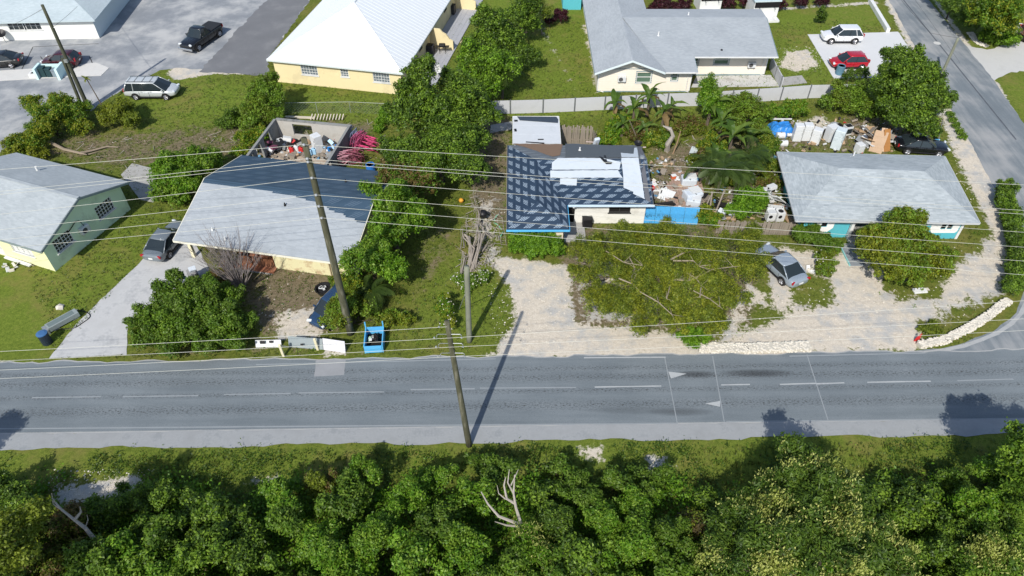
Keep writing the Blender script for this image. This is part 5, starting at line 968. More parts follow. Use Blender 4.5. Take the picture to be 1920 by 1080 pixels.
# dead and bare trees
def bare(name,label,base,pts_list,m=None,r=.09,cat='bare tree'):
    root=P(*base); g=thing(name,label,cat,root); mb=MB()
    for pts,r0 in pts_list:
        q=[P(u,v,z)-root for u,v,z in pts]; n=len(q); mb.tube(q,[r0*(1-.75*i/(n-1)) for i in range(n)],6)
    mb.build('branch',m or M_DEADWOOD,g); return g
bare('dead_tree','bleached bare tree with forked top in the centre of the thicket',(1000,1010),[([(1005,995,.4),(978,985,2.),(967,950,3.),(963,925,3.8),(965,890,4.6)],.12),([(967,945,3.),(950,935,3.4),(945,910,4.),(948,895,4.4)],.09),([(963,925,3.8),(952,905,4.3),(955,880,4.8)],.06),([(978,985,2.),(935,968,2.6),(915,945,3.),(902,922,3.2)],.1),([(985,988,1.8),(950,985,2.2),(928,978,2.6)],.08),([(1005,992,.6),(1008,975,1.6)],.07),([(948,936,3.5),(935,925,3.7),(932,910,4.)],.04),([(958,910,4.2),(966,893,4.6),(972,880,4.8)],.04)])
bare('dead_tree','pale crooked bare branch over the bushes at lower left',(215,1045),[([(213,1040,.8),(180,1015,2.),(160,990,2.6),(140,975,3.),(115,955,3.4),(98,935,3.8)],.13),([(140,975,3.),(152,960,3.4),(150,950,3.7)],.09),([(115,955,3.4),(100,945,3.6),(97,925,4.)],.05),([(160,990,2.6),(165,975,3.),(163,965,3.2)],.03)])
bare('leaning_tree','thick pale leaning trunk at the bottom left corner',(30,1090),[([(40,1085,.2),(15,1040,2.),(2,1020,3.2),(-15,1000,4.)],.27)])
g=thing('bare_tree','leafless many stemmed tree casting its shadow on the shingle roof','bare tree',P(455,545)); mb=MB()
for i in range(60):
    a=random.uniform(0,6.28); sp=random.uniform(.3,3.1); h=random.uniform(3.,5.3); e=Vector((math.cos(a)*sp-.3,math.sin(a)*sp*.8+.2,h)); m=e*.45+Vector((random.uniform(-.2,.2),random.uniform(-.2,.2),.35)); pts=[Vector((random.uniform(-.12,.12),random.uniform(-.12,.12),0)),m*.55,m,e*.75+Vector((random.uniform(-.15,.15),random.uniform(-.15,.15),.2)),e]
    mb.tube(pts,[.045,.033,.022,.013,.005],5)
    for _ in range(7):
        s=pts[2].lerp(e,random.uniform(0,.7)); mb.tube([s,s+Vector((random.uniform(-.6,.6),random.uniform(-.6,.6),random.uniform(.4,1.)))],[.009,.004],4,False)
mb.build('stem',mat('bark_ashen',(.23,.2,.19),.95,.3,3,.5),g)
g=thing('dead_trunk_pile','grey heap of dead roots and stumps behind the white blossom bush','dead wood',P(885,505)); mb=MB()
for pts,r in (([(880,500,.2),(884,470,.5),(878,445,.8),(872,440,.9)],.3),([(886,505,.1),(893,475,.6),(903,455,.8),(905,438,.9)],.28),([(880,485,.2),(890,450,.5),(897,420,.7),(898,395,.8)],.16),([(900,420,.6),(912,437,.4),(926,448,.2)],.06),([(898,400,.6),(888,365,.6),(890,350,.8)],.05),([(865,515,.1),(872,480,.5)],.14),([(870,460,.5),(868,430,.4)],.1),([(905,470,.3),(918,450,.3)],.1)):
    q=[P(*p)-g.location+Vector((random.uniform(-.08,.08),random.uniform(-.08,.08),0)) for p in pts]; n=len(q); mb.tube(q,[r*.5*(1-.45*i/(n-1)) for i in range(n)],7)
    for _ in range(3): mb.tube([p+Vector((random.uniform(-.3,.3),random.uniform(-.3,.3),random.uniform(-.15,.2))) for p in q],[r*random.uniform(.15,.35)*(1-.5*i/(n-1)) for i in range(n)],6)
for _ in range(110):
    s=P(random.uniform(868,925),random.uniform(400,515))-g.location; d=Vector((random.uniform(-1,1),random.uniform(-1,1),random.uniform(.05,.5)))*.5; mb.tube([s,s+d,s+d*1.6+Vector((0,0,-.1))],[.025,.015,.006],4,False)
mb.build('root',mat('dead_wood_grey',(.3,.265,.225),.95,.35,3,.6),g)
bare('tree_stump','bent broken grey trunk among the banana plants',(1248,282),[([(1250,282,0),(1252,270,.9),(1262,255,1.8),(1258,243,2.4),(1247,238,2.6)],.3),([(1258,243,2.4),(1243,236,2.5)],.2)],cat='dead trunk')
bare('branch','pale dry branch leaning over the bush by the big roadside tree',(1660,206),[([(1622,197,1.3),(1640,196,1.4),(1658,194,1.4)],.06),([(1640,196,1.4),(1645,202,1.1)],.04)],cat='branch')
g=thing('fallen_tree','dark fallen trunk with roots lying in the brown yard','fallen tree',P(150,285)); mb=MB()
for pts,r in (([(92,266,.4),(120,280,.3),(150,287,.3),(170,283,.2),(200,275,.2),(222,276,.1)],.16),([(150,287,.3),(163,290,.3)],.12),([(165,290,.1),(180,285,.2)],.06)): q=[P(*p)-g.location for p in pts]; n=len(q); mb.tube(q,[r*(1-.7*i/(n-1)) for i in range(n)],6)
mb.build('trunk',mat('bark_fallen',(.27,.22,.165),.95,.35,3,.5),g)
print('LEAF TRIS',NTRI[0])
# ---------------------------------------------------------------- vehicles
def wheel(par,x,y,r,side,w=.21):
    mb=MB(); T=Matrix.Translation((x,y,r))@Matrix.Rotation(math.pi/2,4,'X')
    prof=[(r*.62,-w/2),(r*.93,-w/2),(r,-w*.3),(r,w*.3),(r*.93,w/2),(r*.62,w/2)]; n=18
    vs=[T@Vector((a*math.cos(6.2832*k/n),a*math.sin(6.2832*k/n),z)) for a,z in prof for k in range(n)]
    mb.add(vs,[(i*n+k,i*n+(k+1)%n,(i+1)*n+(k+1)%n,(i+1)*n+k) for i in range(5) for k in range(n)]); o=mb.build('wheel',M_RUBBER,par,recalc=True)
    mb=MB(); c=Vector((x,y+side*w*.42,r))
    mb.tube([c-Vector((0,side*.05,0)),c-Vector((0,side*.045,0))],r*.62,14)
    rim=MB()
    for k in range(5):
        a=6.2832*k/5; d=Vector((math.cos(a),0,math.sin(a))); rim.tube([c+d*.02,c+d*r*.6],.038,4)
    rim.tube([c-Vector((0,side*.02,0)),c+Vector((0,side*.02,0))],r*.16,8)
    t=[c+Vector((math.cos(6.2832*k/16),0,math.sin(6.2832*k/16)))*r*.6 for k in range(17)]; rim.tube(t,.026,4,False); rim.build('rim',M_RIM,o); mb.build('brake_disc',mat('hub_grey',(.12,.12,.13),.5,metal=.5),o)
CARS={ # L W  belt  roof  front-glass base,roof-front,roof-rear,rear-glass base (fractions from nose), hood z, tail z, wheelbase, wheel r, nose z
 'sedan':(4.6,1.78,.93,1.45,.29,.45,.70,.885,.86,.97,2.7,.33),
 'hatch':(3.85,1.7,.96,1.5,.24,.43,.86,.975,.88,.97,2.46,.31),
 'suv':(4.4,1.82,1.05,1.67,.25,.42,.88,.985,.99,1.04,2.64,.36),
 'van':(5.1,1.98,1.02,1.74,.17,.36,.93,.99,.96,1.03,3.0,.34),
 'pickup':(5.75,2.0,1.2,1.9,.29,.40,.55,.6,1.18,1.17,3.7,.41)}
def car(name,label,cat,kind,pos,head,pm,extra=(),tint=None):
    L,Wd,zb,zr,f0,f1,r1,r0,zh,zt,wbs,rw=CARS[kind]; g=thing(name,label,cat,pos,head); hx=L/2; X=lambda f:hx-f*L
    st=[(0,.42,zh*.78,.66),(.025,.34,zh*.86,.8),(.09,.26,zh*.95,.9),(.2,.22,zh*.99,.96),(f0,.21,zb*.985,.985),(.45,.2,zb,1.),(.62,.2,zb,1.),(r0 if kind!='pickup' else .7,.21,zb if kind!='sedan' else zt,.985),(.94,.26,zt,.95),(.985,.34,zt*.93,.86),(1.,.45,zt*.8,.74)]
    st=sorted(st); ring=[]
    for f,z0,z1,w in st:
        w*=Wd/2; h=z1-z0
        ring.append([(w*.8,z0),(w*.96,z0+h*.16),(w,z0+h*.5),(w*.985,z0+h*.74),(w*.93,z0+h*.93),(w*.72,z1),(w*.3,z1+.025),(-w*.3,z1+.025),(-w*.72,z1),(-w*.93,z0+h*.93),(-w*.985,z0+h*.74),(-w,z0+h*.5),(-w*.96,z0+h*.16),(-w*.8,z0)])
    n=14; mb=MB(); vs=[(X(st[i][0]),y,z) for i in range(len(st)) for y,z in ring[i]]
    fs=[(i*n+k,i*n+(k+1)%n,(i+1)*n+(k+1)%n,(i+1)*n+k) for i in range(len(st)-1) for k in range(n)]+[tuple(range(n)),tuple(range((len(st)-1)*n,len(st)*n))[::-1]]
    mb.add(vs,fs); body=mb.build('body',pm,g,smooth=True,recalc=True,sub=1)
    wb=Wd/2*.93; wr=Wd/2*.72; ze=zr-.04
    def gh(zs,grow=0):
        out=[]
        for fz in zs:
            t=(fz-zb)/(ze-zb); a=X(f0+(f1-f0)*t); b=X(r0+(r1-r0)*t); w=wb+(wr-wb)*t+grow; bl=.1*(1-.3*t)
            out.append([(a,w*.80,fz),(a+bl,0,fz+.0),(a,-w*.80,fz),(a-.12,-w,fz),((a+b)/2,-w*1.01,fz),(b+.12,-w,fz),(b,-w*.85,fz),(b-bl*.5,0,fz),(b,w*.85,fz),(b+.12,w,fz),((a+b)/2,w*1.01,fz),(a-.12,w,fz)])
        return out
    rr=gh([zb-.05,zb+(ze-zb)*.5,ze]); m=12; mb=MB(); mb.add([p for r in rr for p in r],[(i*m+k,i*m+(k+1)%m,(i+1)*m+(k+1)%m,(i+1)*m+k) for i in range(2) for k in range(m)]+[tuple(range(2*m,3*m))]); mb.build('window_glass',tint or M_GLASS,g,recalc=True)
    rt=gh([ze],.025)[0]; mb=MB(); lo=[(x,y,ze-.025) for x,y,_ in rt]; mid=[(x*1.0,y,ze+.012) for x,y,_ in rt]; cx=(X(f1)+X(r1))/2; hi=[(cx+(x-cx)*.93,y*.86,zr) for x,y,_ in rt]; tp=[(cx+(x-cx)*.5,y*.5,zr+.025) for x,y,_ in rt]
    mb.add(lo+mid+hi+tp,[(i*m+k,i*m+(k+1)%m,(i+1)*m+(k+1)%m,(i+1)*m+k) for i in range(3) for k in range(m)]+[tuple(range(3*m,4*m))]); mb.build('roof',pm,g,smooth=True,recalc=True)
    for s in (-1,1):
        k=(3,0) ; i0=[11,3][s<0]; i1=[9,5][s<0]; im=[10,4][s<0]
        for i,r in ((i0,.035),(i1,.05 if kind!='sedan' else .045)):
            MB().tube([rr[0][i],rr[1][i],rr[2][i]],r,6).build('pillar',pm,g,smooth=True)
        MB().tube([rr[0][im],rr[1][im],rr[2][im]],.028,4).build('pillar',M_BLACK if tint is None else M_BLACK,g)
        if kind in('van','suv'): 
            a=Vector(rr[0][im]).lerp(Vector(rr[0][i1]),.55); b=Vector(rr[2][im]).lerp(Vector(rr[2][i1]),.55); MB().tube([a,b],.035,4).build('pillar',pm,g)
        MB().bx((X(f0)-.28,s*(Wd/2+.08),zb+.06),(.12,.2,.14)).build('mirror',pm,g,bevel=.03)
        hl=MB(); hl.bx((X(.035),s*Wd/2*.66,zh*.82),(.2,.36,.16),rz=-s*.35,ry=.25); hl.build('headlight',M_LIGHTW,g,bevel=.04)
        tz=zt*.84 if kind in('sedan','pickup') else zt*.98; th=.2 if kind=='sedan' else .34
        MB().bx((X(.982)+.02,s*Wd/2*.78,tz),(.12,.28,th),rz=s*.3).build('taillight',M_LIGHTR,g,bevel=.03)
        for wx in (1,-1):
            xw=X(.5)+wx*wbs/2+(.05 if kind!='pickup' else .0); a=MB(); yy=s*(Wd/2-.09)
            pts=[(xw+math.cos(t)*rw*1.13,s*(Wd/2*.985),rw+math.sin(t)*rw*1.13) for t in np.linspace(-.25,3.39,12)]; a.tube(pts,.04,5); a.build('wheel_arch',M_BLACK,g)
            d=MB(); d.tube([(xw,s*(Wd/2-.25),rw*1.02),(xw,s*(Wd/2+.002),rw*1.02)],rw*1.1,16); d.build('wheel_well',M_DARK,g)
            wheel(g,xw,s*(Wd/2-.07),rw,s)
    MB().bx((X(.5),0,.3),(L*.62,Wd+.01,.13)).build('sill',M_BLACK,g,bevel=.04)
    MB().bx((X(.012),0,zh*.62),(.06,Wd*.5,.16)).build('grille',M_BLACK if kind!='pickup' else mat('chrome',(.6,.6,.6),.2,.1,metal=.9),g,bevel=.02); MB().bx((X(1.0)-.01,0,zt*.68),(.03,.34,.13)).build('number_plate',M_WHITE,g)
    for s in (-1,1):
        for f in ((.44,.62) if kind!='pickup' else (.47,)): MB().bx((X(f)-.1,s*(Wd/2+.004),zb-.1),(.2,.03,.035)).build('door_handle',pm,g,bevel=.008)
        mb=MB()
        for f in ((f0+.06,.5,.69) if kind!='hatch' else (f0+.07,.56)): mb.bx((X(f),s*(Wd/2*.997),zb*.6),(.012,.02,zb*.62))
        mb.build('door_seam',M_DARK,g)
    if kind=='van':
        for s in (-1,1): MB().tube([(X(.38),s*wr*.8,zr+.05),(X(.9),s*wr*.8,zr+.05)],.025,5).build('roof_rail',M_BLACK,g)
        for f in (.45,.6,.75,.88): MB().tube([(X(f),-wr*.78,zr+.055),(X(f),wr*.78,zr+.055)],.018,4).build('roof_rack_bar',M_BLACK,g)
    if kind=='pickup':
        MB().box(X(.985),X(.625),-Wd*.46,Wd*.46,zt-.02,zt+.06).build('bed_cover',mat('tonneau_black',(.02,.02,.022),.6,.1),g,bevel=.03)
        MB().bx((X(-.005),0,.55),(.14,Wd*.92,.24)).build('bumper',mat('chrome',(0,0,0)),g,bevel=.05)
    return g
def between(a,b,off,kind=None):
    """ground point half way between two wheel contacts, moved off metres to the left of a->b"""
    a=P(*a);b=P(*b); d=(b-a).normalized(); return (a+b)/2+Vector((-d.y,d.x,0))*off, math.atan2(d.y,d.x)
p,h=between((1601,83),(1556.6,83),-.8); car('car','white crossover parked on the pale concrete beside the lawn','car','suv',p,h,paint('paint_white',(.74,.75,.76)))
p,h=between((1614,131),(1571,132),-.76); car('car','bright red hatchback parked on the pale concrete, blue barrel at its nose','car','hatch',p,h,paint('paint_red',(.42,.006,.018)))
p,h=between((257,187),(312,187),.88); car('van','silver minivan with roof rack parked on the lawn edge','van','van',p,h,paint('paint_silver',(.5,.53,.54)))
p,h=between((390,63),(346,93),.9); car('pickup_truck','black pickup truck with chrome bumper on the grey parking area','pickup truck','pickup',p,h,paint('paint_black',(.008,.009,.012)))
p,h=Vector((20.0,39.55,0)),R(115); car('car','silver sedan seen from behind under the edge of the sprawling tree','car','sedan',p,h,paint('paint_silver2',(.27,.32,.375)))
p,h=between((319,484),(352,443),.8); car('car','dark grey sedan parked on the driveway at the shingle house','car','sedan',p,h,paint('paint_grey',(.16,.185,.205)))
p,h=between((150,115),(103,115),.82); car('car','dark maroon compact parked in a bay by the white building','car','hatch',p,h,paint('paint_maroon',(.05,.004,.008)))
p,h=between((35,114),(-18,118),.82); car('car','black sedan cut by the left edge in a bay by the white building','car','sedan',p,h,paint('paint_black2',(.012,.013,.014)))
p=P(1722,287); car('car','black sedan half hidden behind the turquoise house roof under the tree','car','sedan',p+Vector((.2,.4,0)),R(-8),paint('paint_black3',(.006,.007,.01)))
p=P(1925,70); car('car','red car mostly outside the right edge beside the palm','car','hatch',p,R(75),paint('paint_red2',(.45,.008,.015)))
p=P(620,592); car('car','dark blue car swallowed by the yellow green shrub at the tall pole','car','hatch',p+Vector((.2,.2,0)),R(242),paint('paint_blue_dark',(.02,.05,.11)))
# ---------------------------------------------------------------- poles and wires
def pole(name,label,base,top_z,r0,r1,m,lean=(0,0),cat='utility pole'):
    b=P(*base); g=thing(name,label,cat,b); n=10; mb=MB()
    mb.tube([(lean[0]*t,lean[1]*t,-.2+top_z*t) for t in np.linspace(0,1,n)],[(r0+(r1-r0)*t)*random.uniform(.97,1.03) for t in np.linspace(0,1,n)],12); mb.build('shaft',m,g,smooth=True); return g
def at_h(base,v):
    b=P(*base); lo,hi=0,25
    for _ in range(40):
        z=(lo+hi)/2; d=Vector((b.x,b.y,z-CAM_H)); yy=d.y*math.cos(PITCH)-d.z*math.sin(PITCH); up=d.y*math.sin(PITCH)+d.z*math.cos(PITCH)
        if 540-FOC*up/yy>v: lo=z
        else: hi=z
    return Vector((b.x,b.y,lo))
def xat(base,v): # lateral offset so that the leaning pole passes through a pixel
    return at_h(base,v)
def lean_to(base,u,v):
    a=at_h(base,v); q=PY(u,v,a.y); return q.x-a.x,a.z
dxA,zA=lean_to((880,835),838,605); pA=pole('utility_pole','near roadside pole with looped brackets standing on the verge in the centre',(880,835),zA+.3,.19,.13,M_POLE,(dxA,0))
dxB,zB=lean_to((658,625),570,262); pB=pole('utility_pole','tallest mossy leaning pole in front of the grey shingle house',(658,625),zB+.3,.27,.165,M_POLE,(dxB,0))
dxE,zE=lean_to((880,640),875,500); pE=pole('utility_pole','short grey pole on the grass beside the gravel, casting a long shadow',(880,640),zE+.2,.19,.17,M_POLE2,(dxE,0))
dxC,zC=lean_to((167,205),79,9); pC=pole('utility_pole','dark pole with a propping stub at the upper left lot',(167,205),zC+.2,.2,.13,mat('pole_dark',(.07,.075,.05),.95,.4,2,.5),(dxC,0))
g=pC; q=P(157,208)-pC.location; MB().tube([q,Vector((dxC*.52,0,zC*.52))+Vector((-.28,-.1,0))],.15,8).build('stub',mat('pole_dark',(0,0,0)),g)
MB().tube([(dxC*.97,0,zC*.97),(dxC*.97-.5,-.2,zC*.95)],.03,5).build('bracket',M_STEEL,g); MB().tube([(dxC*.8,0,zC*.8),(dxC*.8+.5,0,zC*.8)],.04,5).build('bracket',M_STEEL,g); MB().bx((dxC*.5,-.2,zC*.5),(.3,.2,.3)).build('meter_box',M_STEEL,g)
dxD,zD=lean_to((1764,143),1797,71); pD=pole('utility_pole','slanting grey pole rising behind the big tree at the side road',(1764,143),zD+.2,.16,.12,M_POLE2,(dxD,0)); MB().tube([(dxD,0,zD),(dxD+.5,.3,zD-.2)],.025,5).build('bracket',M_STEEL,pD)
def wire(label,pts,r,m=None,sag=.25,grp=None):
    mb=MB(); out=[]
    for i in range(len(pts)-1):
        a,b=Vector(pts[i]),Vector(pts[i+1]); k=14
        for j in range(k+(i==len(pts)-2)): t=j/k; p=a.lerp(b,t); p.z-=sag*4*t*(1-t)*min(1,(b-a).length/30); out.append(p)
    o=mb.tube(out,r,5) and mb.build('power_line',m or M_WIRE); return tag(o,label,'power line',grp)
def onB(v): t=(at_h((658,625),v).z)/(zB+.1); b=at_h((658,625),v); return Vector((b.x+dxB*t,b.y,b.z))
def onA(v): t=(at_h((880,835),v).z)/(zA+.1); b=at_h((880,835),v); return Vector((b.x+dxA*t,b.y,b.z))
def ext(a,b,k): return b+(b-a)*k
orn=['uppermost','second','third','fourth','fifth','sixth','lowest']
for i,(vl,vp,vr) in enumerate(((316,267,345),(357,293,393),(363,299,400),(400,329,434),(429,361,462),(448,382,488),(464,404,514))):
    a,b,c=PY(0,vl,33.6),onB(vp),PY(1920,vr,34.6); b+=Vector((0,-.22,0)); wire('%s of the seven pale wires crossing the tallest leaning pole'%orn[i],[ext(b,a,.35),b,ext(b,c,.25)],.0105,sag=.1)
    MB().lathe([(.05,-.07),(.09,-.03),(.05,0),(.09,.03),(.05,.07)],8,b-pB.location).build('insulator',M_STEEL,pB)
for i,(vl,vp,vr) in enumerate(((657,608,None),(675,629,562),(692,646,596),(708,664,618))):
    a,b=PY(0,vl,24.4),onA(vp); b+=Vector((0,-.17,0)); pts=[ext(b,a,.4),b]
    if vr: pts.append(ext(b,PY(1920,vr,25.4),.3))
    wire(('topmost','second','third','lowest')[i]+' of the four pale wires tied to the near roadside pole',pts,.0095,sag=.1)
    if i:
        for s in (-1,1):
            z=b-pA.location+Vector((0,.02,0)); mb=MB(); mb.tube([z+Vector((s*.1,.1,.15)),z+Vector((s*.55,.05,.2)),z+Vector((s*.62,0,.17)),z+Vector((s*.62,0,0))],.018,5); mb.build('wire_bracket',M_STEEL,pA)
            MB().lathe([(.03,-.05),(.06,0),(.03,.05)],7,z+Vector((s*.62 if s>0 else -.75,0,0))).build('insulator',M_STEEL,pA)
    else: MB().lathe([(.03,-.05),(.06,0),(.03,.05)],7,b-pA.location+Vector((-.4,0,-.01))).build('insulator',M_STEEL,pA)
wire('thin stay wire leaning from the grey pole to the flowering shrub',[P(861,580),at_h((880,640),553)+Vector((-.1,0,0))],.03,M_STEEL,0)
c0=pC.location+Vector((dxC*.8,0,zC*.8)); wire('thin dark wire from the twin pole up to the white building roof',[c0,P(145,12,4.2)],.014,M_DWIRE,.1); wire('dark wire from the twin pole top to the left edge',[pC.location+Vector((dxC*.97-.5,-.2,zC*.95)),P(20,48,4.5)],.014,M_DWIRE,.1)
c0=pD.location+Vector((dxD,0,zD)); wire('dark wire from the slanting pole along the side road',[c0,P(1745,62,3.2),P(1690,0,3.)],.014,M_DWIRE,.2)
# ---------------------------------------------------------------- fences, low walls and street clutter
def stone_wall(name,label,pts,w,h,r,course=2,cat='stone wall'):
    pts=[P(*p) for p in pts]; g=thing(name,label,cat,pts[0]); N=0
    core=MB(); top=MB()
    for a,b in zip(pts[:-1],pts[1:]):
        d=b-a; n=Vector((-d.y,d.x,0)).normalized(); L=d.length
        T=Matrix.Translation(a-g.location)@Matrix.Rotation(math.atan2(d.y,d.x),4,'Z'); core.box(-.05,L+.05,-w*.4,w*.4,0,h*.72,T)
        for k in range(int(L/(r*.55))):
            for j in range(4): top.rock(a-g.location+d*random.random()+n*random.uniform(-w/2,w/2),random.uniform(r*.4,r*.75),.6); 
            vi=len(top.v); 
            for q in range(vi-36,vi): x,y,z=top.v[q]; top.v[q]=(x,y,z+h*.68)
            for s in (-1,1): top.rock(a-g.location+d*random.random()+n*s*w*.45+Vector((0,0,random.uniform(0,h*.7))),random.uniform(r*.4,r*.8),.8)
    core.build('core',mat('wall_marl',(.5,.47,.4),.95,.2,2,.4),g); tag(top.build('stone',M_STONE,g),kind='stuff'); return g
stone_wall('stone_wall','straight low white stone wall along the road by the sprawling tree',[(1310,654),(1400,656),(1517,652)],.75,.38,.16)
stone_wall('stone_wall','curved low white stone wall following the road corner',[(1722,650),(1770,640),(1815,618),(1850,596),(1872,578),(1889,566)],.55,.38,.15)
stone_wall('stone_border','strip of white stones edging the top right garden',[(1818,62),(1832,80),(1850,88)],.7,.12,.18,cat='stone border')
def box_thing(name,label,cat,px,size,m,rz=0,z=0,parts=(),bevel=.015,tilt=0,pn='body',group=None):
    g=thing(name,label,cat,P(*px)+Vector((0,0,z)),rz,group); 
    if tilt: g.rotation_euler=(tilt,0,rz)
    MB().box(-size[0]/2,size[0]/2,-size[1]/2,size[1]/2,0,size[2]).build(pn,m,g,bevel=bevel)
    for nm,c,s,mm in parts: MB().bx(c,s).build(nm,mm,g,bevel=.006)
    return g
def fridge(label,px,rz,size=(.75,.7,1.65),lying=False,m=None,z=0,lean=0):
    w,d,h=size; g=thing('fridge',label,'fridge',P(*px)+Vector((0,0,z)),rz); g.rotation_euler=((math.pi/2 if lying else lean),0,rz)
    if lying: g.location.z+=d/2
    m=m or M_APPL; MB().box(-w/2,w/2,-d/2,d/2-.06,.04,h).build('body',m,g,bevel=.02)
    s=h*.68
    for z0,z1 in ((.06,s),(s+.015,h-.005)): MB().box(-w/2,w/2,-d/2-.07,-d/2-.012,z0,z1).build('door',m,g,bevel=.02)
    for z0,z1 in ((s-.4,s-.05),(s+.06,s+.3)): MB().tube([(w/2-.07,-d/2-.1,z0),(w/2-.07,-d/2-.1,z1)],.018,5).build('handle',M_STEEL,g)
    MB().box(-w/2+.05,w/2-.05,-.1,d/2-.061,0.0,.04).build('base',M_BLACK,g); return g
def washer(label,px,rz,top=False,z=0):
    g=thing('washing_machine',label,'washing machine',P(*px)+Vector((0,0,z)),rz); MB().box(-.32,.32,-.32,.32,.03,.9).build('body',M_APPL,g,bevel=.02)
    MB().box(-.32,.32,.2,.32,.9,1.05).build('control_panel',M_APPL,g,bevel=.015); mb=MB()
    if top: mb.lathe([(.22,.902),(.22,.912)],16)
    else: mb.box(-.26,.26,-.28,.16,.902,.915)
    mb.build('lid',M_BLACK if top else mat('lid_grey',(.5,.52,.53),.4),g)
    MB().tube([(-.1,-.325,.55),(-.1,-.335,.55)],.16,14).build('port',M_BLACK,g); MB().lathe([(.04,0),(.04,.03)],8,(.2,.26,1.05)).build('knob',M_BLACK,g); return g
def scrap(name,label,cat,px,n,sz,mats,z=0.,spread=.6,h=.6,flat=False):
    g=thing(name,label,cat,P(*px)+Vector((0,0,z)))
    for i in range(n):
        m=mats[i%len(mats)]; c=(random.uniform(-spread,spread),random.uniform(-spread*.8,spread*.8),random.uniform(.05,h)); s=random.uniform(*sz)
        k=random.random(); mb=MB(); dz=.03 if flat or k<.4 else s*.45
        mb.bx(c,(s,s*random.uniform(.4,.8),dz),rz=random.uniform(0,3),rx=random.uniform(-.7,.7),ry=random.uniform(-.6,.6)); mb.build('piece',m,g,bevel=.01)
    return g
# rubbish yard behind the turquoise house
g=thing('tarp','crumpled bright blue tarp over a pile beside the white fridges','tarp',P(1463,247)); mb=MB(); nx_,ny_=15,10; vs=[]
for j in range(ny_):
    for i in range(nx_):
        x=(i/(nx_-1)-.5)*2.5; y=(j/(ny_-1)-.5)*1.8; e=min(i,nx_-1-i,j*1.5,(ny_-1-j)*1.5); vs.append((x+random.uniform(-.05,.05),y,min(.75,.02+.3*e)+random.uniform(-.09,.09)*(e>0)))
mb.add(vs,[(j*nx_+i,j*nx_+i+1,(j+1)*nx_+i+1,(j+1)*nx_+i) for j in range(ny_-1) for i in range(nx_-1)]); mb.build('cover',M_TARP,g); MB().bx((.1,.85,.85),(2.0,.08,.1)).build('batten',M_WHITE,g)
fridge('white fridge standing just right of the blue tarp',(1491,262),R(-4)); fridge('white fridge standing second right of the blue tarp',(1508,261),R(-4))
fridge('white fridge nearer the roof, third from the blue tarp, with a grey stain',(1527,268),R(-30),(.8,.75,1.5)); fridge('cream bulky fridge leaning behind the tall two tone one',(1554,262),R(20),(.9,.8,1.5))
fridge('tall fridge with white front and weathered grey side near the roof edge',(1567,276),R(-32),(.85,.9,1.9),m=mat('appliance_bluish',(.55,.62,.65),.4,.1,2,.05,grime=.5,gcol=(.25,.3,.33)))
for px,lb in (((1462,259),'pale drum lying before the blue tarp'),((1478,258),'small pale tub beside the drum before the tarp'),((1467,274),'white cylinder tank lying at the roof edge below the tarp')):
    g=thing('tank',lb,'tank',P(*px)+Vector((0,0,.3))); r=.16 if 'tub' in lb else .3; mb=MB(); mb.tube([(-r*1.3,0,0),(-r*1.2,0,0),(r*1.2,0,0),(r*1.3,0,0)],[r*.7,r,r,r*.7],14); mb.build('body',M_APPL,g,smooth=False); MB().tube([(0,0,r*.9),(0,0,r*1.25)],.06,7).build('cap',M_STEEL,g)
fridge('white washer lying tilted by the brown boards at the roof edge',(1608,284),R(20),(.65,.65,.85))
box_thing('cooker','old white cooker open at the top by the twig heap','cooker',(1586,251),(.7,.6,.9),M_APPL,R(15),0,(('oven_door',(0,-.31,.45),(.6,.03,.5),M_GLASS),('hob',(0,0,.905),(.6,.5,.02),M_BLACK)))
box_thing('crate','black crate behind the two tone fridge','crate',(1571,243),(.5,.5,.5),M_BLACK,.3,0,(('rim',(0,0,.5),(.54,.54,.04),M_BLACK),))
box_thing('tv_set','old grey box television behind the fridges','television',(1562,240),(.6,.5,.5),mat('tv_grey',(.3,.33,.35),.6),.4,0,(('screen',(0,-.255,.27),(.5,.02,.38),M_GLASS),))
scrap('scrap_heap','heap of grey planks, sticks and scrap under the big tree','scrap heap',(1632,262),26,(.4,1.5),[M_PLANK,M_WOOD,M_APPL,M_PLANK,M_STEEL],0,1.4,.9,True)
scrap('scrap_heap','jumble of small white scrap on the sandy bank by the olive bush','scrap heap',(1505,236),9,(.2,.5),[M_APPL,M_STONE],0,.9,.2)
def leaning_panel(name,label,px,w,h,m,rz,lean,cat='board',ribs=2,rm=None):
    g=thing(name,label,cat,P(*px),rz); g.rotation_euler=(-lean,0,rz); MB().box(-w/2,w/2,-.02,.02,0,h).build('panel',m,g)
    for i in range(ribs): MB().box(-w/2,w/2,-.045,-.021,h*(i+.5)/ribs-.04,h*(i+.5)/ribs+.04).build('batten',rm or m,g)
    return g
leaning_panel('board','tan panelled door leaning left of the orange brown planks',(1640,286),1.1,2.,mat('door_tan',(.42,.3,.2),.8,.2,2),R(-28),.75)
leaning_panel('board','orange brown plank door leaning against the black car',(1663,284),.6,2.,mat('door_orange',(.34,.16,.05),.8,.25,2),R(10),.55)
leaning_panel('board','pale narrow board between the two leaning doors',(1652,284),.5,2.1,mat('door_pale',(.5,.36,.25),.8,.2),R(-10),.65)
leaning_panel('board','dark grid panel standing upright at the sand right of the black car',(1758,268),1.2,2.1,mat('mesh_dark',(.09,.085,.08),.8),R(60),.2,'panel',4,M_STEEL)
g=thing('chair','folding chair frame fallen before the dark grid panel','chair',P(1752,278)); mb=MB()
for s in (-.25,.25): mb.tube([(s,-.2,0),(s,.25,.8)],.025,5); mb.tube([(s,.25,0),(s,-.2,.45)],.025,5)
mb.build('frame',M_STEEL,g); MB().bx((0,0,.45),(.5,.4,.04)).build('seat',M_SKYB,g)
MB().bx((.05,.25,.7),(.5,.04,.2)).build('backrest',M_SKYB,g)
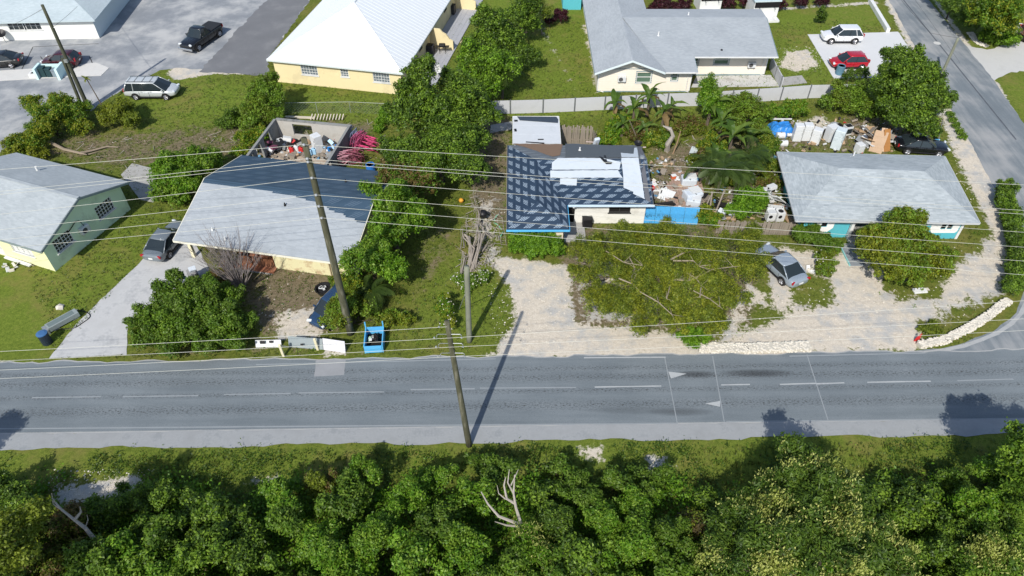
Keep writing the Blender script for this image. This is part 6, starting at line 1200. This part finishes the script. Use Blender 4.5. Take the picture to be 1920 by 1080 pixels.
# side yard between the plank fence and the turquoise house
washer('white washing machine with dark round lid nearest the turquoise wall',(1459,412),R(8),True); washer('white washing machine left of the round lidded one',(1442,412),R(4))
fridge('white fridge lying on its back behind the washing machines',(1436,398),R(80),(.7,.65,1.3),True)
scrap('scrap_heap','tall stack of white and black appliance parts by the turquoise wall','scrap heap',(1437,378),22,(.25,.75),[M_APPL,M_APPL,M_BLACK,M_STEEL,M_APPL],0,.75,1.2)
scrap('scrap_heap','white scrap strewn in the gap behind the palm clump','scrap heap',(1410,330),14,(.25,.7),[M_APPL,M_STEEL,M_SHEET],0,.9,.4)
scrap('scrap_heap','loose white pipes and panels left of the leafy bush by the plank fence','scrap heap',(1358,405),16,(.25,.8),[M_APPL,M_SHEET,M_STEEL,M_WOOD],0,.8,.7)
g=thing('window_frame','white wooden lattice window frame propped against the turquoise wall','frame',P(1455,388)+Vector((0,0,.7))); g.rotation_euler=(R(62),R(40),R(10)); mb=MB()
for a,b in (((-.9,-.7),(.9,-.7)),((-.9,.7),(.9,.7)),((-.9,-.7),(-.9,.7)),((.9,-.7),(.9,.7)),((0,-.7),(0,.7))): mb.tube([(a[0],0,a[1]),(b[0],0,b[1])],.045,4)
mb.build('frame',M_WHITE,g); MB().box(-.88,-.02,.0,.01,-.68,.68).build('pane',mat('hazy_pane',(.35,.42,.42),.2),g)
for i,(u,v,lb) in enumerate(((1466,404,'brown plank lying along the turquoise wall, left of two'),(1473,404,'brown plank lying along the turquoise wall, right of two'))): box_thing('plank',lb,'plank',(u,v),(.25,2.6,.12),M_WOOD,R(14),.1,(('nail_batten',(0,-.9,.13),(.26,.1,.03),M_WOOD),))
# blue metal panels and the pink deck
g=thing('metal_fence','sky blue corrugated metal panels with black scribbles between house and palm','fence',P(1200,418)); q=P(1308,421)-g.location; N=30; h=1.55; first=None
for i in range(4):
    a=q*(i/4); b=q*((i+1)/4); d=b-a; n=12; mb=MB(); vs=[]
    for k in range(n*2+1):
        t=k/(n*2); p=a+d*(t*.985); off=.03*math.cos(k*math.pi); vs+=[(p.x,p.y+off,0),(p.x,p.y+off+.25,h+random.uniform(-.01,.01))]
    mb.add(vs,[(2*k,2*k+2,2*k+3,2*k+1) for k in range(n*2)]); mb.build('panel',M_SKYB,g)
mb=MB()
for s in ([(.5,.6),(.55,.8),(.62,.55),(.7,.85),(.74,.6),(.8,.85),(.86,.6)],[(.95,.7),(1.15,.72)],[(1.25,.5),(1.38,.95),(1.5,.5)],[(1.28,.7),(1.55,.72)],[(1.62,.55),(1.7,.8),(1.85,.78),(1.8,.6),(1.7,.58),(1.95,.52)],[(.35,.9),(.45,.6),(.6,.5)],[(1.45,1.0),(1.5,1.15)],[(2.05,.55),(2.15,.75),(2.1,.45)]):
    mb.tube([(x*1.05-.05,-.06+.25*z/h*1.0-.0,z) for x,z in s],.016,4)
mb.build('scribble',M_BLACK,g); MB().box(0,q.x,.3,.36,h*.8,h*.86).build('rail',M_WOOD,g)
g=thing('deck','pinkish boarded deck in the junk yard behind the blue panels','deck',P(1283,413)); mp=mat('deck_pink',(.34,.235,.185),.9,.25,2,.3,stretch=(4,.4,1),grime=.4)
f=None
for i in range(16):
    if f is None: f=MB().box(-.1,.1,0,6.6,0,.09).build('board',mp,g); o=f
    else: o=share(f,g)
    o.location=(-1.1+i*.215,random.uniform(-.1,.1),random.uniform(-.02,.02)); o.scale=(1,1 if i>4 else .65+.05*i,1); o.rotation_euler=(0,0,-.02)
leaning_panel('board','big white board lying tilted at the deck edge by the roof',(1233,362),1.4,1.2,M_WHITE,R(40),1.3); leaning_panel('board','second white board lying nearer the blue panels',(1243,375),1.3,1.3,M_WHITE,R(-30),1.4)
box_thing('sofa','black burnt sofa by the roof corner behind the blue panels','sofa',(1245,404),(1.6,1.,.45),mat('burnt_cloth',(.022,.02,.018),.95,.5,5,.8),.2,0,(('backrest',(0,.42,.65),(1.6,.3,.6),mat('burnt_cloth',(0,0,0))),('armrest',(-.75,0,.55),(.25,.9,.3),mat('burnt_cloth',(0,0,0)))),.08)
scrap('scrap_heap','tan cardboard and foam scraps beside the burnt sofa','scrap heap',(1262,404),9,(.2,.55),[M_WOOD,mat('cardboard',(.5,.36,.2),.9)],0,.6,.35); scrap('scrap_heap','mixed red, white and dark rubbish against the house end','scrap heap',(1228,350),22,(.15,.5),[M_APPL,M_RED,M_WOOD,M_BLACK,M_STONE,M_PLANK],0,.9,.4)
box_thing('cooler','small orange red cooler on the pink deck','cooler',(1262,336),(.4,.3,.3),mat('orange_red',(.55,.12,.05),.5),.3,.1,(('lid',(0,0,.32),(.42,.32,.05),M_WHITE),),.03)
box_thing('trough','long pale metal trough lying on the planks beside the palms','trough',(1296,300),(.55,2.4,.45),M_STEEL,R(-22),.15,(('rim',(0,0,.46),(.62,2.48,.04),mat('trough_pale',(.5,.55,.55),.5)),)); 
for i in range(5):
    g=thing('plank',('plank touching the metal trough','second plank from the metal trough','middle plank of the fan beside the trough','second plank from the palms in the fan by the trough','plank nearest the palms in the fan by the trough')[i],'plank',P(1311+i*4,322)+Vector((0,0,.08)),R(-18-i*3),'planks beside the trough'); MB().bx((0,0,0),(.16,3.2,.05)).build('board',M_PLANK,g); MB().bx((0,1.2,.035),(.1,.1,.02)).build('cleat',M_PLANK,g)
for px,lb,s in (((1290,345),'white wrapped bundle on the deck below the trough',1.),((1297,374),'white crumpled chest near the palm at the deck edge',1.15),((1299,384),'white low cabinet with dark slot right behind the crumpled chest',.9)):
    g=box_thing('bundle',lb,'bundle',px,(1.3*s,.9*s,.75*s),M_SHEET,random.uniform(-.4,.4),0,(('strap',(0,0,.76*s),(.1,.92*s,.02),M_STEEL),('lid',(.2,.1,.8*s),(.8*s,.7*s,.08),M_APPL)),.12)
scrap('scrap_heap','black netting and dark scrap heap under the palms','scrap heap',(1330,385),16,(.5,1.1),[M_BLACK,M_DARK,M_BLACK,M_PLANK],0,.9,.5,True)
for a,b,lb in (((1318,400),(1332,368),'left leaning grey post in the dark scrap heap'),((1330,402),(1335,362),'middle leaning grey post in the dark scrap heap'),((1340,402),(1358,358),'right leaning grey post in the dark scrap heap')):
    g=thing('post',lb,'post',P(*a)); e=P(b[0],b[1],1.4)-g.location; MB().tube([(0,0,0),e],.07,6).build('shaft',M_PLANK,g); MB().bx(e,(.16,.16,.05)).build('cap',M_PLANK,g)
for a,b,z,lb in (((1198,272),(1180,225),2.4,'dark upright stick by the roof corner among bananas'),((1262,288),(1276,246),2.6,'thin pale pole leaning right of the bent trunk')):
    g=thing('stick',lb,'stick',P(*a)); e=P(b[0],b[1],z)-g.location; MB().tube([(0,0,0),e*.5+Vector((.05,0,0)),e],[.07,.06,.04],6).build('shaft',M_BARK if 'dark' in lb else M_WOOD,g)
# ---------------------------------------------------------------- junk in and beside the ruin
def inruin(x,y,z=.06): return RUIN.matrix_basis@Vector((x,y,z)) if False else RUIN.location+Matrix.Rotation(RUIN.rotation_euler.z,3,'Z')@Vector((x,y,z))
def at_ruin(o,x,y,z=.06): o.location=inruin(x,y,z); return o
fridge('white fridge standing inside the roofless block shell',(599,284),R(-50),(.8,.75,1.75))
for u,v,lb,m in ((548,287,'red jerrycan inside the block shell, left of two',M_RED),(566,287,'red jerrycan inside the block shell, right of two',M_RED),(557,284,'white jerrycan between the two red ones',M_APPL),(582,291,'pale blue jug right of the red jerrycan',mat('jug_blue',(.3,.5,.68),.4)),(590,289,'second pale blue jug near the white fridge',mat('jug_blue',(0,0,0)))):
    g=thing('jerrycan',lb,'jerrycan',P(u,v,.06),R(-9)); MB().box(-.2,.2,-.13,.13,0,.6).build('body',m,g,bevel=.05); MB().tube([(.1,0,.6),(.1,0,.66)],.05,7).build('cap',M_BLACK,g); MB().tube([(-.14,0,.6),(-.12,0,.67),(.0,0,.67),(.02,0,.6)],.025,5).build('handle',m,g)
for u,v,n,ms,lb,s_,h in ((528,280,16,[M_APPL,M_CONCD,M_BLACK,M_WHITE],'grey and white furniture scraps at the left wall of the shell',.7,.9),(505,288,12,[M_APPL,M_BLACK,mat('maroon_cloth',(.16,.05,.09),.9)],'pale scraps at the front left corner of the shell',.7,.8),(618,284,16,[mat('jug_blue',(0,0,0)),M_APPL,M_TARP,M_CONCD],'blue and white rubbish at the right wall of the shell',.8,.6),(612,294,9,[M_BLACK,M_PLANK,M_CONCD],'dark scraps near the door gap of the shell',.6,.5),(575,272,10,[M_WOOD,M_APPL,M_DARK],'brown heap below the window hole of the shell',.7,.4),(550,278,14,[M_BLACK,M_APPL,M_PLANK,M_RED,M_CONCD],'mixed dark and pale clutter behind the jerrycans',.8,.5)):
    scrap('scrap_heap',lb,'scrap heap',(u,v),n,(.25,.75),ms,.06,s_,h)
def metal_frames(label,pos,n,m,rz,w=.9,h=1.7):
    g=thing('frame_stack',label,'metal frames',pos,rz)
    for i in range(n):
        mb=MB(); y=i*.16+random.uniform(-.05,.05); x=random.uniform(-.2,.2); T=Matrix.Translation((x,y,0))@Matrix.Rotation(random.uniform(.25,.5),4,'X')@Matrix.Rotation(random.uniform(-.25,.25),4,'Y'); tr=lambda p:T@Vector(p)
        for a,b in (((-w/2,0,0),(-w/2,0,h)),((w/2,0,0),(w/2,0,h)),((-w/2,0,h),(w/2,0,h)),((-w/2,0,h*.5),(w/2,0,h*.5)),((-w/2,0,h*.1),(w/2,0,h*.5)),((w/2,0,h*.5),(-w/2,0,h*.9)),((0,0,h*.5),(0,0,h))): mb.tube([tr(a),tr(b)],.032,4)
        mb.build('frame',m,g)
    return g
m_pk=mat('frame_pink',(.42,.08,.17),.6,.25,3,.2); m_mr=mat('frame_maroon',(.22,.06,.09),.7,.3,3,.2); m_br=mat('frame_bluegrey',(.2,.24,.36),.6,.2)
metal_frames('stack of dusty pink metal frames leaning nearest the felt roof',P(650,313),6,mat('frame_dusty_pink',(.5,.25,.3),.7,.3),R(20)); metal_frames('stack of maroon metal frames in the middle outside the right shell wall',P(668,312),7,m_mr,R(-10)); metal_frames('stack of red metal frames leaning by the top of the right shell wall',P(678,285),8,m_pk,R(60),1.1,2.0); metal_frames('stack of blue grey rails against the right shell wall',P(661,278),7,m_br,R(70),1.,2.0)
o=metal_frames('loose tangle of bright pink metal frames on the earth beside the tree',P(700,285),9,mat('frame_bright_pink',(.6,.07,.19),.6,.25),R(-25),1.2); o.rotation_euler=(.4,0,R(-25))
scrap('scrap_heap','pink plastic crate heap inside the shell by the right wall','scrap heap',(628,264),6,(.4,.7),[mat('frame_bright_pink',(0,0,0)),m_pk],0,.4,.6)
def barrel(label,px,r,h,m,rim=None,cat='barrel',z=0):
    g=thing('barrel',label,cat,P(*px)+Vector((0,0,z))); MB().lathe([(r*.92,0),(r,.05),(r,h*.33),(r*1.03,h*.35),(r,h*.37),(r,h*.95),(r*.95,h),(r*.85,h),(r*.82,h-.06)],16).build('body',m,g); MB().lathe([(r*.8,h-.07),(r*.8,h-.06)],16).build('lid',rim or m,g); return g
barrel('small blue barrel right of the pink frames at the roof edge',(696,321),.4,.75,M_BLUEP); barrel('blue grey barrel beside the nose of the red car',(1573,139),.42,1.0,mat('barrel_bluegrey',(.1,.2,.27),.5)); 
g=barrel('dark bin standing on the lawn at the driveway by the road',(90,643),.33,.95,mat('bin_dark',(.02,.03,.045),.4),mat('bin_lid_blue',(.05,.13,.28),.4),'bin'); MB().lathe([(.35,.93),(.36,.98),(.2,1.03)],14).build('rim',mat('bin_lid_blue',(0,0,0)),g); 
g=thing('pallet_frame','row of pale stakes and boards lying behind the block shell','timber',P(580,222)); 
MB().bx((-1.6,0,.15),(4.2,.3,.1),rz=R(-4)).build('board',mat('board_cream',(.55,.5,.4),.85),g)
for i in range(11): MB().bx((.3+i*.3,-.15,.25),(.09,.7,.1),rz=R(-6),rx=.3).build('stake',mat('board_cream',(0,0,0)),g)
# chain link fence in front of the yellow house
g=thing('chain_link_fence','see-through chain link fence on the lawn before the yellow house','fence',P(530,214)); pts=[(530,214),(596,213),(658,212),(742,216)]; prev=None; wm=MB(); m_link=mat('link_grey',(.3,.33,.3),.6,.1,metal=.4)
for u,v in pts:
    a=P(u,v)-g.location; MB().tube([a,a+Vector((0,0,1.25))],.03,6).build('post',m_link,g)
    if prev is not None:
        MB().tube([prev+Vector((0,0,1.22)),a+Vector((0,0,1.22))],.02,5).build('top_rail',m_link,g); d=a-prev; L=d.length; n=int(L/.28)
        for i in range(-4,n+1):
            for s in (0,1):
                t0,t1=(i/n,(i+4.2)/n); z0,z1=(0,1.2) if s==0 else (1.2,0)
                if t0<0: z0=z0+(z1-z0)*(-t0)/(t1-t0); t0=0
                if t1>1: z1=z0+(z1-z0)*(1-t0)/(t1-t0); t1=1
                wm.tube([prev+d*t0+Vector((0,0,z0)),prev+d*t1+Vector((0,0,z1))],.006,3,False)
    prev=a
tag(wm.build('mesh',m_link,g),kind='stuff')
# bins behind the small aqua wall, dish, parking bay lines
g=thing('bin_enclosure','pale aqua open walled enclosure holding dark bins on the pavement','enclosure',P(96,144),R(3)); ma=mat('aqua_wall',(.55,.74,.74),.8,.06)
MB().box(-1.25,-1.0,-.55,.9,0,1.15).build('wall',ma,g); MB().box(1.05,1.3,-.75,.9,0,1.2).build('wall',ma,g); MB().box(-1.0,1.05,.75,.9,0,1.0).build('wall',ma,g); MB().box(-2.1,-1.26,-.2,.5,0,.45).build('block',M_WHITE,g); MB().bx((-1.7,.1,.46),(.35,.3,.02)).build('hole',M_DARK,g)
for i,lb in enumerate(('dark wheeled bin at the left in the aqua enclosure','dark wheeled bin in the middle of the aqua enclosure','grey lidded bin at the right in the aqua enclosure')):
    b=thing('wheelie_bin',lb,'bin',P(96,144)+Vector((-.65+i*.62,.1,0)),R(3)); MB().box(-.27,.27,-.3,.35,.05,1.0-.12*i).build('body',mat('bin_teal',(.02,.05,.055),.5) if i<2 else mat('bin_grey',(.2,.25,.28),.5),b,bevel=.03); MB().bx((0,0,1.04-.12*i),(.58,.72,.06)).build('lid',mat('bin_teal',(0,0,0)) if i<2 else mat('bin_grey',(0,0,0)),b,bevel=.02)
    for s in (-.2,.2): MB().tube([(s-.03,.3,.08),(s+.03,.3,.08)],.09,8).build('wheel',M_RUBBER,b)
g=thing('satellite_dish','dark satellite dish standing before the white building','satellite dish',P(11,80)); MB().tube([(0,0,0),(0,0,1.)],.04,6).build('mast',M_STEEL,g); o=MB().lathe([(.02,0),(.3,.06),(.5,.2),(.5,.22),(.02,.03)],16).build('dish',M_BLACK,g); o.location=(0,0,1.); o.rotation_euler=(.6,.3,0)
for a,b in (((76,106),(87,122)),((62,88),(41,130)),((168,106),(176,125)),((20,116),(28,132))): line('bay_line',a,b,.1,mat('bay_line_dark',(.05,.05,.05),.8),.012)
line('bay_line',(62,88),(185,82),.1,mat('bay_line_dark',(0,0,0)),.0125); line('bay_line',(40,131),(176,126),.12,mat('bay_line_dark',(0,0,0)),.0115)
# front garden clutter
g=thing('gate','low fence of white, grey and pale panels with cream posts by the road','fence',P(560,650))
def pan(a,b,h,m,lean=0,nm='panel'):
    a=P(*a)-g.location;b=P(*b)-g.location; d=b-a; T=Matrix.Translation(a)@Matrix.Rotation(math.atan2(d.y,d.x),4,'Z')@Matrix.Rotation(lean,4,'X'); return MB().box(0,d.length,-.02,.02,0.02,h,T).build(nm,m,g,bevel=.004)
pan((480,652),(528,651),.55,M_WHITE,-.5); pan((542,651),(606,656),.85,mat('panel_greygreen',(.26,.3,.31),.6),-.35); pan((607,656),(648,662),.95,mat('panel_pale',(.62,.62,.66),.6,.06),-.25)
for u,v,h,rx in ((532,668,1.25,.05),(596,656,1.2,.05)):
    o=MB().box(-.08,.08,-.06,.06,0,h).build('post',M_CREAM,g,bevel=.01); o.location=P(u,v)-g.location; o.rotation_euler=(rx,0,0)
q=P(541,651)-g.location; MB().tube([q+Vector((0,0,0)),P(532,668)-g.location+Vector((0,0,1.1))],.05,4).build('brace',M_CREAM,g)
for i,(u,v,s) in enumerate(((492,642,.35),(508,641,.25),(566,646,.2))): MB().bx(P(u,v,.45)-g.location,(s,.02,s*.6),rx=-.5).build('patch',M_BLACK,g)
g=thing('cart','small sky blue open wooden box filled with rubbish on the verge','crate',P(703,647),R(4)); mb=None
for x in (-.62,.57): MB().box(x,x+.07,-.7,1.0,0,.75).build('side_board',M_SKYB,g)
for k in range(4): MB().box(-.56,.56,-.72-.005*k,-.67-.005*k,.05+k*.17,.2+k*.17).build('front_slat',M_SKYB,g)
MB().box(-.56,.56,.95,1.0,0,.75).build('back_board',M_SKYB,g); MB().box(-.56,.56,-.66,.94,.05,.09).build('floor_board',M_DARK,g)
for x in (-.58,.6): MB().box(x-.04,x+.04,.9,.98,0,1.3).build('post',M_SKYB,g)
scrap('rubbish','rubbish of white bags and grey scraps inside the sky blue box','rubbish',(704,640),9,(.2,.45),[M_APPL,M_DARK,mat('bag_green',(.3,.5,.3),.6),M_BLACK,M_CONCD],.12,.35,.35)
g=thing('concrete_trough','grey metal trough lying on bricks on the lawn beside the driveway','trough',P(121,606),R(48)); MB().box(-1.05,1.05,-.3,.3,.12,.5).build('body',mat('trough_grey',(.24,.28,.28),.7,.2,2),g,bevel=.02); MB().box(-.95,.8,-.2,.2,.501,.512).build('opening',mat('trough_inner',(.14,.18,.18),.6),g); MB().box(-1.3,-1.06,-.32,.32,0,.4).build('end_block',M_STEEL,g); MB().box(.5,.9,-.25,.25,0,.119).build('foot',M_CONC,g); MB().box(-.8,-.4,-.25,.25,0,.119).build('foot',M_CONC,g)
g=thing('hose','loop of black hose curling round the grey trough','hose',P(135,600)); mb=MB(); mb.tube([(math.cos(t)*1.1*(1+.15*math.sin(3*t)),math.sin(t)*.9,.05) for t in np.linspace(-1.9,1.6,20)],.03,5); mb.build('coil',M_BLACK,g); MB().bx((math.cos(1.6)*1.1,.9,.06),(.1,.1,.08)).build('nozzle',M_STEEL,g)
g=thing('swing_frame','blue black metal frame standing behind the big roadside bush','metal frame',P(342,538)); mb=MB()
for a,b in (((-.9,0,1.0),(-.5,0,.3)),((-.5,0,.3),(.2,0,1.35)),((.2,0,1.35),(.5,.1,.9)),((.2,0,1.35),(.75,0,.2)),((-.5,0,.3),(.75,0,.2)),((.75,0,.2),(.5,.1,.9))): mb.tube([a,b],.07,5)
mb.build('tube',mat('frame_navy',(.025,.06,.09),.5),g); 
for x in (-.55,.8): MB().tube([(x,-.04,.3),(x,.04,.3)],.28,14).build('hub',M_BLACK,g)
box_thing('cabinet','grey dumped cabinet with a white bag leaning by the rusty porch','cabinet',(365,522),(.7,.6,.9),mat('cabinet_grey',(.22,.22,.22),.7),R(30),0,(('bag',(.1,.1,1.),(.5,.4,.25),M_SHEET),('door',(0,-.31,.45),(.6,.03,.75),mat('cabinet_grey',(0,0,0)))),.02,.25)
g=thing('fire_pit','dark oval tub with pale scraps in the earth yard','tub',P(608,546)); MB().lathe([(.5,0),(.62,.3),(.66,.32),(.56,.3),(.48,.1)],16).build('tub',M_BLACK,g)
for i in range(5): MB().bx((random.uniform(-.25,.25),random.uniform(-.2,.2),.25),(.25,.16,.1),rz=i).build('scrap',M_APPL,g)
g=thing('plank','long white plank lying at the wall of the pale green house','plank',P(35,492)+Vector((0,0,.12)),R(-22)); MB().bx((0,0,0),(2.6,.25,.1)).build('board',M_WHITE,g); MB().bx((1.4,.05,.02),(.4,.06,.05)).build('end_piece',M_PLANK,g)
scrap('rubble','white rubble heap beside the plank at the pale green house','rubble',(18,505),9,(.2,.5),[M_STONE,M_APPL],0,.6,.2)
mb=MB(); mb.rock((0,0,0),.35); g=thing('boulder','pale lump of rock on the lawn above the grey trough','boulder',P(112,577)); mb.build('rock',M_STONE,g)
g=thing('ball','orange ball on the sandy path behind the dead trunks','ball',P(865,380)); mb=MB(); mb.lathe([(.01,0),(.13,.04),(.2,.14),(.22,.22),(.2,.3),(.13,.4),(.01,.44)],12); mb.build('ball',mat('orange',(.62,.3,.03),.5),g,smooth=True); MB().lathe([(.223,.2),(.223,.24)],12).build('seam',M_BLACK,g)
g=thing('barbecue','black round kettle on legs beside the dead trunk heap','barbecue',P(906,412)); MB().lathe([(.05,.35),(.3,.45),(.38,.65),(.36,.75),(.2,.9),(.03,.94)],14).build('kettle',M_BLACK,g,smooth=True); 
for k in range(3): a=k*2.1; MB().tube([(.2*math.cos(a),.2*math.sin(a),.45),(.35*math.cos(a),.35*math.sin(a),0)],.02,5).build('leg',M_BLACK,g)
g=thing('ladder','grey ladder leaning at the left side of the sky blue wall','ladder',P(945,462)); e=Vector((-.35,1.8,1.5)); mb=MB()
for s in (-.2,.2): mb.tube([(s,0,0),e+Vector((s,0,0))],.022,5)
mb.build('rail',M_PLANK,g)
for k in range(8): c=e*((k+.5)/8); MB().tube([c+Vector((-.2,0,0)),c+Vector((.2,0,0))],.016,5).build('rung',M_PLANK,g)
g=thing('hose','pale green hose draped beside the ladder','hose',P(938,430)); mb=MB(); mb.tube([(math.sin(t*2.2)*.3-.1*t,t*.9-1.,.06+.1*math.sin(t*5)) for t in np.linspace(0,3,24)],.035,5); mb.build('coil',mat('hose_green',(.2,.5,.32),.5),g); MB().bx((-.1,-1.,.06),(.1,.12,.08)).build('nozzle',M_STEEL,g)
box_thing('cooler_box','black wire crate before the white front wall','crate',(1100,424),(.75,.55,.8),M_BLACK,.05,0,(('lid',(0,0,.82),(.8,.6,.04),M_BLACK),),.02)
box_thing('slab','white broken slab lying under the round yellow green tree','slab',(1724,546),(1.0,.5,.12),M_WHITE,.1,0,(('chip',(.6,.1,.05),(.25,.2,.1),M_STONE),),.03)
scrap('rubble','white limestone lumps beside the flowering shrub at the gravel','rubble',(1519,508),8,(.25,.5),[M_STONE,M_WHITE],0,.4,.25)
g=thing('road_marker','small red torn marker leaning at the end of the curved stone wall','marker',P(1716,640)); mb=MB(); mb.add([(-.1,0,0),(.22,0,.05),(.2,.02,.75),(-.02,.02,.35),(-.1,.05,0),(.22,.05,.05),(.2,.07,.75),(-.02,.07,.35)],[(0,1,2,3),(7,6,5,4),(0,4,5,1),(1,5,6,2),(2,6,7,3),(3,7,4,0)]); mb.build('panel',M_RED,g); MB().tube([(.05,.03,0),(.1,.08,.6)],.025,5).build('stake',M_WOOD,g)
leaning_panel('board','small red cloth heap under the low shrub by the ruin yard',(716,231),.9,.5,mat('cloth_red',(.4,.05,.04),.9),.2,1.2,'cloth',1)
g=thing('wall_lamp_post','short steel stand pipe beside the dark shrubs at the turquoise house','stand pipe',P(1533,455)); MB().tube([(0,0,0),(0,0,1.),(.12,0,1.1),(.2,0,1.)],.03,6).build('pipe',M_STEEL,g); MB().bx((0,0,1.02),(.12,.05,.05)).build('tap',M_BLACK,g)
# patio things at the yellow house
def on_patio(x,y): return YEL.location+Matrix.Rotation(YEL.rotation_euler.z,3,'Z')@Vector((x,y,.12))
for u,v,lb in ((807,101,'black air conditioning condenser on the nearer patio bay'),(847,25,'black air conditioning condenser on the farther patio bay')):
    g=thing('condenser',lb,'air conditioner',P(u,v,.12),R(-11)); MB().box(-.45,.45,-.45,.45,.03,1.05).build('cabinet',mat('condenser_dark',(.03,.03,.035),.6),g,bevel=.06); MB().lathe([(.36,1.06),(.36,1.08)],16).build('fan_guard',M_BLACK,g)
    mb=MB()
    for k in range(7): 
        for s in (-1,1): mb.box(-.42,.42,s*.455-.008,s*.455+.008,.15+k*.12,.18+k*.12)
    mb.build('louvre',mat('louvre_dark',(.06,.06,.065),.6),g)
g=thing('grill','black barbecue grill with side shelves against the patio divider','barbecue',P(830,99,.12)); MB().box(-.35,.35,-.25,.25,.75,1.05).build('hood',M_BLACK,g,bevel=.1); MB().box(-.75,.75,-.22,.22,.72,.76).build('shelf',M_BLACK,g)
for x in (-.3,.3):
    for y in (-.2,.2): MB().tube([(x,y,0),(x,y,.72)],.025,5).build('leg',M_BLACK,g)
for u,v,lb,m in ((806,136,'dark covered chair on the patio near the tree top','b'),(799,144,'white plastic chair on the patio near the tree top','w'),(823,141,'white low chair at the patio edge','w')):
    mm=M_BLACK if m=='b' else M_WHITE; g=thing('patio_chair',lb,'chair',P(u,v,.12),R(30)); MB().box(-.3,.3,-.3,.3,.4,.48).build('seat',mm,g,bevel=.03); MB().box(-.3,.3,.24,.32,.48,1.).build('backrest',mm,g,bevel=.03)
    for x in (-.26,.26):
        MB().box(x-.03,x+.03,-.28,.28,.62,.67).build('armrest',mm,g)
        for y in (-.26,.26): MB().tube([(x,y,0),(x,y,.4)],.025,5).build('leg',mm,g)
g=thing('surfboard','green bodyboard leaning on the yellow wall in the patio','board',P(824,44,.12),R(-11)); mb=MB(); mb.tube([(0,0,0),(0,.05,.3),(0,.1,1.1),(0,.13,1.4)],[.1,.26,.26,.08],10); o=mb.build('board',mat('board_green',(.05,.3,.12),.4),g); o.scale=(.3,1,1); MB().bx((0,-.2,.3),(.04,.2,.1)).build('fin',M_BLACK,g)
sheet('paving_slab',W2([(862,80),(873,69),(876,72),(866,84)]),.05,mat('slab_tan',(.45,.36,.24),.9,.15),.01,th=.05)
# white picnic gate behind red car, top right
g=thing('picket_panel','white slatted panel between the palm and the red car','fence',P(1890,62)); 
for k in range(7): MB().box(.1+k*.22,.28+k*.22,-.02,.02,0,.85).build('slat',M_WHITE,g)
MB().box(0,1.7,.03,.07,.5,.6).build('rail',M_WHITE,g)
